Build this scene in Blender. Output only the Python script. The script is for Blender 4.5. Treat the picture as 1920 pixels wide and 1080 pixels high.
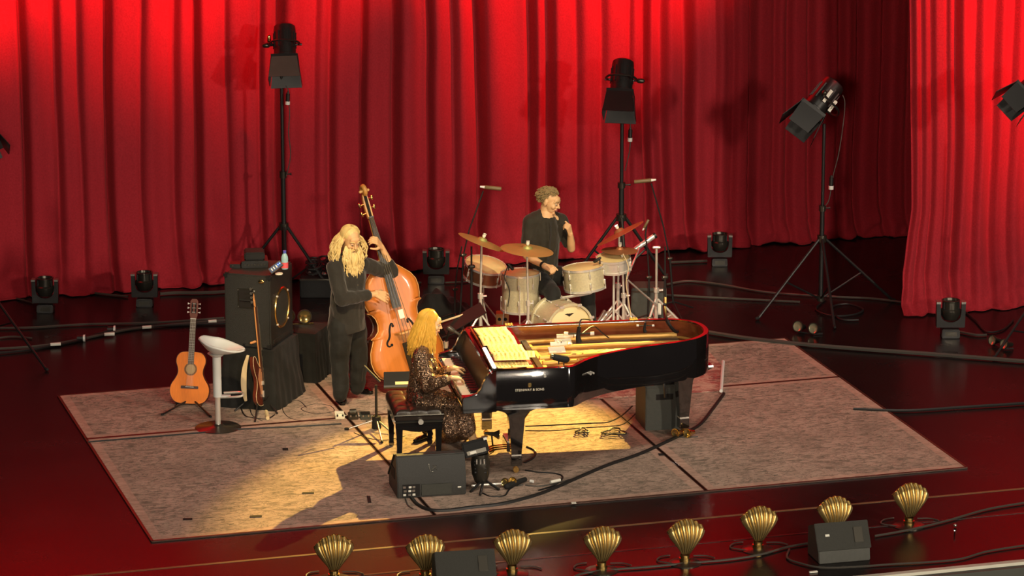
import bpy, bmesh, math, random
from mathutils import Vector, Matrix, noise
random.seed(7)
D = bpy.data; SC = bpy.context.scene; COL = SC.collection
for _o in list(D.objects): D.objects.remove(_o)
PI = math.pi
V = Vector
# ------------------------------------------------------------------ camera
# world axes follow the stage: +x along the curtain to the right, +y upstage
FPX, PITCH, YAW, CH = 7000.0, math.radians(14.4), math.radians(16.5), 9.8
CAM = V((-9.2, -31.0, CH))
cd = D.cameras.new('camera'); cam = D.objects.new('camera', cd); COL.objects.link(cam)
cam.location = CAM; cam.rotation_euler = (PI/2 - PITCH, 0, -YAW)
cd.sensor_width = 36.0; cd.lens = FPX/1920*36.0; cd.clip_end = 300; cd.clip_start = 0.5
SC.camera = cam
# ------------------------------------------------------------------ view, world
SC.view_settings.view_transform = 'Standard'; SC.view_settings.look = 'None'
SC.view_settings.gamma = 1.0; SC.view_settings.use_curve_mapping = False
SC.view_settings.exposure = 0.0
wd = D.worlds.new('dark_theatre'); SC.world = wd; wd.use_nodes = True
wd.node_tree.nodes['Background'].inputs[0].default_value = (0.012, 0.010, 0.011, 1)
wd.node_tree.nodes['Background'].inputs[1].default_value = 1.0
# ------------------------------------------------------------------ stage lights
def spot(name, loc, at, power, color, deg, blend=0.6, size=0.25):
    l = D.lights.new(name, 'SPOT'); l.energy = power; l.color = color
    l.spot_size = math.radians(deg); l.spot_blend = blend; l.shadow_soft_size = size
    o = D.objects.new(name, l); COL.objects.link(o); o.location = loc
    o.rotation_euler = (V(at) - V(loc)).to_track_quat('-Z', 'Y').to_euler()
    return o
WARM = (1.0, 0.80, 0.50); NEUT = (1.0, 0.84, 0.66); GOLD = (1.0, 0.64, 0.14)
# front-of-house wash over the whole stage, from both sides
for k, (lx, pw) in enumerate(((-9.0, 7500), (2.0, 6000), (13.0, 12500))):
    spot('wash_spot', (lx, -26, 8.5), (0.4 + 0.1*lx, 3.0, 0.9), pw, NEUT, 34, 0.7, 0.6)
# overhead wash
for lx, ly in ((-3.2, -3.0), (0.6, -3.4), (4.2, -2.6)):
    spot('overhead_spot', (lx, ly, 9.0), (lx*0.9, 0.6, 0), 620, NEUT, 62, 0.9, 0.7)
# warm specials on the players, high over the downstage edge
spot('special_spot', (-4.6, -6.5, 9.0), (-1.15, 1.5, 1.0), 4600, (1.0, 0.74, 0.38), 14, 0.6, 0.15)
spot('special_spot', (2.6, -7.5, 9.0), (-0.6, 0.3, 0.9), 2300, WARM, 13, 0.8, 0.15)
spot('special_spot', (-0.6, -6.0, 9.0), (1.8, 3.4, 0.9), 4200, WARM, 16, 0.6, 0.15)
# golden back light from the upstage bridge, making the pool on the rugs
spot('back_spot', (4.6, 5.8, 5.0), (-0.62, -0.4, 0.0), 16000, GOLD, 19.5, 0.5, 0.05)
# red bridge above the curtain; the curtain hangs at y = 6.75
RED = (1.0, 0.004, 0.02)
for k, lx in enumerate((-5.2, -4.0, -2.8, -1.6, -0.3, 0.9, 2.0, 3.1, 4.1)):
    zc = (3.6, 3.7, 4.0, 3.8, 3.7, 4.1, 4.1, 3.5, 3.9)[k]
    spot('red_spot', (lx + 0.8, 4.5, 7.4), (lx, 6.75, zc+1.3), (4.1*700, 4.1*900, 4.1*700, 4.1*850, 4.1*650, 4.1*550, 4.1*600, 4.1*950, 4.1*800)[k], RED, 47, 0.45, 0.05)
for lx in (6.6, 7.3, 8.0):
    spot('red_spot', (lx - 0.1, 1.5, 7.2), (lx - 0.3, 3.4, 4.6), 2500, RED, 42, 0.4, 0.05)

def hray(px, py):
    a = (px-960)/FPX; b = (540-py)/FPX
    c, s = math.cos(PITCH), math.sin(PITCH)
    return a, c + b*s, -s + b*c
SY, CY = math.sin(YAW), math.cos(YAW)
RT = V((CY, -SY, 0)); FW = V((SY, CY, 0)); UP = V((0, 0, 1))
def F(px, py, z=0.0):                       # point of a horizontal plane
    a, h, d = hray(px, py); t = (z-CH)/d
    return CAM + RT*(a*t) + FW*(h*t) + UP*(d*t)
def depth(p): return (V(p)-CAM).dot(FW)
def P(px, py, ref, dd=0.0):                 # point at the stage depth of ref (+dd further away)
    a, h, d = hray(px, py); t = (depth(ref)+dd)/h
    return CAM + RT*(a*t) + FW*(h*t) + UP*(d*t)
def C(r, f, u=0.0): return RT*r + FW*f + UP*u    # offset: right, away, up
MPX = 0.00495                                # metres per pixel around the players

# ------------------------------------------------------------------ materials
MT = {}
def mat(name, col, rough=0.5, metal=0.0, spec=0.5, var=0.0, vs=8.0, bump=0.0, bs=40.0, coat=0.0, sheen=0.0, emit=None, es=0.0, trans=0.0, stretch=None):
    m = D.materials.new(name); m.use_nodes = True; nt = m.node_tree; N = nt.nodes; L = nt.links
    b = N['Principled BSDF']
    c4 = (*col, 1)
    b.inputs['Base Color'].default_value = c4; b.inputs['Roughness'].default_value = rough
    b.inputs['Metallic'].default_value = metal; b.inputs['Specular IOR Level'].default_value = spec
    b.inputs['Coat Weight'].default_value = coat; b.inputs['Coat Roughness'].default_value = 0.05
    b.inputs['Sheen Weight'].default_value = sheen; b.inputs['Transmission Weight'].default_value = trans
    if emit: b.inputs['Emission Color'].default_value = (*emit, 1); b.inputs['Emission Strength'].default_value = es
    tc = N.new('ShaderNodeTexCoord'); mp = N.new('ShaderNodeMapping'); L.new(tc.outputs['Object'], mp.inputs[0])
    if stretch: mp.inputs['Scale'].default_value = stretch
    nz = N.new('ShaderNodeTexNoise'); nz.inputs['Scale'].default_value = vs; nz.inputs['Detail'].default_value = 4
    L.new(mp.outputs[0], nz.inputs['Vector'])
    mx = N.new('ShaderNodeMix'); mx.data_type = 'RGBA'
    L.new(nz.outputs['Fac'], mx.inputs['Factor'])
    mx.inputs['A'].default_value = (*[max(0, x*(1-var)) for x in col], 1)
    mx.inputs['B'].default_value = (*[min(1, x*(1+var)) for x in col], 1)
    L.new(mx.outputs['Result'], b.inputs['Base Color'])
    if bump:
        n2 = N.new('ShaderNodeTexNoise'); n2.inputs['Scale'].default_value = bs; n2.inputs['Detail'].default_value = 3
        L.new(mp.outputs[0], n2.inputs['Vector'])
        bp = N.new('ShaderNodeBump'); bp.inputs['Strength'].default_value = bump; bp.inputs['Distance'].default_value = 0.01
        L.new(n2.outputs['Fac'], bp.inputs['Height']); L.new(bp.outputs[0], b.inputs['Normal'])
    MT[name] = m
    return m
mat('black_metal', (0.012, 0.012, 0.012), 0.42, 0.0, 0.5, 0.2)
mat('black_matte', (0.012, 0.012, 0.012), 0.75, 0.0, 0.3, 0.3, bump=0.2)
mat('fixture_black', (0.011, 0.011, 0.011), 0.38, 0.0, 0.6, 0.2)
mat('door_grey', (0.06, 0.065, 0.055), 0.6, 0.0, 0.4, 0.2)
mat('grey_metal', (0.16, 0.16, 0.14), 0.35, 0.6)
mat('chrome', (0.86, 0.84, 0.76), 0.26, 0.62)
mat('steel', (0.55, 0.53, 0.48), 0.3, 0.9)
mat('brass', (0.75, 0.52, 0.18), 0.25, 1.0)
mat('white_plastic', (0.75, 0.76, 0.72), 0.4, 0, 0.5)
mat('cream_tape', (0.8, 0.76, 0.62), 0.7)
mat('cable', (0.010, 0.010, 0.010), 0.5, 0, 0.5, 0.3)
mat('grey_cable', (0.055, 0.05, 0.042), 0.5)
mat('tolex', (0.016, 0.016, 0.014), 0.55, 0, 0.5, 0.3, 60, 0.5, 180)
mat('drape_black', (0.009, 0.009, 0.008), 0.8, 0, 0.3, 0.4, 6, 0.3, 30, sheen=0.04)
mat('wedge_grey', (0.028, 0.029, 0.026), 0.55, 0, 0.45, 0.2, 60, 0.3, 250)
mat('grille', (0.035, 0.036, 0.030), 0.6, 0.2, 0.4, 0.3, 120, 0.4, 300)
mat('ebony', (0.008, 0.007, 0.007), 0.06, 0, 1.0, 0.1, coat=1.0); MT['ebony'].node_tree.nodes['Principled BSDF'].inputs['Coat IOR'].default_value = 1.9
mat('ebony_matte', (0.012, 0.011, 0.010), 0.35, 0, 0.5, 0.2)
mat('mahogany', (0.14, 0.034, 0.014), 0.22, 0, 0.5, 0.35, 7, coat=0.5, stretch=(0.6, 3, 6))
mat('gold_plate', (0.62, 0.37, 0.10), 0.42, 0.5, 0.5, 0.12, 5)
mat('soundboard', (0.27, 0.12, 0.035), 0.35, 0, 0.5, 0.2, 10, stretch=(1, 9, 1))
mat('felt_red', (0.25, 0.01, 0.02), 0.9)
mat('key_white', (0.82, 0.76, 0.58), 0.3)
mat('key_black', (0.010, 0.010, 0.010), 0.25)
mat('string_steel', (0.6, 0.55, 0.42), 0.3, 0.9)
mat('leather_black', (0.020, 0.014, 0.011), 0.30, 0, 0.5, 0.2, 12, 0.15, 60)
mat('skin', (0.66, 0.40, 0.20), 0.5, 0, 0.4, 0.08, 20, 0.05, 80)
mat('skin_pale', (0.74, 0.47, 0.24), 0.5, 0, 0.4, 0.06, 20)
mat('lips', (0.36, 0.12, 0.09), 0.45)
mat('eye_white', (0.5, 0.44, 0.36), 0.25)
mat('eye_dark', (0.03, 0.018, 0.012), 0.2)
mat('hair_white', (0.66, 0.50, 0.21), 0.55, 0, 0.4, 0.25, 30)
mat('hair_gold', (0.70, 0.40, 0.06), 0.42, 0, 0.5, 0.3, 30)
mat('hair_grey', (0.24, 0.17, 0.075), 0.6, 0, 0.4, 0.45, 30)
mat('shirt_black', (0.018, 0.016, 0.013), 0.8, 0, 0.3, 0.35, 9, 0.5, 26, sheen=0.25)
mat('shirt_dark', (0.022, 0.018, 0.011), 0.8, 0, 0.3, 0.3, 9, 0.5, 22, sheen=0.15)
mat('trouser', (0.010, 0.010, 0.009), 0.8, 0, 0.3, 0.4, 9, 0.5, 22, sheen=0.1)
mat('shoe', (0.010, 0.009, 0.008), 0.2, 0, 0.6)
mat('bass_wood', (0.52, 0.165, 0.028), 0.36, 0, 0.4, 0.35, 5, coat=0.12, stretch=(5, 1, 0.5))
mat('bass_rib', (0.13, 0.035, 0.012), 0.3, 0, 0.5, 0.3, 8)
mat('bass_edge', (0.70, 0.40, 0.15), 0.4, 0, 0.5, 0.2)
mat('neck_wood', (0.55, 0.28, 0.07), 0.35, 0, 0.5, 0.2, 12)
mat('guitar_top', (0.88, 0.23, 0.012), 0.38, 0, 0.4, 0.14, 14, coat=0.15, stretch=(6, 1, 1))
mat('guitar_side', (0.14, 0.03, 0.012), 0.3)
mat('rosewood', (0.055, 0.022, 0.014), 0.4, 0, 0.5, 0.3, 20)
mat('rosette', (0.20, 0.09, 0.03), 0.5, 0, 0.5, 0.6, 120)
mat('hole_dark', (0.006, 0.004, 0.003), 0.9)
mat('inner_wood', (0.45, 0.30, 0.14), 0.7)
mat('maple', (0.62, 0.27, 0.09), 0.4, 0, 0.5, 0.1)
mat('sunburst', (0.10, 0.020, 0.010), 0.2, 0, 0.5, 0.9, 5, coat=0.6)
mat('pickguard', (0.45, 0.20, 0.10), 0.3)
mat('strap', (0.66, 0.52, 0.30), 0.8)
mat('stool_white', (0.62, 0.64, 0.62), 0.35, 0, 0.5, 0.04)
mat('drum_cream', (0.62, 0.56, 0.36), 0.28, 0.25, 0.5, 0.25, 60, 0.2, 220)
mat('drum_head', (0.76, 0.62, 0.28), 0.65, 0, 0.2, 0.10, 9)
mat('bass_head', (0.72, 0.60, 0.32), 0.5, 0, 0.4, 0.06, 7)
mat('copper_shell', (0.40, 0.17, 0.09), 0.25, 0.7, 0.5, 0.2)
mat('cymbal', (0.40, 0.38, 0.12), 0.5, 0.55, 0.5, 0.18, 5, 0.15, 90)
mat('cymbal_red', (0.42, 0.17, 0.07), 0.5, 0.5, 0.5, 0.2, 5)
mat('wood_block', (0.50, 0.24, 0.08), 0.6, 0, 0.4, 0.2)
mat('box_grey', (0.050, 0.053, 0.045), 0.6, 0, 0.4, 0.2, 30, 0.2, 200)
mat('shell_gold', (0.72, 0.54, 0.22), 0.36, 0.85, 0.5, 0.2, 9)
mat('shell_groove', (0.06, 0.035, 0.012), 0.45, 0.6)
mat('paper', (0.86, 0.74, 0.34), 0.7, 0, 0.3, 0.05, 12)
mat('ink', (0.30, 0.22, 0.07), 0.7)
mat('label_white', (0.75, 0.75, 0.66), 0.6)
mat('led_blue', (0.05, 0.08, 0.5), 0.4, emit=(0.1, 0.25, 1.0), es=6)
mat('led_warm', (0.6, 0.3, 0.1), 0.4, emit=(1.0, 0.28, 0.06), es=2.0)
mat('highlight_glow', (0.9, 0.9, 0.85), 0.4, emit=(1.0, 0.93, 0.78), es=2.6)  # emission imitates a specular highlight on the piano desk
mat('screen_dark', (0.05, 0.06, 0.10), 0.2, emit=(0.15, 0.2, 0.35), es=0.25)
mat('bottle_clear', (0.45, 0.72, 0.78), 0.12, 0, 0.5, trans=0.35)
mat('bottle_cap', (0.08, 0.10, 0.45), 0.4)
mat('bottle_label', (0.70, 0.10, 0.12), 0.5, 0, 0.5, 0.3, 60)
mat('lens_glass', (0.55, 0.52, 0.34), 0.12, 0.7, 0.6)
mat('lens_gold', (0.65, 0.50, 0.20), 0.15, 0.9, 0.6)
mat('gunmetal', (0.09, 0.085, 0.07), 0.28, 0.8)
mat('edge_white', (0.62, 0.62, 0.52), 0.6)
mat('pit_grey', (0.06, 0.065, 0.055), 0.6, 0, 0.5, 0.3, 2)
mat('back_black', (0.006, 0.004, 0.005), 0.9)
mat('tape_gold', (0.16, 0.11, 0.05), 0.5)

def node_mat(name): 
    m = D.materials.new(name); m.use_nodes = True; MT[name] = m
    return m, m.node_tree.nodes, m.node_tree.links, m.node_tree.nodes['Principled BSDF']
def ramp(N, L, src, stops):
    r = N.new('ShaderNodeValToRGB'); L.new(src, r.inputs[0])
    e = r.color_ramp.elements
    while len(e) < len(stops): e.new(0.5)
    for el, (p, c) in zip(e, stops): el.position = p; el.color = (*c, 1) if len(c) == 3 else c
    return r.outputs[0]
def math_n(N, L, op, a, b=None):
    n = N.new('ShaderNodeMath'); n.operation = op
    for i, v in enumerate((a, b)):
        if v is None: continue
        if isinstance(v, (int, float)): n.inputs[i].default_value = v
        else: L.new(v, n.inputs[i])
    return n.outputs[0]
def mix(N, L, f, a, b):
    n = N.new('ShaderNodeMix'); n.data_type = 'RGBA'
    for key, v in (('Factor', f), ('A', a), ('B', b)):
        if isinstance(v, (int, float)): n.inputs[key].default_value = v
        elif isinstance(v, tuple): n.inputs[key].default_value = (*v, 1)
        else: L.new(v, n.inputs[key])
    return n.outputs['Result']
# velvet of the curtains
m, N, L, B = node_mat('velvet')
tc = N.new('ShaderNodeTexCoord')
nz = N.new('ShaderNodeTexNoise'); nz.inputs['Scale'].default_value = 60; nz.inputs['Detail'].default_value = 6; L.new(tc.outputs['Object'], nz.inputs['Vector'])
L.new(ramp(N, L, nz.outputs['Fac'], [(0.3, (0.31, 0.016, 0.026)), (0.7, (0.41, 0.023, 0.036))]), B.inputs['Base Color'])
B.inputs['Roughness'].default_value = 0.85; B.inputs['Specular IOR Level'].default_value = 0.15
B.inputs['Sheen Weight'].default_value = 0.12; B.inputs['Sheen Tint'].default_value = (1, 0.3, 0.3, 1)
bp = N.new('ShaderNodeBump'); bp.inputs['Strength'].default_value = 0.25; bp.inputs['Distance'].default_value = 0.01
L.new(nz.outputs['Fac'], bp.inputs['Height']); L.new(bp.outputs[0], B.inputs['Normal'])
# black dance floor, satin, faint scuffs
m, N, L, B = node_mat('stage_floor')
tc = N.new('ShaderNodeTexCoord')
nz = N.new('ShaderNodeTexNoise'); nz.inputs['Scale'].default_value = 1.3; nz.inputs['Detail'].default_value = 6; L.new(tc.outputs['Object'], nz.inputs['Vector'])
L.new(ramp(N, L, nz.outputs['Fac'], [(0.3, (0.0075, 0.006, 0.006)), (0.7, (0.012, 0.010, 0.010))]), B.inputs['Base Color'])
L.new(ramp(N, L, nz.outputs['Fac'], [(0.3, (0.25,)*3), (0.7, (0.28,)*3)]), B.inputs['Roughness'])
B.inputs['Specular IOR Level'].default_value = 0.20
# faded oriental rug, object space x,y from its centre; border widths in metres
def rug_mat(name, hx, hy, base, dark, light, border, stretch, vein=0.07, vs=8):
    m, N, L, B = node_mat(name)
    tc = N.new('ShaderNodeTexCoord'); sp = N.new('ShaderNodeSeparateXYZ'); L.new(tc.outputs['Object'], sp.inputs[0])
    mp = N.new('ShaderNodeMapping'); mp.inputs['Scale'].default_value = stretch; L.new(tc.outputs['Object'], mp.inputs[0])
    n1 = N.new('ShaderNodeTexNoise'); n1.inputs['Scale'].default_value = 6; n1.inputs['Detail'].default_value = 5; n1.inputs['Roughness'].default_value = 0.65; n1.inputs['Distortion'].default_value = 1.8; L.new(mp.outputs[0], n1.inputs['Vector'])
    vo = N.new('ShaderNodeTexVoronoi'); vo.feature = 'DISTANCE_TO_EDGE'; vo.inputs['Scale'].default_value = vs
    mx = N.new('ShaderNodeVectorMath'); mx.operation = 'MULTIPLY_ADD'; L.new(n1.outputs['Color'], mx.inputs[0]); mx.inputs[1].default_value = (0.35, 0.35, 0); L.new(mp.outputs[0], mx.inputs[2]); L.new(mx.outputs[0], vo.inputs['Vector'])
    n3 = N.new('ShaderNodeTexNoise'); n3.inputs['Scale'].default_value = 1.7; n3.inputs['Detail'].default_value = 3; L.new(tc.outputs['Object'], n3.inputs['Vector'])
    c = mix(N, L, ramp(N, L, n1.outputs['Fac'], [(0.34, (0.15,)*3), (0.52, (1,)*3)]), dark, base)
    c = mix(N, L, ramp(N, L, vo.outputs[0], [(0.01, (0.75,)*3), (vein, (0,)*3)]), c, light)
    c = mix(N, L, ramp(N, L, n3.outputs['Fac'], [(0.4, (0,)*3), (0.7, (0.35,)*3)]), c, tuple(0.75*q for q in light))
    ax = math_n(N, L, 'SUBTRACT', hx, math_n(N, L, 'ABSOLUTE', sp.outputs[0])); ay = math_n(N, L, 'SUBTRACT', hy, math_n(N, L, 'ABSOLUTE', sp.outputs[1]))
    e = math_n(N, L, 'MINIMUM', ax, ay)
    bm_ = ramp(N, L, math_n(N, L, 'MULTIPLY', e, 4.0), [(0.0, (0.25,)*3), (0.08, (0.85,)*3), (0.36, (0.85,)*3), (0.40, (0.0,)*3)])
    c = mix(N, L, bm_, c, mix(N, L, ramp(N, L, n1.outputs['Fac'], [(0.40, (0,)*3), (0.62, (1,)*3)]), tuple(0.72*q for q in border), border))
    L.new(c, B.inputs['Base Color']); B.inputs['Roughness'].default_value = 0.95; B.inputs['Specular IOR Level'].default_value = 0.1
    n2 = N.new('ShaderNodeTexNoise'); n2.inputs['Scale'].default_value = 120; L.new(tc.outputs['Object'], n2.inputs['Vector'])
    bp = N.new('ShaderNodeBump'); bp.inputs['Strength'].default_value = 0.4; bp.inputs['Distance'].default_value = 0.006
    L.new(n2.outputs['Fac'], bp.inputs['Height']); L.new(bp.outputs[0], B.inputs['Normal'])
rug_mat('rug_taupe', 1.22, 1.54, (0.44, 0.325, 0.26), (0.15, 0.125, 0.10), (0.11, 0.095, 0.075), (0.52, 0.345, 0.27), (1.0, 2.2, 1))
rug_mat('rug_taupe_back', 1.22, 0.75, (0.44, 0.325, 0.26), (0.15, 0.125, 0.10), (0.11, 0.095, 0.075), (0.52, 0.345, 0.27), (1.0, 1.8, 1))
rug_mat('rug_persian', 1.75, 0.8, (0.40, 0.12, 0.11), (0.09, 0.035, 0.035), (0.75, 0.58, 0.44), (0.36, 0.14, 0.12), (1.0, 1.3, 1), 0.16, 7)
# sequinned dress
m, N, L, B = node_mat('sequins')
tc = N.new('ShaderNodeTexCoord')
vo = N.new('ShaderNodeTexVoronoi'); vo.inputs['Scale'].default_value = 150; L.new(tc.outputs['Object'], vo.inputs['Vector'])
L.new(ramp(N, L, vo.outputs['Color'], [(0.3, (0.05, 0.032, 0.024)), (0.75, (0.50, 0.32, 0.20))]), B.inputs['Base Color'])
B.inputs['Metallic'].default_value = 0.7; B.inputs['Roughness'].default_value = 0.30
sb = N.new('ShaderNodeVectorMath'); sb.operation = 'SUBTRACT'; L.new(vo.outputs['Color'], sb.inputs[0]); sb.inputs[1].default_value = (0.5, 0.5, 0.5)
geo = N.new('ShaderNodeNewGeometry'); ma = N.new('ShaderNodeVectorMath'); ma.operation = 'MULTIPLY_ADD'
L.new(sb.outputs[0], ma.inputs[0]); ma.inputs[1].default_value = (1.3, 1.3, 1.3); L.new(geo.outputs['Normal'], ma.inputs[2])
nn = N.new('ShaderNodeVectorMath'); nn.operation = 'NORMALIZE'; L.new(ma.outputs[0], nn.inputs[0]); L.new(nn.outputs[0], B.inputs['Normal'])

# ------------------------------------------------------------------ objects
RM = {}                                      # world matrix of every root
def _own(name, data, parent):
    o = D.objects.new(name, data); COL.objects.link(o)
    if parent is not None: o.parent = parent
    return o
def tag(o, label=None, cat=None, group=None, kind=None):
    if label: o['label'] = label
    if cat: o['category'] = cat
    if group: o['group'] = group
    if kind: o['kind'] = kind
    return o
def thing(name, label, cat, loc=(0, 0, 0), rz=0.0, group=None, M=None):
    o = _own(name, None, None); o.empty_display_size = 0.1
    m = M if M is not None else Matrix.Translation(V(loc)) @ Matrix.Rotation(rz, 4, 'Z')
    o.matrix_world = m; RM[o.name] = m.copy()
    return tag(o, label, cat, group)
class MB:
    """collects geometry, then links it as ONE mesh object"""
    def __init__(s): s.v = []; s.f = []
    def add(s, vs, fs, M=None):
        n = len(s.v)
        for p in vs: s.v.append((M @ V(p)) if M is not None else V(p))
        for f in fs: s.f.append(tuple(i+n for i in f))
        return s
    def box(s, c, d, M=None, taper=1.0):
        x, y, z = (k/2 for k in d); c = V(c)
        vs = [c+V((sx*x*(taper if sz > 0 else 1), sy*y*(taper if sz > 0 else 1), sz*z)) for sz in (-1, 1) for sy in (-1, 1) for sx in (-1, 1)]
        return s.add(vs, [(0, 2, 3, 1), (4, 5, 7, 6), (0, 1, 5, 4), (2, 6, 7, 3), (0, 4, 6, 2), (1, 3, 7, 5)], M)
    def tube(s, pts, r, n=8, cap=True, flat=None, M=None):
        pts = [V(p) for p in pts]; k = len(pts)
        rs = r if isinstance(r, (list, tuple)) else [r]*k
        vs = []; fs = []; u = None
        for i, p in enumerate(pts):
            t = (pts[min(i+1, k-1)]-pts[max(i-1, 0)])
            if t.length < 1e-9: t = V((0, 0, 1))
            t.normalize()
            if u is None:
                u = t.orthogonal().normalized()
            else:
                u = (u - t*u.dot(t))
                u = u.normalized() if u.length > 1e-6 else t.orthogonal().normalized()
            w = t.cross(u)
            for j in range(n):
                a = 2*PI*j/n; q = (u*math.cos(a)+w*math.sin(a))*rs[i]
                if flat is not None: q = q - flat[0]*(q.dot(flat[0]))*(1-flat[1])
                vs.append(p+q)
        for i in range(k-1):
            for j in range(n):
                a, b = i*n+j, i*n+(j+1) % n
                fs.append((a, b, b+n, a+n))
        if cap: fs.append(tuple(range(n-1, -1, -1))); fs.append(tuple((k-1)*n+j for j in range(n)))
        return s.add(vs, fs, M)
    def cap(s, p0, r0, p1, r1, n=14, flat=None, M=None):      # tapered capsule
        p0, p1 = V(p0), V(p1); t = (p1-p0); l = t.length; t = t/l if l > 1e-6 else V((0, 0, 1))
        pts = []; rs = []
        for a in (80, 55, 28, 0): pts.append(p0-t*r0*math.sin(math.radians(a))); rs.append(r0*math.cos(math.radians(a)))
        for a in (0, 28, 55, 80): pts.append(p1+t*r1*math.sin(math.radians(a))); rs.append(r1*math.cos(math.radians(a)))
        return s.tube(pts, rs, n, True, flat, M)
    def chain(s, pts, rs, n=14, flat=None):
        for i in range(len(pts)-1): s.cap(pts[i], rs[i], pts[i+1], rs[i+1], n, flat)
        return s
    def cyl(s, c, r, h, n=20, M=None, r2=None):
        return s.lathe([(0, 0), (r, 0), (r if r2 is None else r2, h), (0, h)], n, (Matrix.Translation(V(c)) if M is None else M @ Matrix.Translation(V(c))))
    def lathe(s, prof, n=24, M=None):
        vs = []; fs = []; idx = []
        for r, z in prof:
            if r < 1e-6: idx.append([len(vs)]); vs.append((0, 0, z))
            else:
                idx.append(list(range(len(vs), len(vs)+n)))
                for j in range(n): a = 2*PI*j/n; vs.append((r*math.cos(a), r*math.sin(a), z))
        for a, b in zip(idx, idx[1:]):
            for j in range(n):
                k = (j+1) % n
                if len(a) == 1 and len(b) == 1: continue
                if len(a) == 1: fs.append((a[0], b[k], b[j]))
                elif len(b) == 1: fs.append((a[j], a[k], b[0]))
                else: fs.append((a[j], a[k], b[k], b[j]))
        return s.add(vs, fs, M)
    def ell(s, c, r, M=None, n=16, m=10):
        Mx = Matrix.Translation(V(c)) @ Matrix.Diagonal((*r, 1))
        if M is not None: Mx = M @ Mx
        return s.lathe([(math.sin(PI*i/m), -math.cos(PI*i/m)) for i in range(m+1)], n, Mx)
    def prism(s, out, z0, z1, M=None):
        n = len(out)
        vs = [(x, y, z0) for x, y in out]+[(x, y, z1) for x, y in out]
        fs = [tuple(range(n-1, -1, -1)), tuple(range(n, 2*n))]+[(i, (i+1) % n, (i+1) % n+n, i+n) for i in range(n)]
        return s.add(vs, fs, M)
    def loft(s, rings, cap=True, closed=True, M=None):        # rings of equal length
        n = len(rings[0]); vs = [p for r in rings for p in r]; fs = []
        for i in range(len(rings)-1):
            for j in range(n if closed else n-1):
                k = (j+1) % n; fs.append((i*n+j, i*n+k, (i+1)*n+k, (i+1)*n+j))
        if cap and closed: fs.append(tuple(range(n-1, -1, -1))); fs.append(tuple((len(rings)-1)*n+j for j in range(n)))
        return s.add(vs, fs, M)
    def grid(s, fn, nu, nv, M=None):
        vs = [fn(i/nu, j/nv) for j in range(nv+1) for i in range(nu+1)]
        return s.add(vs, [(j*(nu+1)+i, j*(nu+1)+i+1, (j+1)*(nu+1)+i+1, (j+1)*(nu+1)+i) for j in range(nv) for i in range(nu)], M)
    def mesh(s, name, m, inv=None, ang=38, bev=0.0, smooth=True, norm=True):
        me = D.meshes.new(name)
        vs = [tuple(inv @ p) for p in s.v] if inv is not None else [tuple(p) for p in s.v]
        me.from_pydata(vs, [], s.f); me.update()
        bm = bmesh.new(); bm.from_mesh(me)
        if norm: bmesh.ops.recalc_face_normals(bm, faces=bm.faces)
        if bev:
            es = [e for e in bm.edges if len(e.link_faces) == 2 and e.calc_face_angle(0) > math.radians(50)]
            bmesh.ops.bevel(bm, geom=es, offset=bev, segments=2, affect='EDGES', clamp_overlap=True)
        ca = math.radians(ang)
        for f in bm.faces: f.smooth = smooth
        for e in bm.edges:
            if len(e.link_faces) == 2 and e.calc_face_angle(0) > ca: e.smooth = False
        bm.to_mesh(me); bm.free()
        me.materials.append(MT[m] if isinstance(m, str) else m)
        return me
    def build(s, name, m, parent=None, world=False, **k):
        """world=True: the collected points are world coordinates"""
        inv = None
        if world and parent is not None:
            r = parent
            while r.parent is not None: r = r.parent
            inv = RM[r.name].inverted()
        return _own(name, s.mesh(name, m, inv, **k), parent)
def dup(root, M, label=None, group=None):
    def rec(o, par):
        c = o.copy(); COL.objects.link(c)
        if par is not None: c.parent = par
        for ch in [x for x in kids.get(o.name, [])]: rec(ch, c)
        return c
    kids = {}
    for o in D.objects:
        if o.parent is not None: kids.setdefault(o.parent.name, []).append(o)
    r = rec(root, None); r.matrix_world = M; RM[r.name] = M.copy()
    if label: r['label'] = label
    if group: r['group'] = group
    return r
def single(mb, name, m, label, cat, world=True, origin=None, group=None, kind=None, **k):
    """a thing that is one mesh; geometry in world coordinates, origin moved to its base"""
    if origin is None:
        xs = [p.x for p in mb.v]; ys = [p.y for p in mb.v]; zs = [p.z for p in mb.v]
        origin = V(((min(xs)+max(xs))/2, (min(ys)+max(ys))/2, min(zs)))
    T = Matrix.Translation(V(origin))
    o = _own(name, mb.mesh(name, m, T.inverted() if world else None, **k), None)
    o.matrix_world = T; RM[o.name] = T
    return tag(o, label, cat, group, kind)
def basis(o, z, x=None, y=None):            # matrix with the given z axis and a hint for x or y
    z = V(z).normalized()
    if x is not None:
        x = V(x); x = (x - z*x.dot(z)).normalized(); y = z.cross(x)
    else:
        y = V(y); y = (y - z*y.dot(z)).normalized(); x = y.cross(z)
    M = Matrix((x, y, z)).transposed().to_4x4(); M.translation = V(o)
    return M
def spline(pts, n=8):                        # Catmull-Rom through points
    pts = [V(p) for p in pts]; out = []
    for i in range(len(pts)-1):
        p0, p1, p2, p3 = pts[max(i-1, 0)], pts[i], pts[i+1], pts[min(i+2, len(pts)-1)]
        for k in range(n):
            t = k/n
            out.append(0.5*((2*p1)+(p2-p0)*t+(2*p0-5*p1+4*p2-p3)*t*t+(3*p1-p0-3*p2+p3)*t**3))
    out.append(pts[-1]); return out
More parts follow.
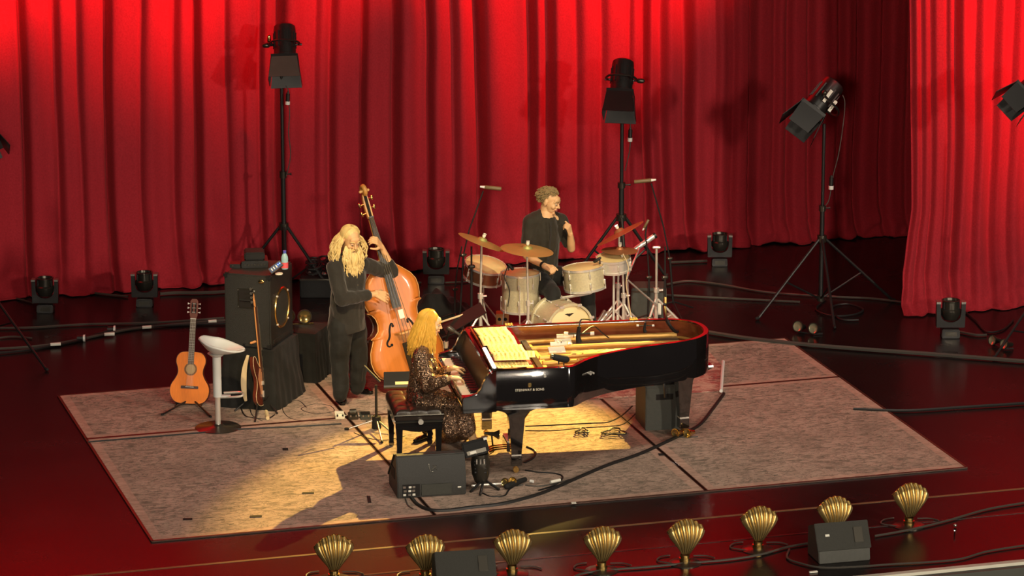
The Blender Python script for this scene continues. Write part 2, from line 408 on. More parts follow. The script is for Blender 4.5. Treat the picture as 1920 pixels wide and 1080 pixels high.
def text_mesh(body, size, depth_=0.0008):
    c = D.curves.new('t', 'FONT'); c.body = body; c.size = size; c.extrude = depth_; c.align_x = 'CENTER'; c.align_y = 'CENTER'
    o = D.objects.new('t', c); COL.objects.link(o)
    dg = bpy.context.evaluated_depsgraph_get(); me = D.meshes.new_from_object(o.evaluated_get(dg))
    D.objects.remove(o); D.curves.remove(c)
    return me
def part_text(name, body, size, m, parent, M, depth_=0.0008):
    me = text_mesh(body, size, depth_); me.transform(M); me.materials.clear(); me.materials.append(MT[m])
    return _own(name, me, parent)
def fuse(mb, voxel=0.006, smooth=4, bump=None):
    """melts overlapping limbs into one continuous skin; returns an MB"""
    me = D.meshes.new('f'); me.from_pydata([tuple(p) for p in mb.v], [], mb.f); me.update()
    bm = bmesh.new(); bm.from_mesh(me); bmesh.ops.recalc_face_normals(bm, faces=bm.faces); bm.to_mesh(me); bm.free()
    o = D.objects.new('f', me); COL.objects.link(o)
    r = o.modifiers.new('r', 'REMESH'); r.mode = 'VOXEL'; r.voxel_size = voxel
    if smooth: q = o.modifiers.new('s', 'SMOOTH'); q.factor = 0.5; q.iterations = smooth
    dg = bpy.context.evaluated_depsgraph_get(); e = o.evaluated_get(dg).to_mesh()
    out = MB(); out.v = [v.co.copy() for v in e.vertices]; out.f = [tuple(p.vertices) for p in e.polygons]
    if bump:
        nn = [v.normal.copy() for v in e.vertices]
        out.v = [p + n*bump(p) for p, n in zip(out.v, nn)]
    o.evaluated_get(dg).to_mesh_clear(); D.objects.remove(o); D.meshes.remove(me)
    return out
# ------------------------------------------------------------------ setting
def struct(mb, name, m, **k):
    o = _own(name, mb.mesh(name, m, None, **k), None); o['kind'] = 'structure'; RM[o.name] = Matrix.Identity(4); return o
EDGE = -4.21                                  # downstage edge of the stage floor
struct(MB().box((0, (EDGE+11)/2, -0.1), (40, 11-EDGE, 0.2)), 'floor', 'stage_floor')
struct(MB().box((0, EDGE-0.03, -0.012), (40, 0.06, 0.03)), 'trim_1', 'edge_white')
struct(MB().box((0, EDGE-0.10, -0.75), (40, 0.06, 1.46)), 'wall_front', 'pit_grey')
struct(MB().box((0, EDGE-4, -1.2), (40, 8, 0.1)), 'trim_2', 'pit_grey')
struct(MB().box((0, 10.9, 4.5), (40, 0.2, 9.4)), 'wall_back', 'back_black')
struct(MB().box((-19.9, 3.4, 4.5), (0.2, 15.2, 9.4)), 'wall_left', 'back_black')
struct(MB().box((19.9, 3.4, 4.5), (0.2, 15.2, 9.4)), 'wall_right', 'back_black')
struct(MB().box((0, -3.05, 0.0015), (40, 0.03, 0.003)), 'trim_3', 'ebony_matte')
struct(MB().box((0, -2.42, 0.0012), (40, 0.035, 0.0024)), 'trim_4', 'tape_gold')

# ------------------------------------------------------------------ curtains
def curtain(name, label, x0, x1, y, valleys, ztop, amp, seed, left_swing=None, hem=0.0, nx=None):
    rnd = random.Random(seed)
    L_ = x1-x0; nx = nx or int(L_*95)
    vs_ = sorted(valleys)
    va = [(v, w*amp*0.75, s_*0.85) for v, w, s_ in vs_]
    off = seed*13.7
    def prof(x, zz):
        # distance to neighbouring valleys gives the billow between them
        lo = max([v for v, _, _ in va if v <= x], default=x0-0.3); hi = min([v for v, _, _ in va if v > x], default=x1+0.3)
        t = (x-lo)/max(hi-lo, 1e-3)
        d = -0.10*math.sin(PI*t)**0.45*min(1.0, (hi-lo)/0.5)*amp*2.4
        k = noise.noise(V((lo*3.1+off, 5.5, 0)))
        d += -(0.045+0.05*k)*math.sin(2*PI*t)*min(1.0, (hi-lo)/0.5)
        for v, w, s_ in va:
            q = (x-v)/s_
            if abs(q) < 3: d += w*math.exp(-q*q)
        d += 0.007*noise.noise(V((x*9+off, zz*0.25, 3)))+0.016*noise.noise(V((x*3.7+off, zz*0.3, 9)))
        return d
    def fn(u, v):
        z = ztop*(v**1.35)
        x = x0+u*L_
        low = math.exp(-z/0.28)
        wob = 0.045*noise.noise(V((x*1.3+off, z*0.45, 0)))*min(1, z+0.2)
        xs = x+wob+0.02*noise.noise(V((x*0.6+off, z*0.9, 7)))
        d = prof(xs, z)*(1.0-0.45*low)
        # bunched hem: horizontal creases low down, spilling towards the audience
        d += -0.16*low + low*0.16*noise.noise(V((x*2.6+off, z*4.0, 2)))+low*0.06*noise.noise(V((x*7+off, z*14, 2)))
        xx = x
        if left_swing:
            e = math.exp(-(x-x0)/0.45); xx = x+left_swing(z)*e
        zz = z + (0.02+hem*noise.noise(V((x*1.7+off, 0, 1))))*(1 if j0(v) else 0)
        return (xx, y+d, max(zz, 0.004))
    def j0(v): return v < 1e-6
    nv = 110
    mb = MB().grid(fn, nx, nv)
    T = Matrix.Translation((x0, y, 0))
    o = _own(name, mb.mesh(name, 'velvet', T.inverted(), ang=180, norm=False), None); o.matrix_world = T; RM[o.name] = T
    sm = o.modifiers.new('thickness', 'SOLIDIFY'); sm.thickness = 0.008
    return tag(o, label, 'curtain')
CY0 = 6.75
def vx(px, w=1.0, s=0.05, ref=None):         # curtain valley seen at pixel column px (taken at row 300)
    a, h, d = hray(px, 300); t = (CY0-CAM.y)/(RT.y*a+FW.y*h)
    return ((CAM+RT*(a*t)+FW*(h*t)).x, w, s)
val = [vx(*q) for q in ((-60, .8, .05), (44, .95, .035), (108, .55, .05), (152, .25, .04), (205, 1.0, .04), (268, .2, .04), (332, .5, .05), (372, .95, .035), (428, .2, .03),
       (492, .45, .04), (524, .9, .05), (592, .3, .05), (622, .55, .05), (683, .8, .03), (744, .9, .05), (806, .8, .03), (848, .3, .04), (898, 1.0, .055),
       (998, 1.0, .055), (1032, .9, .05), (1082, .25, .05), (1128, .35, .05), (1180, .2, .04), (1212, .8, .04), (1244, .4, .05), (1290, 1.0, .05), (1338, .2, .04), (1372, .25, .04), (1408, 1.0, .04),
       (1452, .4, .05), (1478, .5, .04), (1518, .6, .04), (1572, .6, .04), (1606, .7, .03), (1655, .7, .04), (1700, .5, .05), (1760, .5, .05))]
curtain('stage_curtain', 'wide red velvet curtain hanging in deep folds along the back of the stage', val[0][0]-1.6, val[0][0]+11.5, CY0, val, 7.2, 0.20, 1, hem=0.03)
def vx2(px, w, s):
    a, h, d = hray(px, 400); t = (3.3-CAM.y)/(RT.y*a+FW.y*h)
    return ((CAM+RT*(a*t)+FW*(h*t)).x, w, s)
val2 = [vx2(*q) for q in ((1700, .6, .03), (1722, .45, .03), (1745, .6, .03), (1775, .3, .03), (1797, 1.0, .035), (1832, .35, .04), (1868, .6, .05), (1900, .2, .04), (1945, .8, .04), (2000, .6, .05))]
xl = F(1690, 593).x
curtain('side_curtain', 'red velvet side curtain hanging nearer the audience at the right edge', xl, xl+3.2, 3.45, val2, 7.2, 0.13, 5,
        left_swing=lambda z: 0.12*min(1, z/1.1)**1.3-0.10*max(0.0, (z-1.0)/3)+0.02, hem=0.02, nx=420)

# ------------------------------------------------------------------ rugs
RX = -3.66
def rug(label, cx, cy, w, h, m, z0=0.0):
    rnd = random.Random(cx*7+cy)
    mb = MB()
    n = 24
    out = []
    for k in range(n): out.append((-w/2+w*k/n, -h/2))
    for k in range(n): out.append((w/2, -h/2+h*k/n))
    for k in range(n): out.append((w/2-w*k/n, h/2))
    for k in range(n): out.append((-w/2, h/2-h*k/n))
    out = [(x+0.004*noise.noise(V((x*3, y*3, cx))), y+0.004*noise.noise(V((x*3, y*3, cy+5)))) for x, y in out]
    mb.prism(out, 0, 0.012)
    M = Matrix.Translation((cx, cy, z0+0.001)); o = _own('rug', mb.mesh('rug', m), None); o.matrix_world = M; RM[o.name] = M
    # thin dark binding round the edge is a part of the rug
    b = MB(); t = 0.012
    for x, y, a, c in ((0, -h/2, w, t), (0, h/2, w, t), (-w/2, 0, t, h), (w/2, 0, t, h)): b.box((x, y, 0.007), (a+t, c+t if c == t else c, 0.013))
    b.build('binding', 'rosewood', o)
    return tag(o, label, 'rug', 'faded taupe rugs laid edge to edge' if m != 'rug_persian' else None)
cols = [RX+1.22, RX+3.67, RX+6.12]
words = ('left end of the group', 'middle of the group', 'right end of the group')
for i, cx in enumerate(cols):
    rug('large faded taupe rug at the front, %s' % ('its left half lit golden, leftmost' , 'under bench, wedge and piano front leg', 'empty but for a cable, rightmost')[i], cx, -1.73+1.535, 2.438, 3.07, 'rug_taupe')
    rug('narrower faded taupe rug in the back row, %s' % ('under guitar and stool', 'under the bass player and piano keys', 'right of the drum rug')[i], cx, 1.36+0.74, 2.438, 1.48, 'rug_taupe_back')
# persian rug with a cut corner under the drums
pp = [F(1350, 737), F(1353, 690), F(1322, 655), F(1262, 590), F(925, 612), F(1015, 757)]
c0 = sum(pp, V())/len(pp); c0.z = 0.0145
mb = MB().prism([((p-c0).x, (p-c0).y) for p in pp], 0, 0.010)
o = _own('rug', mb.mesh('rug', 'rug_persian'), None); o.matrix_world = Matrix.Translation(c0); RM[o.name] = Matrix.Translation(c0)
tag(o, 'small red and cream persian rug under the drum kit', 'rug')
s_ = MB().tube([F(1352, 733, 0.045), F(1356, 678, 0.045)], 0.017, 10)
single(s_, 'white_tube', 'white_plastic', 'white plastic tube lying along the end of the persian rug', 'tube')
# ------------------------------------------------------------------ cables
def cable(pts, r=0.012, label=None, m='cable', z=None, lift=0.0, name='cable', group=None, n=7):
    ps = [F(p[0], p[1], (p[2] if len(p) > 2 else (r+0.004 if z is None else z))) for p in pts]
    ps = spline(ps, 7)
    return single(MB().tube(ps, r, 6), name, m, label, 'cable', group=group)
# ------------------------------------------------------------------ tripod light stands
def light_stand(label, base, htop, spread, legdirs, r=0.022, hub=0.55, foot=None, name='light_stand', m='black_metal', brace=True, mk=True):
    """base: floor point under the pole; legdirs: angles in the floor plane"""
    t = thing(name, label, 'stand', base)
    MB().tube([(0, 0, 0.10), (0, 0, htop*0.55)], r, 10).build('pole', m, t)
    p2 = MB().tube([(0, 0, htop*0.53), (0, 0, htop)], r*0.72, 10).build('upper_pole', m, t)
    MB().tube([(0, 0, htop*0.53), (0, 0, htop*0.56)], r*1.5, 10).build('collar', 'gunmetal', t)
    MB().tube([(0, 0, hub-0.03), (0, 0, hub+0.04)], r*2.0, 10).build('collar', 'gunmetal', t)
    MB().tube([(0, 0, 0.08), (0, 0, 0.14)], r*1.6, 10).build('collar', 'gunmetal', t)
    MB().tube([(0, 0, htop*0.545), (r*2.8, 0, htop*0.545), (r*3.4, 0, htop*0.545)], [0.006, 0.008, 0.016], 8).build('knob', 'black_metal', t)
    for a in legdirs:
        c, s = math.cos(a), math.sin(a)
        lg = MB().tube([(c*r*1.6, s*r*1.6, hub), (c*spread, s*spread, 0.018)], r*0.62, 8).build('leg', m, t)
        MB().cap((c*spread, s*spread, 0.02), 0.018, (c*(spread+0.02), s*(spread+0.02), 0.02), 0.016, 8).build('rubber_foot', 'black_matte', lg)
        if brace:
            k = 0.55; MB().tube([(c*r, s*r, 0.11), (c*spread*k, s*spread*k, hub*(1-k)+0.01)], r*0.42, 6).build('brace', m, t)
    return t
def dirang(px0, py0, px1, py1):
    d = F(px1, py1)-F(px0, py0); return math.atan2(d.y, d.x), d.length
# ------------------------------------------------------------------ barn-door fresnel lamps
def stage_lamp(label, c, aim, up, s=1.0, labels=(), m='fixture_black', grey_bottom=True, knob=-1, name='stage_lamp', group=None):
    """c: centre of the housing, aim: the way the lens points, up: the way its top flap lies"""
    M = basis(c, -V(aim), y=up)               # local z = back of the lamp, y = top side
    t = thing(name, label, 'lamp', M=M, group=group)
    R = 0.108*s
    MB().lathe([(0, 0.20*s), (R*0.80, 0.198*s), (R*0.95, 0.185*s), (R, 0.15*s), (R, -0.11*s), (R*1.06, -0.115*s), (R*1.06, -0.135*s), (0, -0.135*s)], 28).build('housing', m, t, ang=30)
    h = MB()
    for k in range(12):
        a = 2*PI*k/12; h.box((math.cos(a)*R, math.sin(a)*R, 0.04*s), (0.012*s, 0.012*s, 0.16*s))
    fn_ = h.build('cooling_fin', m, t); fn_['kind'] = 'stuff'
    MB().lathe([(0, -0.13*s), (R*0.86, -0.137*s), (R*0.5, -0.15*s), (0, -0.156*s)], 24).build('lens', 'lens_glass', t)
    q = 0.125*s
    MB().box((0, q, -0.15*s), (2*q+0.012*s, 0.012*s, 0.03*s)).box((0, -q, -0.15*s), (2*q, 0.012*s, 0.03*s)).box((q, 0, -0.15*s), (0.012*s, 2*q+0.006, 0.03*s)).box((-q, 0, -0.15*s), (0.012*s, 2*q+0.006, 0.03*s)).build('door_frame', m, t)
    for k in range(4):
        Rz = Matrix.Rotation(PI/2*k, 4, 'Z')
        fl = (0.05, 0.03, 0.05, 0.03)[k]*s; ln = 0.225*s; hw0 = q*0.98; hw1 = q*(1.22 if k % 2 == 0 else 0.86)
        mb = MB().add([(-hw0, q, -0.16*s), (hw0, q, -0.16*s), (hw1, q+fl, -0.16*s-ln), (-hw1, q+fl, -0.16*s-ln),
                       (-hw0, q+0.006, -0.16*s), (hw0, q+0.006, -0.16*s), (hw1, q+fl+0.006, -0.16*s-ln), (-hw1, q+fl+0.006, -0.16*s-ln)],
                      [(0, 1, 2, 3), (7, 6, 5, 4), (0, 4, 5, 1), (1, 5, 6, 2), (2, 6, 7, 3), (3, 7, 4, 0)], Rz)
        mb.build('barn_door', 'door_grey' if (k == 2 and grey_bottom) else m, t)
    # yoke round the sides, holding knobs
    y = MB(); pts = [(R*1.25, 0, 0.0), (R*1.35, -R*0.9, -0.02), (R*0.9, -R*1.65, -0.02), (0, -R*1.85, -0.02), (-R*0.9, -R*1.65, -0.02), (-R*1.35, -R*0.9, -0.02), (-R*1.25, 0, 0.0)]
    y.tube(spline(pts, 5), 0.011*s, 6); y.build('yoke', m, t)
    for sx in (1, -1): MB().tube([(sx*R*0.95, 0, 0), (sx*R*1.55, 0, 0)], 0.012*s, 8).build('axle', m, t)
    MB().cap((knob*R*1.55, 0, 0), 0.026*s, (knob*R*1.85, 0, 0), 0.024*s, 10).build('knob', 'gunmetal', t)
    return t
# left stand behind the amplifier, lamp on top
def stand_px(label, px, py, ytop, legs, hubpy, r, lamp_gap=0.0):
    b = F(px, py); top = P(px, ytop, b); hub = P(px, hubpy, b).z
    an = [math.atan2((F(*l)-b).y, (F(*l)-b).x) for l in legs]
    sp = sum((F(*l)-b).length for l in legs)/len(legs)
    return light_stand(label, b, top.z, sp, an, r, hub), b, top
st1, b1, t1 = stand_px('tall black tripod light stand behind the amplifier cabinet', 534, 548, 140, [(470, 546), (606, 556), (545, 590)], 425, 0.026)
M1 = stage_lamp('black barn-door lamp on the left tall stand, grey lower flap showing', P(534, 84, b1), C(0.03, -0.50, -0.86), C(0, 1, -0.4), 1.06)
st2, b2, t2 = stand_px('tall black tripod light stand behind the drummer', 1164, 526, 196, [(1090, 524), (1232, 520), (1180, 556)], 408, 0.028)
M2 = stage_lamp('black barn-door lamp on the tall stand behind the drummer', P(1166, 150, b2), C(-0.08, -0.52, -0.84), C(0.12, 1, -0.4), 1.08, grey_bottom=False, knob=1)
st3, b3, t3 = stand_px('free-standing black tripod light stand right of the drums', 1538, 578, 232, [(1420, 600), (1578, 636), (1604, 572)], 448, 0.024)
M3 = stage_lamp('black barn-door lamp tilted down left on the right tall stand, white tape on it', P(1541, 186, b3), C(-0.62, -0.40, -0.68), C(-0.6, 0.35, 0.7), 1.12, grey_bottom=False)
# two strips of tape with handwriting on the third lamp
for (x, y, w, h, dd) in ((1552, 180, 0.145, 0.035, -0.13), (1561, 199, 0.13, 0.035, -0.13)):
    c = P(x, y, b3, dd); Mx = basis(c, V(-FW), x=C(0.64, 0, 0.77)) if False else basis(c, C(0.25, -1, 0.15), x=C(0.62, 0, 0.76))
    tp = MB().box((0, 0, 0), (w, h, 0.004), Mx).build('tape', 'label_white', M3, world=True)
    if y > 190:
        MB().tube([Mx @ V((-0.04+0.016*k, 0.006*(-1)**k, 0.003)) for k in range(6)], 0.0025, 4).build('writing', 'black_matte', tp, world=True)
st4, b4, t4 = stand_px('black tripod light stand cut off by the right edge', 1938, 645, 260, [(1888, 664), (1990, 690), (1965, 610)], 560, 0.022)
M4 = stage_lamp('barn-door lamp cut off at the right edge of the picture', P(1941, 158, b4), C(-0.72, -0.3, -0.55), C(-0.6, 0.35, 0.7), 1.0)
st5, b5, t5 = stand_px('grey tripod light stand cut off by the left edge', -48, 642, 300, [(80, 693), (-140, 690), (-60, 560)], 500, 0.024)
M5 = stage_lamp('barn-door lamp at the left edge, only a flap tip in the picture', P(-46, 232, b5), C(0.45, -0.35, -0.75), C(0.5, 0.5, 0.7), 1.0)
# dangling cables with plugs
def drop_cable(label, pts, ref, plug, dd=-0.05):
    t = thing('lamp_cable', label, 'cable', M=Matrix.Translation(P(pts[-1][0], pts[-1][1], ref, dd)))
    MB().tube(spline([P(x, y, ref, dd) for x, y in pts], 6), 0.0055, 6).build('cord', 'grey_cable', t, world=True)
    x, y, L_ = plug
    a, b = P(x, y-L_, ref, dd-0.01), P(x-1, y+L_, ref, dd-0.01)
    MB().tube([a, a.lerp(b, 0.15), a.lerp(b, 0.16), a.lerp(b, 0.8)], [0.012, 0.014, 0.022, 0.022], 10).build('plug', 'black_metal', t, world=True)
    MB().tube([a.lerp(b, 0.74), b], 0.026, 10).build('collar', 'white_plastic', t, world=True)
drop_cable('black cable with white-collared plug below the left lamp', [(536, 160), (541, 172), (541, 186), (543, 215), (541, 250), (545, 290), (537, 330)], b1, (540, 184, 12))
drop_cable('cable with white-collared plug below the lamp behind the drummer', [(1184, 222), (1182, 232), (1182, 262), (1180, 285), (1172, 320)], b2, (1182, 252, 13))
drop_cable('thin cable with white-collared plug beside the right lamp', [(1580, 178), (1584, 195), (1580, 240), (1572, 290), (1562, 330), (1555, 372), (1548, 385)], b3, (1559, 342, 13))
lc = thing('lamp_connector', 'olive box connector on the left side of the left lamp', 'connector', M=Matrix.Translation(P(504, 72, b1)))
MB().cap(P(504, 76, b1), 0.022, P(504, 68, b1), 0.020, 10).build('cap', 'brass', lc, world=True)
MB().tube([P(504, 76, b1), P(510, 84, b1), P(524, 86, b1)], 0.016, 8).build('arm', 'black_metal', lc, world=True)

# ------------------------------------------------------------------ moving heads along the curtain
def moving_head(label, px, py, s=1.0, tilt=0.0, rz=0.0):
    b = F(px, py); t = thing('moving_light', label, 'lamp', b, -YAW+rz, 'moving lights on the floor')
    MB().box((0, 0, 0.045*s), (0.19*s, 0.19*s, 0.09*s), taper=0.94).build('base', 'fixture_black', t, bev=0.008)
    bp_ = MB().box((0, -0.097*s, 0.045*s), (0.12*s, 0.004, 0.05*s)).build('base_panel', 'gunmetal', t)
    out = []
    W_, H_ = 0.145*s, 0.25*s
    outl = [(-W_, 0), (W_*0.0, -0.0), (W_, 0), (W_*1.03, H_), (W_*0.74, H_)]
    for k in range(9):
        a = -PI*k/8; outl.append((W_*0.70*math.cos(a), 0.13*s+0.075*s*math.sin(a)))
    outl.append((-W_*0.74, H_)); outl.append((-W_*1.03, H_))
    MB().prism(outl, -0.045*s, 0.045*s, Matrix.Translation((0, 0, 0.10*s)) @ Matrix.Rotation(PI/2, 4, 'X')).build('yoke', 'fixture_black', t, bev=0.004)
    hd = Matrix.Translation((0, 0, 0.285*s)) @ Matrix.Rotation(tilt, 4, 'X')
    MB().lathe([(0, -0.12*s), (0.07*s, -0.105*s), (0.10*s, -0.05*s), (0.102*s, 0.0), (0.088*s, 0.012*s), (0.088*s, 0.085*s), (0.094*s, 0.09*s), (0.094*s, 0.10*s), (0.08*s, 0.10*s), (0.075*s, 0.075*s), (0, 0.07*s)], 28, hd).build('lamp_head', 'gunmetal', t)
    for sx in (-1, 1):
        MB().box((sx*W_*0.88, 0, 0.36*s), (0.045*s, 0.10*s, 0.022*s)).build('pivot_cap', 'steel', t)
        MB().tube([hd @ V((sx*0.075*s, -0.055*s, 0.015*s)), hd @ V((sx*0.075*s, -0.055*s, 0.085*s))], 0.010*s, 8).build('bracket', 'black_metal', t)
    return t
moving_head('moving light on the floor, leftmost of the row by the curtain', 86, 583, 0.92)
moving_head('moving light on the floor, second from the left by the curtain', 272, 572, 0.92)
moving_head('moving light between the bass player and the drums', 818, 529, 0.95)
moving_head('moving light at the curtain hem, right of the drums', 1349, 496, 0.90)
moving_head('moving light in front of the side curtain on the right', 1781, 630, 0.98)
# ------------------------------------------------------------------ small par lamps
def par(t, c, d, r=0.055, L_=0.10, m='chrome', face='lens_glass', name='lamp_can'):
    M = basis(c, d, x=(0.3, 0.2, 1))
    p = MB().lathe([(0, -L_), (r*0.45, -L_*0.98), (r*0.6, -L_*0.5), (r*0.95, 0), (r, 0.005), (r, 0.018), (r*0.86, 0.018)], 24, M).build(name, m, t, world=True)
    MB().lathe([(0, 0.004), (r*0.5, 0.006), (r*0.84, 0.016)], 20, M).build('lens', face, p, world=True)
    return p
def par_pair(label, pts, d, r, m='gunmetal', face='lens_glass', z=None):
    b = F(*pts[0]); b.z = 0
    t = thing('par_lamp_pair', label, 'lamp', b)
    cs = [F(x, y + (z if z is not None else 0), r+0.012) for x, y in pts]
    for c in cs: par(t, c, d, r, r*2.0, m, face)
    MB().tube([c+V((0, 0, -r)) for c in cs]+[cs[-1]+C(0.09, 0.02, -r)], 0.009, 6).build('base_bar', 'black_metal', t, world=True)
    return t
par_pair('two small chrome lamps on the floor beside the right tripod', [(1497, 612), (1526, 616)], C(-0.55, -0.8, 0.25), 0.058)
par_pair('two small chrome lamps on the floor at the right edge', [(1862, 638), (1884, 645)], C(-0.75, -0.6, 0.2), 0.052)
par_pair('two small gold lamps lying by the tail leg of the piano', [(1268, 812), (1290, 812)], C(-0.65, -0.75, 0.1), 0.043, 'brass', 'lens_gold')
par_pair('small gold lamp cluster on the floor by the front piano leg', [(948, 905), (962, 903)], C(-0.55, -0.75, 0.35), 0.040, 'brass', 'lens_gold')

# ------------------------------------------------------------------ shell footlights
shell_pts = [(626, 1086), (797, 1086), (960, 1076), (1128, 1070), (1284, 1056), (1421, 1031), (1562, 1012), (1704, 986)]
def footlight():
    t = thing('shell_footlight', 'x', 'footlight', (0, 0, 0), 0, 'gold shell footlights along the stage edge')
    MB().lathe([(0, 0), (0.135, 0), (0.135, 0.006), (0.10, 0.016), (0.05, 0.022), (0, 0.024)], 32).build('base_plate', 'gunmetal', t)
    MB().lathe([(0.047, 0.02), (0.047, 0.05), (0.040, 0.052), (0.038, 0.075)], 20).build('socket', 'brass', t)
    nf = 7; H_ = 0.335
    def w(v): return 0.036+0.122*math.sin(min(1.0, v*1.02)*PI*0.50)**1.15
    def bulge(v): return 0.062*math.sin(PI*min(1, v*0.93+0.05))**0.8
    def pt(u, v, back=0.0):
        # u -1..1 over the flutes, v 0..1 from stem to rim
        a = u*math.radians(62)*(0.25+0.75*v)
        fl = abs(math.sin((u*nf/2+0.5)*PI))
        top = H_*(0.10+0.90*v)*(1.0-0.27*u*u*v)
        x = w(v)*u*(1.0)
        z = 0.055+top*(0.95+0.05*fl)
        y = -bulge(v)*math.cos(u*1.25)-0.022*fl**0.8*min(1, v*2.0)-0.02
        if v > 0.9: y += (v-0.9)*0.25
        return (x, y+back, z)
    mb = MB().grid(lambda a, b: pt(a*2-1, b), 108, 26)
    mb.grid(lambda a, b: pt(1-a*2, b, 0.012), 108, 26)
    o = mb.build('shell', 'shell_gold', t, ang=60, norm=False)
    g = MB()
    for k in range(nf+1):
        u = -1+2*k/nf
        g.tube([V(pt(u*0.999, v/10))+V((0, -0.002, 0)) for v in range(0, 11)], [0.0026+0.0034*v/10 for v in range(0, 11)], 6)
    g.build('groove', 'shell_groove', t)['kind'] = 'stuff'
    r = MB().tube([pt(-1+2*k/72, 1.0) for k in range(73)], 0.0042, 6).build('rim', 'brass', t)
    return t
fl0 = footlight()
ord_ = ['leftmost of the row of eight', 'second from the left, partly behind a wedge speaker', 'third from the left, right of the cut-off wedge speaker', 'fourth from the left', 'fifth from the left, below the rug edge', 'sixth from the left', 'behind the small wedge speaker, second from the right', 'rightmost of the row, clear of the speaker']
for i, (px, py) in enumerate(shell_pts):
    M = Matrix.Translation(F(px, py)) @ Matrix.Rotation(-YAW*0.2+math.radians((0, 2, 4, 3, 5, 3, 8, 4)[i]), 4, 'Z')
    lb = 'gold scallop shell footlight, ' + ord_[i]
    if i == 0: fl0.matrix_world = M; RM[fl0.name] = M.copy(); fl0['label'] = lb
    else: dup(fl0, M, lb)
# loops of cable beside each footlight
for i, (px, py) in enumerate(shell_pts):
    if i in (6,): continue
    cable([(px-12, py+2), (px-34, py-1), (px-52, py-5), (px-46, py-12), (px-28, py-15)], 0.006, 'short curl of cable left of the %s footlight' % ('first', 'second', 'third', 'fourth', 'fifth', 'sixth', 'seventh', 'eighth')[i], 'grey_cable')
    cable([(px+16, py-14), (px+40, py-14), (px+56, py-10)], 0.006, 'short cable end right of the %s footlight' % ('first', 'second', 'third', 'fourth', 'fifth', 'sixth', 'seventh', 'eighth')[i], 'grey_cable')
cable([(1060, 1092), (1090, 1076), (1150, 1068), (1215, 1063), (1300, 1055), (1360, 1050), (1420, 1041), (1475, 1026), (1520, 1018)], 0.010, 'grey cable running between the fourth and seventh shell footlights', 'grey_cable')
cable([(1640, 1005), (1680, 998), (1720, 990), (1780, 975), (1850, 955), (1925, 942)], 0.010, 'reddish grey cable from the wedge speaker to the right edge', 'grey_cable')
cable([(1480, 1030), (1476, 1046), (1500, 1056), (1540, 1064), (1600, 1063), (1670, 1058), (1740, 1054), (1800, 1048), (1850, 1034), (1925, 1022)], 0.009, 'cable along the white stage edge at the lower right', 'grey_cable')
cb = MB().tube([F(1790, 995, 0.0), F(1790, 995, 0.045)], 0.006, 8).cap(F(1791, 985, 0.02), 0.016, F(1791, 985, 0.024), 0.015, 8)
single(cb, 'floor_plug', 'steel', 'tiny metal plug standing on the floor right of the last shell', 'plug')
cb = MB().box((0, 0, 0), (0.07, 0.02, 0.01), Matrix.Translation(F(1525, 1072, 0.008)))
single(cb, 'tape_marker', 'label_white', 'small white tape scrap near the stage edge', 'tape')

# ------------------------------------------------------------------ small front-fill wedges
def small_wedge(label, corners, dark='box_grey', logo=True):
    """low speaker: sloping top towards the house and a short front; corners: top-left, top-right in pixels (front top edge) """
    (x0, y0), (x1, y1) = corners
    a = F(x0, y0, 0.0); b = F(x1, y1, 0.0)
    w = (b-a).length; M = basis(a.lerp(b, 0.5), (0, 0, 1), x=(b-a))
    t = thing('front_fill_speaker', label, 'speaker', M=M)
    w2 = w/2
    MB().prism([(0, 0.0), (0.02, 0.105), (0.13, 0.30), (0.30, 0.24), (0.30, 0.0)], -w2, w2, Matrix.Rotation(PI/2, 4, 'Z') @ Matrix.Rotation(PI/2, 4, 'X')).build('cabinet', dark, t, bev=0.006)
    n = V((0, -0.195, 0.11)).normalized()
    Mg = basis(V((0, 0.075, 0.2025))+n*0.004, n, x=(1, 0, 0))
    g = MB().box((0, 0, 0), (w+0.02, 0.235, 0.016), Mg).build('grille', 'grille', t, bev=0.004)
    MB().box((w*0.30, 0.0, 0.012), (0.08, 0.13, 0.006), Mg).build('horn_cover', 'gunmetal', g, bev=0.003)
    if logo: MB().box((-w*0.30, 0.01, 0.011), (0.035, 0.018, 0.004), Mg).build('badge', 'label_white', g)
    return t
small_wedge('small grey front-fill speaker in front of the second shell from the right', ((1536, 1058), (1632, 1050)))
small_wedge('grey front-fill speaker cut off by the bottom edge, beside the second shell', ((822, 1113), (930, 1106)), logo=False)

# ------------------------------------------------------------------ cables over the stage
cable([(1322, 622), (1400, 634), (1500, 645), (1620, 655), (1760, 665), (1925, 678)], 0.022, 'thick black cable from the piano tail to the right edge', 'grey_cable')
cable([(1600, 767), (1700, 770), (1800, 764), (1925, 756)], 0.016, 'black cable on the floor right of the rugs', 'cable')
cable([(1250, 533), (1290, 527), (1350, 533), (1440, 548), (1560, 556), (1640, 560), (1700, 568)], 0.012, 'cable crossing behind the right tripod towards the side curtain', 'grey_cable')
cable([(1255, 492), (1300, 490), (1326, 489)], 0.014, 'cable feeding the moving light at the curtain hem', 'grey_cable')
cable([(1800, 622), (1830, 628), (1850, 628)], 0.014, 'short cable from the right moving light to the small lamps', 'grey_cable')
cable([(1810, 585), (1830, 602), (1850, 622), (1880, 618), (1900, 600)], 0.010, 'loose cable loop under the side curtain', 'cable')
cable([(1548, 560), (1530, 580), (1560, 592), (1600, 590), (1618, 580), (1590, 570), (1560, 576), (1575, 598), (1610, 600)], 0.010, 'coiled cable under the right tripod', 'cable')
cable([(-5, 615), (60, 614), (160, 608), (260, 606), (340, 602), (420, 596)], 0.013, 'upper grey cable crossing the floor at the left', 'grey_cable')
cable([(-5, 654), (60, 650), (120, 642), (170, 632), (240, 618), (330, 608), (430, 600)], 0.014, 'lower grey cable crossing the floor at the left', 'grey_cable')
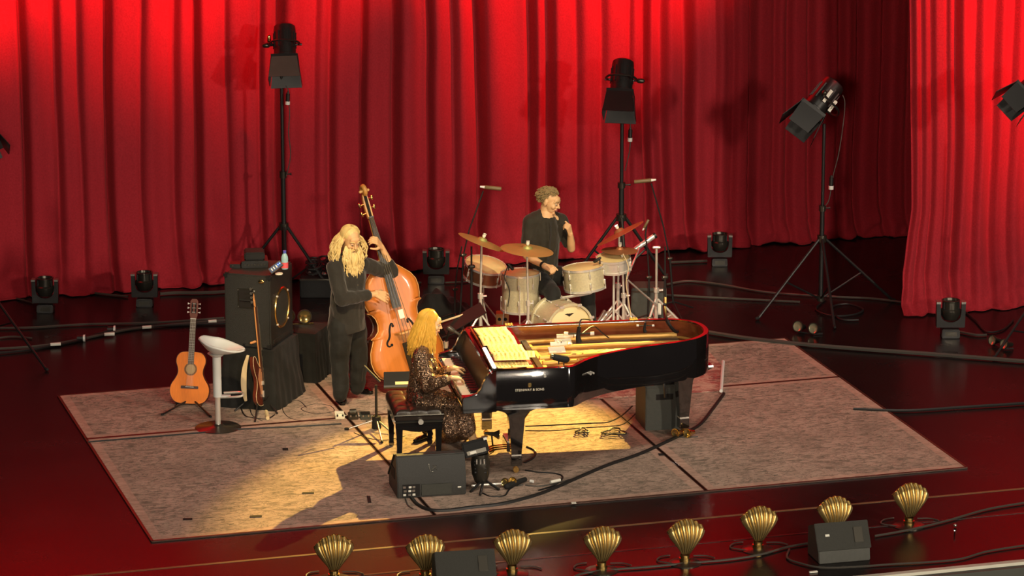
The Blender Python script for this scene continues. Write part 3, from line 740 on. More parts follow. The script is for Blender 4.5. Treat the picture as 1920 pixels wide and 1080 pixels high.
cable([(-5, 662), (50, 656), (140, 640), (200, 622), (290, 612), (425, 606)], 0.014, 'black cable lying against the lower grey cable', 'cable')
cable([(-5, 634), (25, 631), (60, 634)], 0.010, 'short grey rod of the tripod at the left edge', 'grey_cable')
cable([(-5, 560), (20, 558), (45, 563), (62, 568)], 0.010, 'cable to the leftmost moving light', 'grey_cable')
cable([(112, 548), (160, 548), (200, 552), (240, 556)], 0.012, 'cable linking the two left moving lights', 'grey_cable')
cable([(300, 551), (330, 549), (370, 549), (400, 548), (430, 546)], 0.018, 'thick cable right of the second moving light', 'grey_cable')
cable([(695, 535), (740, 530), (790, 530)], 0.012, 'cable to the moving light behind the bass', 'grey_cable')
cable([(835, 530), (870, 528), (900, 524)], 0.010, 'cable from the moving light towards the drums', 'grey_cable')
cable([(1235, 552), (1300, 556), (1420, 562), (1500, 566)], 0.012, 'double cable on the floor right of the drums', 'grey_cable')
# loose connectors on the left cables
for k, (x, y, lb) in enumerate(((154, 634, 'white-ringed cable connector on the floor near the left tripod'), (211, 617, 'white-ringed cable connector nearer the second moving light'))):
    p = F(x, y, 0.035); t = thing('cable_connector', lb, 'connector', M=Matrix.Translation(F(x, y)))
    MB().tube([p-C(0.05, 0, 0), p+C(0.015, 0, 0)], 0.030, 12).build('body', 'black_metal', t, world=True)
    MB().tube([p+C(0.012, 0, 0), p+C(0.03, 0, 0)], 0.036, 12).build('ring', 'white_plastic', t, world=True)
for x, y, w, lb in ((104, 646, 0.10, 'first'), (205, 627, 0.10, 'second'), (275, 614, 0.09, 'third'), (398, 603, 0.08, 'fourth')):
    p = F(x, y, 0.034); single(MB().tube([p-C(w/2, 0, 0), p+C(w/2, 0.02, 0)], 0.017, 8), 'cable_tape', 'label_white', 'white tape wrap on the left floor cables, %s from the left' % lb, 'tape')
# big dark cable along the rugs in front of the piano
cable([(1357, 738), (1350, 748), (1335, 768), (1318, 790), (1300, 804), (1255, 826), (1200, 851), (1140, 872), (1090, 893), (1040, 915), (1000, 930), (940, 945), (880, 952), (840, 957), (805, 956), (782, 945), (770, 930)], 0.017, 'long thick black cable curving over the rugs from wedge to drum rug')
cable([(1090, 893), (1050, 905), (1010, 912), (985, 910)], 0.010, 'thin grey cable beside the thick cable near the front piano leg', 'grey_cable')
cable([(985, 882), (1010, 886), (1040, 888), (1055, 895), (1040, 910), (1010, 920)], 0.010, 'black cable loop right of the front piano leg')
cable([(988, 838), (1003, 846), (1000, 858), (984, 868)], 0.012, 'short black cable bend behind the front piano leg')
cable([(985, 800), (1050, 797), (1110, 794), (1140, 792), (1165, 780), (1185, 762)], 0.009, 'upper thin cable on the rug under the piano')
cable([(985, 808), (1040, 808), (1090, 803), (1140, 800), (1170, 795), (1195, 772)], 0.008, 'lower thin cable on the rug under the piano')
for cx, cy, rx_, ry_, lb in ((1092, 807, 14, 5, 'small coil of cable on the rug under the piano'), (1152, 809, 26, 7, 'larger coil of black cable near the grey box')):
    pts = []
    for k in range(34):
        a = 2*PI*k/11; q = 0.75+0.25*math.sin(k*1.7); pts.append(F(cx+rx_*q*math.cos(a), cy+ry_*q*math.sin(a), 0.018+0.0012*k))
    single(MB().tube(spline(pts, 3), 0.007, 6), 'cable_coil', 'cable', lb, 'cable')
cable([(575, 765), (560, 752), (540, 756), (530, 768), (545, 785), (585, 790), (640, 788)], 0.006, 'thin cable loop on the rug behind the stool')
cable([(600, 758), (580, 760), (565, 768), (590, 776), (625, 772), (620, 762), (600, 758)], 0.006, 'thin closed cable loop left of the pedals')
cable([(664, 812), (690, 822), (720, 826), (745, 822), (760, 818)], 0.007, 'cable on the rug below the music stand')
cable([(760, 935), (765, 948), (775, 955)], 0.008, 'short cable from the wedge connector panel', 'grey_cable')
# stitched seam line cable under the stool
cable([(165, 829), (300, 818), (372, 812), (452, 805), (560, 800), (640, 795)], 0.011, 'straight black cable along the seam between the left rugs')
# little tape marks on the rugs
for k, (x, y, w, h, lb) in enumerate(((352, 973, 16, 3, 'near the front left corner of the rugs'), (480, 968, 20, 3, 'in the golden pool near the front edge'), (578, 924, 20, 3, 'in the golden pool left of the wedge'), (535, 842, 10, 4, 'below the stool shadow'), (692, 936, 6, 12, 'left of the wedge speaker'), (690, 790, 8, 3, 'right of the pedals'), (1240, 852, 10, 4, 'right of the grey box'), (1076, 943, 8, 3, 'by the front rug edge, white'))):
    p = F(x, y, 0.017); mb = MB().box((0, 0, 0), (w*MPX, h*MPX*3.2, 0.003), Matrix.Translation(p) @ Matrix.Rotation(-YAW+0.1, 4, 'Z'))
    single(mb, 'tape_mark', 'label_white' if k == 7 else 'black_matte', 'small tape mark on the rug ' + lb, 'tape')
# ------------------------------------------------------------------ grand piano
PO = V((-0.42, -0.88, 0)); PA = math.radians(-7)
PMx = Matrix.Translation(PO) @ Matrix.Rotation(PA, 4, 'Z'); PMi = PMx.inverted()
def pl(px, py, z): return PMi @ F(px, py, z)          # pixel at a height, in piano coordinates
piano = thing('grand_piano', 'black grand piano without its lid, pointing right, gold frame showing', 'piano', M=PMx)
W_ = 1.52; ZT = 1.0; ZB = 0.665
def rim_curve(inset=0.0, n=6):
    c = [(0.60, 0), (0.70, 0.03), (0.83, 0.19), (0.98, 0.33), (1.16, 0.44), (1.40, 0.545), (1.66, 0.625), (1.86, 0.70), (2.00, 0.80), (2.10, 0.95), (2.13, 1.12), (2.10, 1.30), (2.00, 1.43), (1.85, 1.50), (1.6, 1.52)]
    p = [V((x, y, 0)) for x, y in c]; p = spline(p, n)
    full = [V((0.0, 0, 0)), V((0.3, 0, 0))]+p+[V((1.0, W_, 0)), V((0.5, W_, 0)), V((0.0, W_, 0))]
    if inset:
        out = []
        for i, q in enumerate(full):
            a = full[max(i-1, 0)]; b = full[min(i+1, len(full)-1)]; t = (b-a).normalized(); nrm = V((-t.y, t.x, 0))
            out.append(q+nrm*inset)
        return out
    return full
outer = rim_curve(); inner = rim_curve(0.045)
def wall(o_, i_, z0, z1, lip=0.006):
    rings = []
    for a, b in zip(o_, i_): rings.append([V((a.x, a.y, z0)), V((a.x, a.y, z1-lip)), V((a.x*0.9+b.x*0.1, a.y*0.9+b.y*0.1, z1)), V((b.x, b.y, z1)), V((b.x, b.y, z0))])
    return MB().loft(rings)
wall(outer, inner, ZB-0.03, ZT).build('case_rim', 'ebony', piano)
in2 = rim_curve(0.051)
wall([V((p.x, p.y, 0)) for p in inner[3:]], in2[3:], 0.78, ZT-0.012, 0.002).build('inner_rim', 'mahogany', piano)
flr = [(p.x, p.y) for p in inner]
MB().prism(flr, ZB-0.02, ZB+0.01).build('bottom_board', 'ebony_matte', piano)
sb = [(p.x, p.y) for p in rim_curve(0.055)]
MB().prism([(max(x, 0.12), y) for x, y in sb], 0.83, 0.84).build('soundboard', 'soundboard', piano)
# cast iron frame: outer flange, webs and struts
ip = rim_curve(0.06); ip2 = rim_curve(0.10)
rings = [[V((a.x, a.y, 0.872)), V((a.x, a.y, 0.882)), V((b.x, b.y, 0.882)), V((b.x, b.y, 0.872))] for a, b in zip(ip, ip2)]
fr = MB().loft(rings).build('iron_frame', 'gold_plate', piano)
MB().prism([(0.36, 0.06), (0.50, 0.06), (0.56, 0.75), (0.52, 1.46), (0.36, 1.46)], 0.875, 0.897).build('frame_web', 'gold_plate', fr)
for (x0, y0, x1, y1) in ((0.50, 0.30, 0.95, 0.40), (0.52, 0.62, 1.45, 0.66), (0.52, 0.80, 1.92, 0.86), (0.50, 1.12, 2.02, 1.12), (0.48, 1.36, 1.90, 1.40)):
    a, b = V((x0, y0, 0.900)), V((x1, y1, 0.893))
    MB().tube([a, a.lerp(b, 0.5)+V((0, 0, 0.012)), b], [0.024, 0.020, 0.028], 8, flat=(V((0, 0, 1)), 1.0)).build('strut', 'gold_plate', fr)
st = MB()
for k in range(46):
    y0 = 0.10+1.30*k/45; x1 = 0.75+1.15*min(1, (k+6)/40.0)
    y1 = y0*0.55+0.62 if y0 > 0.5 else 0.28+y0*0.9
    x1 = min(x1, 0.80+1.35*max(0.0, (y1-0.25)))
    st.tube([(0.40, y0, 0.889), (x1, min(y1, 1.40), 0.885)], 0.0018, 3, cap=False)
st.build('strings', 'string_steel', piano)['kind'] = 'stuff'
dm = MB()
for k in range(60): dm.box((0.47, 0.14+1.20*k/59, 0.910), (0.05, 0.013, 0.022))
dm.build('dampers', 'ebony_matte', piano)['kind'] = 'stuff'
MB().prism([(1.15, 0.60), (1.80, 0.82), (1.95, 1.1), (1.75, 1.18), (1.3, 0.85)], 0.840, 0.858).build('bridge', 'mahogany', piano)
for _o in list(D.objects):
    if _o.parent == piano and _o.name.split('.')[0] in ('soundboard', 'iron_frame', 'strings', 'dampers', 'bridge'): _o.location.z = -0.03
# hinges left on the far rim
for x in (0.36, 1.52):
    h = MB().box((x, W_-0.022, ZT+0.004), (0.075, 0.036, 0.008)).build('hinge', 'brass', piano)
    for k in (-1, 0, 1): MB().tube([(x+k*0.024-0.009, W_-0.004, ZT+0.012), (x+k*0.024+0.009, W_-0.004, ZT+0.012)], 0.007, 8).build('knuckle', 'brass', h)
# arms with their curved cheeks, keybed
def arm(y0, y1):
    o = [(0.0, ZB-0.03), (0.0, ZT), (-0.02, ZT-0.002), (-0.07, 0.965), (-0.11, 0.90), (-0.135, 0.84), (-0.17, 0.795), (-0.24, 0.775), (-0.285, 0.765), (-0.295, 0.745), (-0.295, ZB-0.03)]
    return MB().add(*(lambda n: ([(x, y0, z) for x, z in o]+[(x, y1, z) for x, z in o], [tuple(range(n)), tuple(range(2*n-1, n-1, -1))]+[(i, (i+1) % n, (i+1) % n+n, i+n) for i in range(n)]))(len(o)))
arm(0.0, 0.055).build('cheek_arm', 'ebony', piano, bev=0.006)
arm(W_-0.055, W_).build('cheek_arm', 'ebony', piano, bev=0.006)
for y in (0.105, W_-0.105): MB().box((-0.20, y, 0.725), (0.19, 0.095, 0.05)).build('key_block', 'ebony', piano, bev=0.006)
MB().box((-0.145, W_/2, ZB-0.02), (0.30, W_, 0.045)).build('keybed', 'ebony', piano, bev=0.006)
MB().box((-0.292, W_/2, 0.715), (0.016, W_-0.11, 0.035)).build('key_slip', 'ebony', piano, bev=0.003)
MB().box((-0.28, W_/2, 0.700), (0.03, W_-0.11, 0.012)).build('front_rail', 'mahogany', piano)
# fallboard, folded up, and the front edge of the case
MB().prism([(-0.105, 0.745), (-0.075, 0.745), (-0.02, 0.93), (-0.012, 0.965), (-0.022, 0.975), (-0.045, 0.955), (-0.108, 0.775)], 0.056, W_-0.056, Matrix(((1, 0, 0, 0), (0, 0, 1, 0), (0, 1, 0, 0), (0, 0, 0, 1)))).build('fallboard', 'ebony_matte', piano)
MB().box((-0.043, W_/2, 0.958), (0.012, W_-0.13, 0.02)).build('fallboard_trim', 'mahogany', piano, bev=0.003)
# keys: 52 white, 36 black
kw = (W_-0.31)/52; y0k = 0.155
wme = MB().box((-0.195, 0, 0.742), (0.172, kw*0.94, 0.022)).mesh('key', 'key_white', None, bev=0.0012)
bme = MB().box((-0.158, 0, 0.760), (0.098, kw*0.56, 0.028), taper=0.9).mesh('key', 'key_black', None)
for k in range(52):
    o = _own('white_key', wme, piano); o.location = (0, y0k+kw*(k+0.5), 0)
for k in range(51):
    if (52-k-2) % 7 in (0, 3): continue
    o = _own('black_key', bme, piano); o.location = (0, y0k+kw*(k+1.0), 0)
# flat music desk
MB().box((0.17, W_/2, ZT+0.004), (0.37, W_-0.30, 0.018)).build('music_desk', 'ebony', piano, bev=0.003)
MB().box((-0.013, W_/2, ZT+0.016), (0.012, W_-0.30, 0.022)).build('desk_ledge', 'mahogany', piano)
MB().box((-0.03, W_/2, 0.985), (0.05, W_-0.12, 0.02)).build('front_panel', 'ebony', piano, bev=0.003)
# legs with ferrules and casters
def pleg(x, y, ang):
    Mz = Matrix.Translation((x, y, 0)) @ Matrix.Rotation(ang, 4, 'Z')
    sec = [(0.67, 0.082, 0.26), (0.645, 0.082, 0.26), (0.62, 0.075, 0.20), (0.585, 0.066, 0.11), (0.55, 0.060, 0.078), (0.53, 0.056, 0.072), (0.20, 0.038, 0.046), (0.185, 0.038, 0.046)]
    # tapering square leg flaring into a wide capital
    rg = [[V((sx*hw, sy*hd, z)) for sx, sy in ((-1, -1), (1, -1), (1, 1), (-1, 1))] for z, hd, hw in sec]
    lg = MB().loft(rg, M=Mz).build('leg', 'ebony', piano, bev=0.004)
    MB().box((0, 0, 0.180), (0.088, 0.074, 0.012), Mz).build('ferrule', 'chrome', lg)
    MB().loft([[V((sx*hw, sy*hd, z)) for sx, sy in ((-1, -1), (1, -1), (1, 1), (-1, 1))] for z, hd, hw in ((0.175, 0.038, 0.046), (0.09, 0.040, 0.048), (0.08, 0.034, 0.042))], M=Mz).build('foot_block', 'ebony', lg, bev=0.003)
    MB().tube([Mz @ V((0, 0, 0.085)), Mz @ V((0, 0, 0.03))], 0.012, 8).build('caster_stem', 'brass', lg)
    MB().tube([Mz @ V((0.0, -0.014, 0.026+0.014)), Mz @ V((0.0, 0.014, 0.026+0.014))], 0.026, 14).build('caster', 'brass', lg)
pleg(0.20, 0.16, 0); pleg(0.12, 1.32, 0); pleg(1.90, 1.06, 0.15)
# pedal lyre
for y in (0.66, 0.78): MB().tube([(0.26, y, 0.68), (0.25, y, 0.15)], 0.020, 8).build('lyre_post', 'ebony', piano)
MB().box((0.26, 0.72, 0.66), (0.10, 0.24, 0.05)).build('lyre_top', 'ebony', piano, bev=0.006)
MB().box((0.24, 0.72, 0.115), (0.10, 0.26, 0.09)).build('pedal_box', 'ebony', piano, bev=0.006)
MB().box((0.24, 0.72, 0.166), (0.09, 0.25, 0.010)).build('pedal_box_trim', 'chrome', piano)
for k in (-1, 0, 1):
    MB().tube([(0.20, 0.72+k*0.06, 0.085), (0.10, 0.72+k*0.06, 0.080), (0.04, 0.72+k*0.06, 0.060)], [0.010, 0.014, 0.018], 8, flat=(V((0, 0, 1)), 0.5)).build('pedal', 'brass', piano)
MB().tube([(0.27, 0.72, 0.20), (0.62, 0.72, 0.68)], 0.007, 6).build('lyre_brace', 'brass', piano)
# maker's name in gold on the near side, with the emblem above it
Mt = Matrix.Translation((0.295, -0.002, 0.812)) @ Matrix.Rotation(PI/2, 4, 'X')
part_text('name_lettering', 'STEINWAY & SONS', 0.030, 'cream_tape', piano, Mt)
em = MB()
for k, (x, z, w, h) in enumerate(((0, 0, 0.012, 0.05), (-0.016, 0.006, 0.006, 0.035), (0.016, 0.006, 0.006, 0.035), (0, -0.018, 0.04, 0.006), (0, 0.022, 0.026, 0.006), (-0.010, -0.024, 0.012, 0.010), (0.010, -0.024, 0.012, 0.010))):
    em.box((0.295+x*0.7, -0.002, 0.856+z*0.7), (w*0.7, 0.003, h*0.7))
em.build('emblem', 'brass', piano)['kind'] = 'stuff'
MB().tube([(0.43, 0.004, 0.93), (0.43, -0.006, 0.93)], 0.012, 12).build('prop_socket', 'chrome', piano)
for x, y in ((0.86, 0.20), (0.89, 0.225)): MB().tube([(x-0.01, y+0.02, 0.88), (x+0.012, y-0.028, 0.88)], 0.010, 10).build('lid_lock', 'chrome', piano)

# ------------------------------------------------------------------ sheet music lying on the desk
def sheet(label, cpx, cpy, z, wx, wy, rot, lines=7, blank=0.0, tilt=0.0, curl=0.012):
    c = PMi @ F(cpx, cpy, z); Ml = PMx @ Matrix.Translation(c) @ Matrix.Rotation(rot, 4, 'Z') @ Matrix.Rotation(tilt, 4, 'Y')
    t = thing('sheet_music', label, 'sheet music', M=Ml, group='pages of music on the piano')
    def fn(u, v): return ((u-0.5)*wx, (v-0.5)*wy, curl*(abs(u-0.5)*2)**3*noise.noise(V((v*3, cpx, 0)))+curl*0.4*math.sin(v*5+cpx))
    pg = MB().grid(fn, 10, 10)
    o = pg.build('page', 'paper', t, norm=False); sm = o.modifiers.new('thickness', 'SOLIDIFY'); sm.thickness = 0.0015; sm.offset = -1
    ik = MB(); rnd = random.Random(cpx)
    for r in range(lines):
        x = -wx*0.5+wx*(r+0.9)/(lines+0.8)
        zz = 0.0035+curl*0.25
        for s_ in range(3): ik.box((x+(s_-1)*wx*0.016, 0, fn(0.5, 0.5)[2]*0+zz), (0.0012, wy*0.84, 0.0006))
        for k in range(16):
            ik.box((x+rnd.uniform(-0.02, 0.02)*wx, (rnd.random()-0.5)*wy*0.82, zz), (wx*0.035, 0.005, 0.0006))
    q = ik.build('notation', 'ink', t); q['kind'] = 'stuff'
    return t
ps = [('bound page of music furthest from the audience, top of the fan', 925, 623, 1.040, 0.30, 0.34, 0.03, 4),
      ('second page of music in the fan, overlapping the furthest one', 934, 638, 1.046, 0.31, 0.30, 0.0, 6),
      ('middle page of music with a dense block of notes', 950, 655, 1.052, 0.31, 0.30, -0.03, 7),
      ('fourth page of music in the fan, its near edge curled', 958, 668, 1.058, 0.31, 0.25, -0.05, 7),
      ('small loose page sticking out on the right of the fan', 990, 664, 1.028, 0.12, 0.20, -0.12, 3)]
for l, x, y, z, wx, wy, r, n in ps: sheet(l, x, y, z, wx, wy, r, n)
sheet('near stack page of music beside the piano corner, left half', 950, 684, 1.030, 0.20, 0.22, 0.05, 5)
sheet('near stack page of music beside the piano corner, right half curled up', 975, 684, 1.034, 0.17, 0.22, 0.02, 5, curl=0.03)
# dark music folder under the pages
c = PMi @ F(955, 676, 1.018); Ml = PMx @ Matrix.Translation(c)
single(MB().box((0, 0, 0.0), (0.36, 0.30, 0.012), Ml), 'music_folder', 'felt_red', 'dark red folder under the fan of pages on the piano', 'folder', bev=0.003)
# added glowing bar, stands in for a glossy highlight along the desk edge
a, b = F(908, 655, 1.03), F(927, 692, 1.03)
t = thing('desk_highlight', 'glowing white strip standing in for a highlight along the front of the music desk', 'lamp', M=Matrix.Translation(F(917, 673, 1.02)))
MB().tube([a, b], 0.022, 10, flat=(V((0, 0, 1)), 0.6)).build('housing', 'ebony_matte', t, world=True)  # dark backing of the added highlight strip
MB().tube([a+V((0, 0, 0.012)), b+V((0, 0, 0.012))], 0.017, 10, flat=(V((0, 0, 1)), 0.5)).build('glow_strip', 'highlight_glow', t, world=True)

# ------------------------------------------------------------------ microphones inside and on the piano
def clip_mic(label, px, py, z, d, L_=0.10, r=0.022, m='black_matte', post=True, name='microphone'):
    c = F(px, py, z); t = thing(name, label, 'microphone', M=Matrix.Translation(c))
    d = V(d).normalized()
    MB().cap(c-d*L_*0.5, r, c+d*L_*0.3, r*1.15, 12).build('capsule', m, t, world=True)
    MB().tube([c-d*L_*0.8, c-d*L_*0.5], r*0.75, 10).build('connector', 'gunmetal', t, world=True)
    if post:
        for k, s_ in enumerate((-0.25, 0.2)): MB().tube([c+d*L_*s_, c+d*L_*s_*0.8+V((0, 0, -(z-1.0)-0.0))], 0.006, 6).build('clip_leg', 'black_metal', t, world=True)
    return t
clip_mic('black microphone clamped on the near rim of the piano', 1053, 672, 1.06, C(0.9, 0.25, -0.25), 0.13, 0.030)
def spider(label, px, py, z, s=1.0):
    c = F(px, py, z); t = thing('microphone', label, 'microphone', M=Matrix.Translation(c))
    MB().tube([c+V((0, 0, 0.10*s)), c+C(-0.01, 0, 0.0), c+V((0, 0, -0.05*s))], [0.016*s, 0.022*s, 0.03*s], 10).build('body', 'black_matte', t, world=True)
    MB().tube([c+C(-0.12*s, 0, 0.03), c+C(0.12*s, 0.0, 0.035)], 0.008*s, 8).build('bar', 'black_metal', t, world=True)
    for k in (-1, 1): MB().tube([c+C(k*0.10*s, 0, 0.032), c+C(k*0.135*s, 0, 0.034)], 0.017*s, 10).build('capsule', 'white_plastic', t, world=True)
    MB().tube(spline([c+V((0, 0, 0.10*s)), c+C(0.02, 0.05, 0.15*s), c+C(0.10*s, 0.12, 0.13*s)], 5), 0.007*s, 6).build('arm', 'black_metal', t, world=True)
    return t
spider('black clip microphone with white caps over the piano strings', 1086, 632, 1.02)
spider('smaller dark clip microphone against the far rim near the tail', 1210, 617, 1.0, 0.6)
# white cards propped on the dampers
for k, (x, y, lb) in enumerate(((1056, 641, 'upper white card strapped over the piano strings'), (1044, 656, 'lower white card strapped over the piano strings'))):
    c = F(x, y, 0.94); Mx = Matrix.Translation(c) @ Matrix.Rotation(PA, 4, 'Z') @ Matrix.Rotation(0.25, 4, 'X')
    t = thing('card', lb, 'card', M=Matrix.Translation(c))
    MB().box((0, 0, 0), (0.15, 0.10, 0.012), Mx).build('panel', 'cream_tape', t, world=True)
    MB().tube([Mx @ V((-0.05, 0.07, 0.02)), Mx @ V((0.10, 0.07, 0.02))], 0.020, 12).build('roller', 'cream_tape', t, world=True)
    MB().tube([Mx @ V((0.11, 0.07, 0.02)), Mx @ V((0.135, 0.07, 0.02))], 0.021, 12).build('cap', 'chrome', t, world=True)
    for q in (0.02, 0.05): MB().tube([Mx @ V((q, 0.05, 0.045)), Mx @ V((q, 0.09, 0.045))], 0.003, 6).build('band', 'black_metal', t, world=True)
# cables from the microphones and the thick one over the tail
def acable(pts, r, label, m='cable'):
    single(MB().tube(spline([F(*p) for p in pts], 7), r, 6), 'cable', m, label, 'cable')
acable([(1092, 625, 1.12), (1112, 612, 1.06), (1130, 625, 0.98), (1142, 634, 0.93)], 0.006, 'thin cable from the clip microphone over the piano rim')
acable([(1247, 560, 1.14), (1247, 570, 1.14), (1246, 575, 1.12), (1250, 600, 1.08), (1262, 618, 0.99), (1270, 622, 0.95)], 0.017, 'thick black cable hanging over the far rim near the piano tail')
# ------------------------------------------------------------------ piano bench
bc = F(786, 776, 0.50)
Mb = Matrix.Translation((bc.x, bc.y, 0)) @ Matrix.Rotation(PA-0.02, 4, 'Z')
bench = thing('piano_bench', 'black padded leather piano bench with a chrome knob, the pianist sitting on it', 'bench', M=Mb)
BW, BL = 0.44, 0.72
# padded tufted seat
def seat(u, v):
    x, y = (u-0.5)*BW, v*BL
    e = min(u, 1-u)*BW; f = min(v, 1-v)*BL; q = min(e, f)
    z = 0.485+0.040*(1-math.exp(-q/0.018))
    tu = abs(math.sin(PI*u*3))**0.5*abs(math.sin(PI*v*4.0))**0.5
    return (x, y, z+0.012*tu)
MB().grid(seat, 36, 48).build('cushion_top', 'leather_black', bench, norm=False)
MB().box((0, BL/2, 0.462), (BW, BL, 0.052)).build('cushion_side', 'leather_black', bench, bev=0.012)
for k, y in enumerate((0, )): MB().tube([(-BW/2, 0.0, 0.486), (BW/2, 0.0, 0.486)], 0.006, 6).build('piping', 'gunmetal', bench)
MB().box((0, BL/2, 0.400), (BW-0.02, BL-0.02, 0.075)).build('frame', 'ebony', bench, bev=0.004)
MB().box((0, 0.004, 0.425), (BW-0.01, 0.012, 0.010)).build('moulding', 'gunmetal', bench)
MB().prism([(-BW/2+0.02, 0.37), (-0.08, 0.345), (0, 0.335), (0.08, 0.345), (BW/2-0.02, 0.37), (BW/2-0.02, 0.385), (-BW/2+0.02, 0.385)], -0.010, 0.012, Matrix(((1, 0, 0, 0), (0, 0, 1, 0), (0, 1, 0, 0), (0, 0, 0, 1)))).build('apron', 'ebony', bench)
for y in (-0.012, BL+0.012):
    MB().tube([(0.01, y*1.0, 0.435), (0.01, y+(-0.03 if y < 0 else 0.03), 0.435)], [0.022, 0.024], 16).build('knob', 'chrome', bench)
for x in (-1, 1):
    for y in (0.045, BL-0.045):
        lg = MB().loft([[V((x*(BW/2-0.045)+sx*h, y+sy*h, z)) for sx, sy in ((-1, -1), (1, -1), (1, 1), (-1, 1))] for z, h in ((0.37, 0.030), (0.06, 0.020), (0.05, 0.024), (0.02, 0.022), (0.0155, 0.016))]).build('leg', 'ebony', bench)
# ------------------------------------------------------------------ grey speaker box under the tail
a, b = F(1210, 811), F(1279, 807)
Mg = basis(a.lerp(b, 0.5), (0, 0, 1), x=(b-a)); w = (b-a).length
t = thing('speaker_box', 'grey box with a hand slot, standing under the piano tail', 'box', M=Mg)
MB().box((0, 0.20, 0.22), (w, 0.40, 0.41)).build('cabinet', 'box_grey', t, bev=0.006)
MB().box((0, 0.03, 0.43), (w+0.01, 0.045, 0.02)).build('top_rail', 'box_grey', t, bev=0.004)
MB().tube([(-0.075, -0.001, 0.33), (0.085, -0.001, 0.33)], 0.028, 12, flat=(V((0, 1, 0)), 0.12)).build('hand_slot', 'hole_dark', t)
MB().tube([(-0.09, 0.03, 0.448), (0.12, 0.03, 0.448)], 0.018, 10).build('top_handle', 'black_matte', t)
for x, y in ((-0.13, 0.3), (0.13, 0.3), (0.16, 0.25)): MB().box((x, y, 0.455), (0.05, 0.06, 0.05), taper=0.7).build('corner_block', 'black_matte', t)
acable([(1247, 745, 0.45), (1246, 728, 0.55), (1243, 705, 0.66)], 0.010, 'cable rising from the grey box into the piano')
# ------------------------------------------------------------------ white bar stool
sc = F(409, 804)
t = thing('bar_stool', 'white plastic bar stool with a chrome footrest on a dark round base', 'stool', sc, -YAW)
MB().lathe([(0, 0), (0.215, 0), (0.215, 0.012), (0.20, 0.022), (0.06, 0.032), (0.04, 0.05), (0, 0.05)], 48).build('base', 'gunmetal', t)
MB().tube([(0, 0, 0.03), (0, 0, 0.32)], 0.026, 16).build('lower_column', 'chrome', t)
MB().tube([(0, 0, 0.31), (0, 0, 0.70)], 0.040, 18).build('column', 'stool_white', t)
MB().box((0.055, 0, 0.315), (0.13, 0.05, 0.012)).build('lever_plate', 'stool_white', t)
MB().tube(spline([(0.02, 0, 0.30), (0.20, -0.04, 0.32), (0.235, 0.0, 0.33), (0.20, 0.10, 0.32), (0.05, 0.12, 0.31)], 6), 0.011, 8).build('footrest', 'chrome', t)
def seatf(u, v):
    a = 2*PI*u; r = v
    # rounded back on the left, nose pointing right
    R = 0.205*(1+0.18*math.cos(a))*(1-0.10*abs(math.sin(a))) * (1.0 if True else 0)
    R *= 1+0.10*max(0, math.cos(a))**6
    x, y = R*r*math.cos(a), R*r*math.sin(a)*0.98
    z = 0.715+0.055*r**2+0.085*(max(0, -math.cos(a))*r)**1.6*1.0 - 0.02*(max(0, math.cos(a))*r)**2 + 0.05*abs(math.sin(a))*r**3*(1-max(0, math.cos(a)))
    return (x, y, z)
sm = MB().grid(lambda u, v: seatf(u, v), 48, 16).build('seat', 'stool_white', t, norm=False)
q = sm.modifiers.new('thickness', 'SOLIDIFY'); q.thickness = 0.016; q.offset = -1
for k in (0, ): MB().lathe([(0.045, 0.69), (0.085, 0.722), (0, 0.724)], 20).build('seat_mount', 'stool_white', t)

# ------------------------------------------------------------------ classical guitar on its stand
GB = F(352, 762)
def guitar_outline(n=40):
    c = [(0.0, 0.0), (0.10, 0.004), (0.155, 0.035), (0.184, 0.10), (0.178, 0.17), (0.140, 0.235), (0.119, 0.285), (0.122, 0.335), (0.139, 0.39), (0.132, 0.44), (0.100, 0.478), (0.05, 0.489), (0.0, 0.490)]
    return [(p.x, p.y) for p in spline([V((x, y, 0)) for x, y in c], 5)]
go = guitar_outline(); gfull = go+[(-x, y) for x, y in reversed(go[1:-1])]
g0 = P(354, 757, GB, 0.0); g1 = P(365, 556, GB, 0.26)
Mg = basis(g0, C(-0.05, -1, 0.27), y=(g1-g0))        # local z = towards the audience, y = up the neck
t = thing('classical_guitar', 'orange classical guitar leaning on its stand left of the white stool', 'guitar', M=Mg)
MB().prism(gfull, -0.085, 0.0).build('body', 'guitar_side', t)
MB().prism([(x*1.006, y*1.003) for x, y in gfull], 0.0, 0.004).build('soundboard', 'guitar_top', t)
MB().tube([V((x, y, 0.003)) for x, y in gfull]+[V((gfull[0][0], gfull[0][1], 0.003))], 0.0025, 6, cap=False).build('binding', 'rosewood', t)
MB().lathe([(0.045, 0.0045), (0.060, 0.0045), (0.060, 0.0058), (0.045, 0.0058)], 32, Matrix.Translation((0, 0.325, 0))).build('rosette', 'rosette', t)
MB().lathe([(0, 0.0048), (0.045, 0.0052)], 32, Matrix.Translation((0, 0.325, 0))).build('sound_hole', 'inner_wood', t)
MB().box((0, 0.155, 0.009), (0.165, 0.026, 0.010)).build('bridge', 'rosewood', t, bev=0.003)
MB().box((0, 0.158, 0.016), (0.08, 0.005, 0.006)).build('saddle', 'label_white', t)
MB().box((0, 0.585, 0.007), (0.056, 0.43, 0.012), taper=0.97).build('fingerboard', 'rosewood', t)
MB().prism([(-0.027, 0.49), (0.027, 0.49), (0.026, 0.80), (-0.026, 0.80)], -0.018, 0.001).build('neck', 'rosewood', t)
fr = MB(); 
for k in range(1, 17): fr.box((0, 0.80-0.65*(1-2**(-k/12)), 0.0138), (0.053, 0.0022, 0.0015))
fr.build('frets', 'steel', t)['kind'] = 'stuff'
MB().box((0, 0.80, 0.014), (0.054, 0.006, 0.007)).build('nut', 'label_white', t)
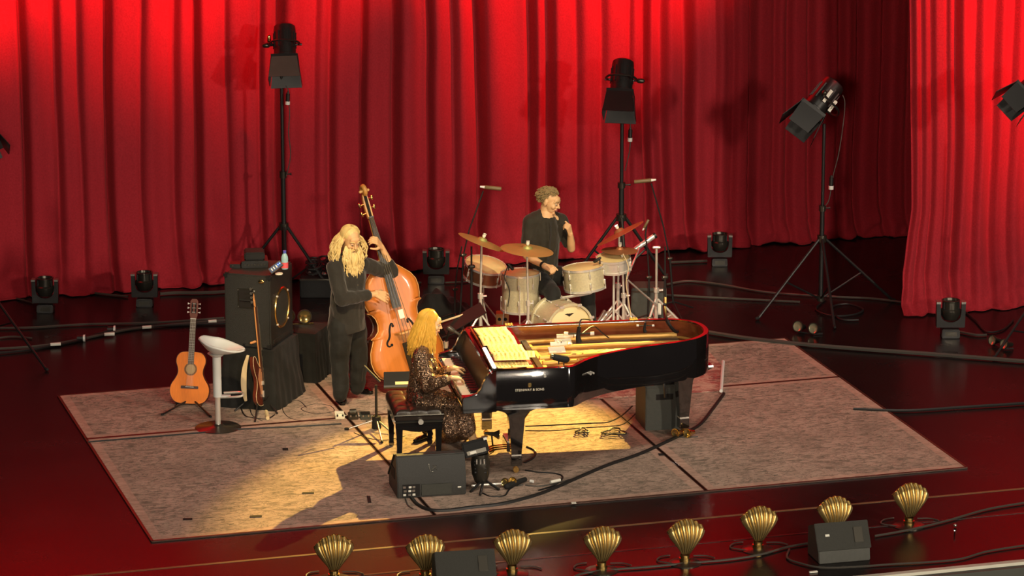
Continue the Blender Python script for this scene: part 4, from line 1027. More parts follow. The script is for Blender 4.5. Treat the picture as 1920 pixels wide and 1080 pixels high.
MB().prism([(-0.026, 0.80), (0.026, 0.80), (0.037, 0.835), (0.037, 0.965), (0.02, 0.985), (-0.02, 0.985), (-0.037, 0.965), (-0.037, 0.835)], -0.022, -0.004, Matrix.Translation((0, 0, 0.006))).build('headstock', 'guitar_side', t)
sl = MB()
for sx in (-1, 1): MB().box((sx*0.016, 0.90, 0.003), (0.012, 0.10, 0.006)).build('slot', 'hole_dark', t)
for sx in (-1, 1):
    for k in range(3): MB().tube([(sx*0.036, 0.86+0.04*k, -0.008), (sx*0.048, 0.86+0.04*k, -0.008), (sx*0.060, 0.86+0.04*k, -0.008)], [0.003, 0.003, 0.010], 8).build('tuning_peg', 'label_white', t)
for k in range(3): MB().tube([(-0.016, 0.86+0.04*k, 0.005), (0.016, 0.86+0.04*k, 0.005)], 0.005, 6).build('roller', 'steel', t)
for k in range(6): MB().tube([(-0.029+0.0116*k, 0.158, 0.018), (-0.022+0.0088*k, 0.80, 0.018)], 0.0011, 4).build('string', 'string_steel', t)
t = thing('guitar_stand', 'black folding stand under the orange guitar', 'stand', GB+C(0.02, 0.05))
hub = GB+C(0.03, 0.10, 0.05)
for (x, y, z) in ((306, 776, 0.022), (394, 780, 0.022), (372, 745, 0.022)):
    e = F(x, y, z); lg = MB().tube([hub, e], 0.009, 8).build('leg', 'black_metal', t, world=True)
    MB().cap(e, 0.011, e+(e-hub).normalized()*0.02, 0.011, 8).build('rubber_foot', 'black_matte', lg, world=True)
MB().tube([hub+V((0, 0, -0.03)), hub+C(0.0, 0.12, 0.40)], 0.010, 8).build('post', 'black_metal', t, world=True)
MB().tube(spline([g0+C(-0.12, -0.10, 0.005), g0+C(-0.11, 0.05, -0.012), g0+C(0.0, 0.10, -0.02), g0+C(0.11, 0.05, -0.012), g0+C(0.12, -0.10, 0.005)], 5), 0.008, 6).build('cradle', 'black_metal', t, world=True)

# ------------------------------------------------------------------ draped cube, cabinet, amp head
ca = math.radians(14)                        # the cabinet's front faces right, slightly to the audience
ce = F(507, 768, 0)                          # near bottom corner below the cabinet
fx = C(math.cos(math.radians(17)), -math.sin(math.radians(17)))      # direction the front faces
fy = C(math.sin(math.radians(17)), math.cos(math.radians(17)))       # along the front, away
cz = 0.585
near = F(508, 656, cz)
Mc = Matrix((fx, fy, UP)).transposed().to_4x4(); Mc.translation = V((near.x, near.y, 0))
t = thing('draped_cube', 'black cloth draped cube carrying the bass cabinet', 'box', M=Mc)
def drape(x0, x1, y0, y1, h, m, name, parent, flare=0.05, seed=0.0, amp=0.018, n=150):
    per = [(x0, y0), (x1, y0), (x1, y1), (x0, y1)]; L_ = []
    tot = 2*(x1-x0)+2*(y1-y0); pts = []
    for k in range(n):
        d = tot*k/n
        for a in range(4):
            p, q = per[a], per[(a+1) % 4]; l = math.hypot(q[0]-p[0], q[1]-p[1])
            if d <= l: pts.append((p[0]+(q[0]-p[0])*d/l, p[1]+(q[1]-p[1])*d/l)); break
            d -= l
    cx, cy = (x0+x1)/2, (y0+y1)/2
    def fn(u, v):
        k = min(int(round(u*n)), n) % n; x, y = pts[k]
        if v < 0.12: s = v/0.12; return (cx+(x-cx)*s, cy+(y-cy)*s, h)
        w = (v-0.12)/0.88
        dx, dy = x-cx, y-cy; l = math.hypot(dx, dy)
        o = 0.004+flare*w**1.4*(1+0.5*noise.noise(V((x*3+seed, y*3, 1))))+amp*w*math.sin(k*0.9+3*noise.noise(V((x*2, y*2, seed))))+0.030*w*noise.noise(V((x*4+seed, y*4, w*2)))+0.008*noise.noise(V((x*9+seed, y*9, w*6)))
        return (x+dx/l*o, y+dy/l*o, max(0.004, h*(1-w)))
    return MB().grid(fn, n, 30).build(name, m, parent, norm=False)
drape(-0.47, 0.03, -0.01, 0.64, cz, 'drape_black', 'cloth', t, 0.07, 1.0, 0.006)
MB().box((-0.22, 0.315, cz/2-0.01), (0.42, 0.58, cz-0.03)).build('inner_case', 'black_matte', t)
t = thing('bass_cabinet', 'black bass amplifier cabinet on the draped cube, round speaker on its right face', 'speaker', M=Mc @ Matrix.Translation((0, 0, cz+0.006)))
CW, CD, CHh = 0.60, 0.455, 0.70
MB().box((-CD/2, CW/2, CHh/2), (CD, CW, CHh)).build('cabinet', 'tolex', t, bev=0.012)
Mf = Matrix.Translation((0.002, CW/2, 0.33)) @ Matrix.Rotation(PI/2, 4, 'Y')
sp_ = MB().lathe([(0.170, 0.0), (0.172, 0.010), (0.190, 0.012), (0.197, 0.004), (0.197, 0.0)], 40, Mf).build('speaker_ring', 'brass', t)
MB().lathe([(0, 0.012), (0.06, 0.016), (0.171, 0.002)], 36, Mf).build('speaker_grille', 'grille', t)
for a in range(4): MB().lathe([(0.0, 0.02), (0.010, 0.016), (0.012, 0)], 10, Mf @ Matrix.Translation((0.192*math.cos(a*PI/2+0.78), 0.192*math.sin(a*PI/2+0.78), 0))).build('clamp', 'chrome', t)
MB().box((-0.235, -0.001, 0.47), (0.17, 0.006, 0.19)).build('handle_plate', 'gunmetal', t)
MB().box((-0.235, -0.004, 0.47), (0.145, 0.006, 0.165)).build('handle_recess', 'hole_dark', t)
MB().tube([(-0.30, -0.010, 0.455), (-0.17, -0.010, 0.455)], 0.008, 8).build('handle', 'black_metal', t)
for x in (-0.155, -0.315):
    for z in (0.39, 0.55): MB().tube([(x, -0.001, z), (x, -0.008, z)], 0.006, 8).build('screw', 'steel', t)
for x, y, z in ((-0.02, 0.02, 0.02), (-0.02, 0.02, CHh-0.02), (-CD+0.02, 0.02, CHh-0.02), (-CD+0.02, 0.02, 0.02), (-0.02, CW-0.02, 0.02)): MB().box((x, y, z), (0.055, 0.055, 0.055)).build('corner', 'black_metal', t, bev=0.012)
MB().ell((-0.085, -0.006, 0.645), (0.028, 0.008, 0.018)).build('jack_plate', 'brass', t)
MB().box((-0.008, CW/2, 0.05), (0.03, CW*0.8, 0.05)).build('kick_rail', 'tolex', t, bev=0.008)
ztp = cz+0.006+CHh
def onamp(px, py, z=ztp): return F(px, py, z)
c = onamp(478, 503)
t = thing('amp_head', 'small black amplifier head on the left of the cabinet top', 'amplifier', M=Matrix.Translation(c) @ Matrix.Rotation(-YAW+0.1, 4, 'Z'))
MB().box((0, 0.12, 0.035), (0.25, 0.24, 0.066)).build('chassis', 'black_metal', t, bev=0.006)
MB().box((0.0, 0.13, 0.105), (0.19, 0.20, 0.075)).build('upper_case', 'black_matte', t, bev=0.012)
for k in range(7): MB().tube([(-0.09+0.03*k, -0.002, 0.035), (-0.09+0.03*k, -0.014, 0.035)], 0.008, 10).build('knob', 'gunmetal', t)
c = onamp(440, 505)
t = thing('junction_box', 'small flat black box left of the amplifier head', 'box', M=Matrix.Translation(c) @ Matrix.Rotation(-YAW, 4, 'Z'))
MB().box((0, 0.10, 0.02), (0.10, 0.12, 0.038)).build('case', 'black_metal', t, bev=0.004)
MB().tube([(-0.02, 0.03, 0.025), (-0.02, 0.02, 0.025)], 0.008, 8).build('knob', 'gunmetal', t)
c = onamp(518, 515)
Mt = basis(c, C(-0.75, -0.35, 0.55), x=C(0.80, 0.45, 0.42))
t = thing('tuner_unit', 'small effects unit with glowing blue lights leaning on the cabinet top', 'tuner', M=Matrix.Translation(c))
Mt = basis(P(517, 501, c, 0.0), C(-0.1, -1, 0.35), x=C(0.82, 0.1, 0.62))
MB().box((0, 0, 0), (0.135, 0.058, 0.03), Mt).build('case', 'gunmetal', t, world=True, bev=0.003)
MB().box((0, 0, 0.016), (0.122, 0.046, 0.003), Mt).build('panel', 'screen_dark', t, world=True)
for x in (-0.04, -0.015, 0.012): MB().box((x, 0.0, 0.019), (0.010, 0.026, 0.003), Mt).build('marking', 'label_white', t, world=True)
for x in (0.032, 0.052): MB().ell((x, 0.004, 0.019), (0.006, 0.006, 0.003), Mt, 10, 6).build('led', 'led_blue', t, world=True)
c = onamp(534, 504)
t = thing('water_bottle', 'clear water bottle with blue cap and red label on the cabinet top', 'bottle', M=Matrix.Translation(c))
MB().lathe([(0, 0), (0.030, 0), (0.033, 0.006), (0.033, 0.10), (0.031, 0.115), (0.024, 0.135), (0.014, 0.148), (0.013, 0.156)], 24).build('body', 'bottle_clear', t)
MB().lathe([(0.0335, 0.012), (0.034, 0.012), (0.034, 0.065), (0.0335, 0.065)], 24).build('label', 'bottle_label', t)
MB().lathe([(0.0145, 0.152), (0.0155, 0.152), (0.0155, 0.176), (0, 0.177)], 18).build('cap', 'bottle_cap', t)
c = onamp(523, 514)
single(MB().lathe([(0.022, 0), (0.036, 0), (0.036, 0.010), (0.022, 0.010), (0.022, 0)], 24, Matrix.Translation(c)), 'tape_roll', 'cream_tape', 'cream roll of tape lying in front of the bottle', 'tape roll')
# low draped case with the two lamps behind the cube
e0 = F(560, 716); Mc2 = Matrix((fx, fy, UP)).transposed().to_4x4(); Mc2.translation = V((0, 0, 0))
Mc2 = Matrix.Translation(F(588, 722)) @ Matrix((fx, fy, UP)).transposed().to_4x4()
t = thing('draped_case', 'low case under a brownish black cloth right of the bass cabinet', 'box', M=Mc2)
drape(-0.40, 0.0, 0.05, 0.45, 0.50, 'drape_black', 'cloth', t, 0.04, 5.0, 0.006)
MB().box((-0.2, 0.25, 0.24), (0.34, 0.34, 0.46)).build('inner_case', 'black_matte', t)
zc = 0.512
t = thing('par_lamp_pair', 'two glowing gold lamps on the draped case behind the bass cabinet', 'lamp', M=Matrix.Translation(F(560, 606, zc)))
for x, y in ((540, 592), (571, 593)): par(t, P(x, y, F(560, 606, zc)), C(0.15, -1, 0.05), 0.070, 0.13, 'gunmetal', 'lens_gold')
a, b = P(536, 609, F(560, 606, zc)), P(588, 606, F(560, 606, zc))
MB().tube([a, b], 0.008, 6).build('base_bar', 'brass', t, world=True)
for x, y in ((540, 592), (571, 593)):
    q = P(x, y, F(560, 606, zc)); MB().tube([q+V((0, 0.02, -0.06)), V((q.x, q.y+0.02, a.z))], 0.008, 6).build('bracket', 'black_metal', t, world=True)
# tall dark flight cases behind
c = F(600, 712)
t = thing('flight_case', 'plain black case standing behind the bass player\'s legs', 'case', M=Matrix.Translation(c+C(0.05, 0.16)) @ Matrix.Rotation(-YAW, 4, 'Z'))
MB().box((0, 0.1, 0.24), (0.30, 0.22, 0.48)).build('body', 'black_matte', t, bev=0.006)
for x in (-0.148, 0.148): MB().box((x, -0.01, 0.24), (0.012, 0.012, 0.48)).build('edge_trim', 'black_metal', t)
# heap of cable and gear behind the cabinet
rnd = random.Random(4)
c = F(603, 560)
t = thing('trunk', 'open black trunk of coiled cables behind the bass player', 'trunk', M=Matrix.Translation(c) @ Matrix.Rotation(-YAW, 4, 'Z'))
MB().box((0, 0.25, 0.10), (0.46, 0.42, 0.20)).build('trunk_body', 'black_matte', t, bev=0.01)
MB().box((0, 0.02, 0.20), (0.46, 0.015, 0.02)).build('lip', 'gunmetal', t)
for k in range(9):
    x, y, r = rnd.uniform(-0.14, 0.14), rnd.uniform(0.14, 0.36), rnd.uniform(0.06, 0.09)
    pts = [(x+r*math.cos(a*0.7), y+r*math.sin(a*0.7), 0.22+0.006*a+0.02*math.sin(a*0.7)) for a in range(26)]
    MB().tube(pts, 0.010, 6).build('cable_coil', 'cable', t)
for k in range(12):
    x, y, z = rnd.uniform(-0.20, 0.20), rnd.uniform(0.04, 0.2), rnd.uniform(0.21, 0.32)
    MB().tube([(x, y, z), (x+rnd.uniform(-0.03, 0.03), y, z+rnd.uniform(-0.02, 0.02)), (x+rnd.uniform(-0.04, 0.04), y-0.02, z+0.01)], 0.011, 8).build('plug', 'steel' if k % 3 else 'gunmetal', t)

# ------------------------------------------------------------------ electric bass on its stand with strap
EB = F(490, 768)
e0 = P(494, 757, EB, -0.02); e1 = P(446, 530, EB, 0.12)
Me = basis(e0, C(0.92, -0.38, 0.10), y=(e1-e0)); LB = (e1-e0).length
t = thing('electric_bass', 'sunburst electric bass guitar on a stand in front of the black cube', 'bass guitar', M=Me)
k_ = LB/1.13
ol = [(0.0, 0.0), (0.09, 0.0), (0.155, 0.04), (0.165, 0.10), (0.13, 0.17), (0.112, 0.23), (0.13, 0.30), (0.150, 0.37), (0.135, 0.42), (0.10, 0.415), (0.065, 0.36), (0.03, 0.345)]
orr = [(0.0, 0.345), (-0.035, 0.35), (-0.075, 0.40), (-0.105, 0.455), (-0.145, 0.46), (-0.160, 0.40), (-0.145, 0.32), (-0.118, 0.25), (-0.125, 0.18), (-0.16, 0.11), (-0.150, 0.045), (-0.09, 0.0)]
ob = spline([V((x*k_, y*k_, 0)) for x, y in ol+orr+[ol[0]]], 4)
MB().prism([(p.x, p.y) for p in ob[:-1]], -0.022, 0.018).build('body', 'sunburst', t, bev=0.006)
MB().tube([(p.x, p.y, 0.018) for p in ob], 0.0025, 6, cap=False).build('binding', 'strap', t)
MB().prism([(-0.06*k_, 0.10*k_), (0.05*k_, 0.09*k_), (0.10*k_, 0.17*k_), (0.07*k_, 0.30*k_), (-0.05*k_, 0.34*k_), (-0.09*k_, 0.25*k_)], 0.019, 0.022).build('pickguard', 'pickguard', t)
MB().box((0, 0.10*k_, 0.028), (0.085, 0.06, 0.016)).build('bridge', 'chrome', t)
MB().box((0, 0.20*k_, 0.028), (0.09, 0.035, 0.012)).build('pickup', 'chrome', t)
MB().box((0, 0.60*k_, 0.026), (0.052, 0.60*k_, 0.016)).build('neck', 'rosewood', t)
MB().box((0, 0.62*k_, 0.014), (0.050, 0.56*k_, 0.018)).build('neck_back', 'maple', t)
MB().prism([(-0.022, 0.90*k_), (0.022, 0.90*k_), (0.030, 0.94*k_), (0.026, 1.05*k_), (0.030, 1.11*k_), (0.008, 1.13*k_), (-0.016, 1.10*k_), (-0.034, 0.96*k_)], 0.006, 0.022).build('headstock', 'maple', t, bev=0.003)
for i in range(4): MB().tube([(-0.03, (0.955+0.04*i)*k_, 0.014), (-0.055, (0.955+0.04*i)*k_, 0.014), (-0.072, (0.955+0.04*i)*k_, 0.014)], [0.005, 0.005, 0.014], 8).build('tuning_key', 'steel', t)
for i in range(4): MB().tube([(-0.02+0.0133*i, 0.10*k_, 0.038), (-0.016+0.011*i, 0.91*k_, 0.036)], 0.0018, 4).build('string', 'string_steel', t)
for i in range(3): MB().tube([(0.10-0.01*i, (0.05+0.04*i)*k_, 0.018), (0.10-0.01*i, (0.05+0.04*i)*k_, 0.036)], 0.012, 10).build('knob', 'chrome', t)
# strap hanging from the horn, and its tail on the rug
sp = [P(x, y, EB, -0.06) for x, y in ((465, 666), (459, 690), (457, 715), (458, 735), (461, 752))]
MB().tube(spline(sp, 6), [0.012+0.016*math.sin(PI*min(1, i/24)) for i in range(25)], 8, flat=(V(FW), 0.25)).build('strap', 'strap', t, world=True)
sp = [P(496, 758, EB, -0.05), P(499, 770, EB, -0.05), F(502, 784, 0.03)]
MB().tube(spline(sp, 6), 0.018, 8, flat=(V(FW), 0.25)).build('strap_tail', 'strap', t, world=True)
t = thing('instrument_stand', 'black stand with a neck yoke holding the electric bass', 'stand', EB)
hub = EB+C(-0.02, 0.10, 0.16)
for (x, y) in ((440, 770), (478, 790), (520, 775)):
    MB().tube([hub, F(x, y, 0.022)], 0.009, 8).build('leg', 'black_metal', t, world=True)
yk = P(466, 640, EB, 0.12)
MB().tube([hub, yk], 0.010, 8).build('post', 'black_metal', t, world=True)
MB().tube([yk+C(-0.04, -0.08, -0.01), yk, yk+C(0.06, -0.08, 0.02)], 0.008, 8).build('neck_yoke', 'black_metal', t, world=True)
MB().cap(yk+C(0.03, -0.09, 0.008), 0.012, yk+C(0.07, -0.09, 0.022), 0.012, 8).build('rubber_cap', 'maple', t, world=True)
MB().tube(spline([hub+C(0.0, -0.03, -0.03), hub+C(0.05, -0.16, -0.05), hub+C(0.09, -0.18, 0.0)], 5), 0.008, 6).build('cradle', 'black_metal', t, world=True)
cable([(461, 752), (452, 762), (458, 778), (470, 783), (500, 786), (515, 778)], 0.008, 'black instrument cable in a loose curl under the electric bass')
cable([(464, 748), (468, 765), (474, 780), (492, 790)], 0.006, 'thin cable hanging beside the strap')

# ------------------------------------------------------------------ double bass
DB = F(776, 740)
d0 = P(770, 708, DB); d1 = P(688, 408, DB, 0.24)
nrm = C(0.36, -0.93, 0.12)
Md = basis(d0, (d1-d0), y=-nrm)               # z up the neck, -y = front
kz = (d1-d0).length/1.50
dbass = thing('double_bass', 'large reddish brown double bass held by the bearded player', 'double bass', M=Md)
hw = [(0.0, 0.02), (0.012, 0.12), (0.04, 0.22), (0.09, 0.285), (0.16, 0.318), (0.24, 0.325), (0.32, 0.308), (0.385, 0.275), (0.420, 0.258), (0.435, 0.272), (0.452, 0.232), (0.49, 0.195), (0.55, 0.180), (0.61, 0.188), (0.655, 0.212), (0.672, 0.245), (0.688, 0.232), (0.73, 0.245), (0.79, 0.252), (0.86, 0.245), (0.92, 0.215), (0.98, 0.160), (1.03, 0.110), (1.07, 0.075), (1.10, 0.045)]
hp = [(z, w) for z, w in hw]
def half(z):
    for (a, wa), (b, wb) in zip(hp, hp[1:]):
        if a <= z <= b: f = (z-a)/(b-a); return wa+(wb-wa)*f
    return hp[-1][1]
SW = 1.12
def plate(y0, arch, sgn, inset=0.0, zs=None):
    zs = sorted(set([z for z, _ in hp]+[i*0.0125 for i in range(1, 88)])); rg = []
    nu = 22
    mb = MB(); vs = []; 
    for z in zs:
        w = (half(z)-inset)*SW
        ez = min(1, z/0.07, (1.10-z)/0.05) if z > 0 else 0
        for j in range(nu+1):
            s = -1+2*j/nu
            edge = 1-abs(s)
            d = min(edge*w*2/0.20, 1); dz = max(0.0, min(1, ez))
            h = arch*(d*(2-d))**0.8*dz**0.6 - 0.006*math.exp(-((edge*w-0.02)/0.008)**2)
            vs.append((s*w, y0+sgn*h, z*kz))
    fs = [(i*(nu+1)+j, i*(nu+1)+j+1, (i+1)*(nu+1)+j+1, (i+1)*(nu+1)+j) for i in range(len(zs)-1) for j in range(nu)]
    return mb.add(vs, fs)
TH = 0.095
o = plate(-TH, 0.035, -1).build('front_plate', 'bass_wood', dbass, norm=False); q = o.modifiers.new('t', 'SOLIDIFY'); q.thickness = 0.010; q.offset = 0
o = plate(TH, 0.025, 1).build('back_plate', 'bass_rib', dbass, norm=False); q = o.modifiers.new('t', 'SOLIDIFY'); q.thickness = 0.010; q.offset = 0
rg = []
for z, w in hp: rg.append((w-0.012, z))
ring = [((w)*SW, z*kz) for w, z in rg]+[(-(w)*SW, z*kz) for w, z in reversed(rg)]
n_ = len(ring)
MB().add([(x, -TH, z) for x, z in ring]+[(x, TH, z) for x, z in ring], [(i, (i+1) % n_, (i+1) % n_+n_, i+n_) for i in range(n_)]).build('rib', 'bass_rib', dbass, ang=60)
for sy in (-1,):
    e = [((w)*SW, sy*TH, z*kz) for z, w in hp]+[(-(w)*SW, sy*TH, z*kz) for z, w in reversed(hp)]
    MB().tube(e+[e[0]], 0.0065, 6, cap=False).build('purfling_edge', 'bass_edge', dbass)
# neck, fingerboard, pegbox, scroll
yF = -TH-0.055
MB().tube([(0, -TH+0.01, 1.02*kz), (0, -TH-0.01, 1.12*kz), (0, -TH-0.012, 1.48*kz)], [0.045, 0.028, 0.024], 12).build('neck', 'neck_wood', dbass)
MB().add([(-0.045, yF-0.035, 0.66*kz), (0.045, yF-0.035, 0.66*kz), (0.045, yF-0.018, 0.66*kz), (-0.045, yF-0.018, 0.66*kz), (-0.022, -TH-0.045, 1.50*kz), (0.022, -TH-0.045, 1.50*kz), (0.022, -TH-0.028, 1.50*kz), (-0.022, -TH-0.028, 1.50*kz)],
         [(0, 1, 5, 4), (3, 7, 6, 2), (0, 4, 7, 3), (1, 2, 6, 5), (0, 3, 2, 1), (4, 5, 6, 7)]).build('fingerboard', 'ebony_matte', dbass, bev=0.003)
MB().box((0, -TH-0.040, 1.503*kz), (0.048, 0.024, 0.012)).build('nut', 'ebony_matte', dbass)
MB().loft([[V((sx*w, y0+sy*d, z*kz)) for sx, sy in ((-1, -1), (1, -1), (1, 1), (-1, 1))] for z, y0, w, d in ((1.49, -TH-0.015, 0.026, 0.022), (1.56, -TH-0.005, 0.030, 0.026), (1.66, -TH-0.0, 0.028, 0.026), (1.72, -TH-0.012, 0.022, 0.020))]).build('pegbox', 'neck_wood', dbass, bev=0.004)
MB().box((0, -TH-0.030, 1.605*kz), (0.026, 0.016, 0.20)).build('pegbox_slot', 'hole_dark', dbass)
sc_ = MB(); pts = []
for k in range(34):
    a = k/33*2.6*PI; r = 0.050*(1-k/44)
    pts.append((0, -TH-0.045+r*math.cos(a), 1.745*kz+r*math.sin(a)))
sc_.tube(pts, [0.024-0.008*k/33 for k in range(34)], 10, flat=None).cap((-0.038, -TH-0.045, 1.745*kz), 0.016, (0.038, -TH-0.045, 1.745*kz), 0.016, 12)
MB().tube(pts, [0.026-0.008*k/33 for k in range(34)], 10).build('scroll', 'neck_wood', dbass)
MB().cap((-0.040, -TH-0.045, 1.745*kz), 0.014, (0.040, -TH-0.045, 1.745*kz), 0.014, 12).build('scroll_eye', 'bass_edge', dbass)
for k in range(4):
    sx = 1 if k % 2 else -1; z = (1.545+0.042*k)*kz
    MB().tube([(sx*0.02, -TH-0.01, z), (sx*0.062, -TH-0.005, z-0.005)], 0.006, 8).build('peg_shaft', 'brass', dbass)
    MB().cap((sx*0.066, -TH-0.005, z-0.016), 0.011, (sx*0.070, -TH-0.005, z+0.012), 0.011, 8).build('peg', 'brass', dbass)
# bridge, tailpiece, strings, f holes, endpin
zb = 0.430*kz
br = [(-0.085, 0), (-0.050, 0), (-0.035, 0.03), (0, 0.042), (0.035, 0.03), (0.050, 0), (0.085, 0), (0.072, 0.06), (0.080, 0.085), (0.066, 0.125), (0.0, 0.142), (-0.066, 0.125), (-0.080, 0.085), (-0.072, 0.06)]
MB().add([(x, -TH-0.032-y, zb-0.008) for x, y in br]+[(x, -TH-0.032-y, zb+0.008) for x, y in br], [tuple(range(14)), tuple(range(27, 13, -1))]+[(i, (i+1) % 14, (i+1) % 14+14, i+14) for i in range(14)]).build('bridge', 'neck_wood', dbass)
MB().add([(-0.055, -TH-0.125, 0.34*kz), (0.055, -TH-0.125, 0.34*kz), (0.055, -TH-0.105, 0.34*kz), (-0.055, -TH-0.105, 0.34*kz), (-0.028, -TH-0.045, 0.03*kz), (0.028, -TH-0.045, 0.03*kz), (0.028, -TH-0.025, 0.03*kz), (-0.028, -TH-0.025, 0.03*kz)],
         [(0, 1, 2, 3), (4, 7, 6, 5), (0, 4, 5, 1), (3, 2, 6, 7), (0, 3, 7, 4), (1, 5, 6, 2)]).build('tailpiece', 'ebony_matte', dbass, bev=0.004)
for k in range(4):
    x0, x1 = -0.042+0.028*k, -0.014+0.0095*k
    MB().tube([(x0*0.9, -TH-0.120, 0.34*kz), (x0*1.25, -TH-0.172, zb), (x1, -TH-0.052, 1.50*kz)], 0.0028, 5).build('string', 'string_steel', dbass)
for sx in (-1, 1):
    fp = [(0.115, 0.345), (0.135, 0.335), (0.150, 0.350), (0.148, 0.375), (0.128, 0.40), (0.112, 0.43), (0.104, 0.47), (0.092, 0.505), (0.076, 0.53), (0.064, 0.525), (0.066, 0.508)]
    pts = spline([V((sx*x*0.95*SW*1.1, -TH-0.039-0.0*z, z*kz)) for x, z in fp], 5)
    pts = [V((p.x, -TH-0.0405, p.z)) for p in pts]
    nP = len(pts)
    MB().tube(pts, [0.004+0.007*math.sin(PI*i/(nP-1))**0.6 for i in range(nP)], 6, flat=(V((0, 1, 0)), 0.35)).build('f_hole', 'hole_dark', dbass)
    for q, rr in ((0, 0.014), (-1, 0.013)): MB().lathe([(0, -0.004), (rr, -0.003), (rr, 0.004), (0, 0.004)], 12, basis(pts[q], (0, 1, 0), x=(1, 0, 0))).build('f_hole_eye', 'hole_dark', dbass)
MB().box((0.0, -TH-0.155, 0.60*kz), (0.050, 0.012, 0.085)).build('rosin_cloth', 'cream_tape', dbass)
MB().tube([(0, 0, 0.01), (0, 0, -0.05), (0, 0, -0.05), (0, 0, -0.165)], [0.02, 0.016, 0.007, 0.005], 10).build('endpin', 'chrome', dbass)

# ------------------------------------------------------------------ drum kit
DR = F(1020, 648)                             # a floor point in the middle of the kit
def hoop(mb, M, r, z, h=0.014, t=0.006):
    return mb.lathe([(r, z), (r+t, z), (r+t, z+h), (r, z+h), (r, z)], 40, M)
def drum(name, label, M, r, h, shell_m, head_m='drum_head', lugs=8, legs=None, cat='drum', both=True):
    t = thing(name, label, cat, M=M)
    MB().lathe([(r-0.004, -h), (r, -h), (r, 0), (r-0.004, 0)], 48).build('shell', shell_m, t)
    MB().lathe([(0, 0.003), (r*0.97, 0.003), (r+0.001, -0.002)], 44).build('batter_head', head_m, t)
    MB().lathe([(0, -h-0.003), (r*0.97, -h-0.003), (r+0.001, -h+0.002)], 44).build('resonant_head', head_m, t)
    hoop(MB(), Matrix.Identity(4), r+0.002, -0.012, 0.022).build('hoop', 'chrome', t)
    hoop(MB(), Matrix.Identity(4), r+0.002, -h-0.010, 0.022).build('hoop', 'chrome', t)
    for k in range(lugs):
        a = 2*PI*(k+0.5)/lugs; c, s = math.cos(a), math.sin(a)
        Mz = Matrix.Rotation(a, 4, 'Z')
        for z in ((-h*0.28, -h*0.72) if h > 0.2 else (-h*0.5,)):
            MB().cap((c*(r+0.008), s*(r+0.008), z-0.018), 0.010, (c*(r+0.008), s*(r+0.008), z+0.018), 0.010, 8).build('lug', 'chrome', t)
        MB().tube([(c*(r+0.012), s*(r+0.012), 0.012), (c*(r+0.012), s*(r+0.012), -h*0.28)], 0.004, 6).build('tension_rod', 'chrome', t)
        MB().tube([(c*(r+0.012), s*(r+0.012), -h-0.012), (c*(r+0.012), s*(r+0.012), -h+h*0.28)], 0.004, 6).build('tension_rod', 'chrome', t)
    return t
# bass drum
bx = F(1067, 664); ax = C(0.42, -0.90, 0.0).normalized()
Mb_ = basis(V((bx.x, bx.y, 0.262)), ax, x=(0, 0, 1))
t = drum('bass_drum', 'cream bass drum with a pale front head, behind the piano rim', Mb_, 0.235, 0.34, 'drum_cream', 'bass_head', 8)
for z in (0.004, -0.352): MB().lathe([(0.236, z-0.012), (0.258, z-0.012), (0.258, z+0.020), (0.236, z+0.020), (0.236, z-0.012)], 48).build('wooden_hoop', 'drum_cream', t)
for k in range(8):
    a = 2*PI*(k+0.5)/8; MB().box((0.252*math.cos(a), 0.252*math.sin(a), 0.03), (0.022, 0.045, 0.022), Matrix.Identity(4)).build('claw', 'chrome', t)
# winged emblem on the head
w_ = [(0.152, 0.050), (0.156, 0.018), (0.150, 0.006), (0.158, 0.0), (0.150, -0.006), (0.156, -0.018), (0.152, -0.050), (0.138, -0.024), (0.126, -0.006), (0.122, 0), (0.126, 0.006), (0.138, 0.024)]
MB().prism([(x, y) for x, y in w_], 0.0035, 0.0050).build('winged_emblem', 'gunmetal', t)
for s_ in (-1, 1):
    q = Mb_ @ V((-0.02, s_*0.24, -0.10)); e = V((q.x, q.y, 0.035))+ax*0.12+Mb_.to_3x3() @ V((0, s_*0.10, 0))
    MB().tube([q, e], 0.008, 8).build('spur', 'chrome', t, world=True)
# floor tom on three legs
fp = F(976, 640); Mt = Matrix.Translation((fp.x, fp.y, 0.705))
t = drum('floor_tom', 'cream floor tom with chrome lugs, left of the bass drum', Mt, 0.186, 0.375, 'drum_cream')
for a in (-1.9, 0.3, 2.3):
    c, s = math.cos(a), math.sin(a); MB().tube([(c*0.20, s*0.20, -0.10), (c*0.20, s*0.20, -0.46), (c*0.225, s*0.225, -0.705+0.035)], 0.007, 8).build('leg', 'chrome', t)
# large shallow drum at the left, tilted
c = P(911, 497, F(911, 620)); Mt = basis(c, C(0.20, -0.20, 1.0), x=(1, 0, 0))
t = drum('tilted_snare_drum', 'shallow copper-coloured drum with a big pale head, tilted at the left of the kit', Mt, 0.208, 0.14, 'copper_shell')
e = Mt @ V((0, 0, -0.15)); g = V((e.x, e.y, 0))+C(0, 0.02)
tt = thing('drum_stand', 'chrome stand under the copper-coloured drum', 'stand', V((g.x, g.y, 0)))
MB().tube([e, V((g.x, g.y, 0.12))], 0.013, 10).build('post', 'chrome', tt, world=True)
for a in (0.5, 2.6, 4.7):
    MB().tube([V((g.x, g.y, 0.30)), V((g.x+0.24*math.cos(a), g.y+0.24*math.sin(a), 0.03))], 0.009, 8).build('leg', 'chrome', tt, world=True)
    MB().tube([e+V((0, 0, -0.02)), e+Mt.to_3x3() @ V((0.17*math.cos(a), 0.17*math.sin(a), -0.0))], 0.007, 6).build('basket_arm', 'chrome', tt, world=True)
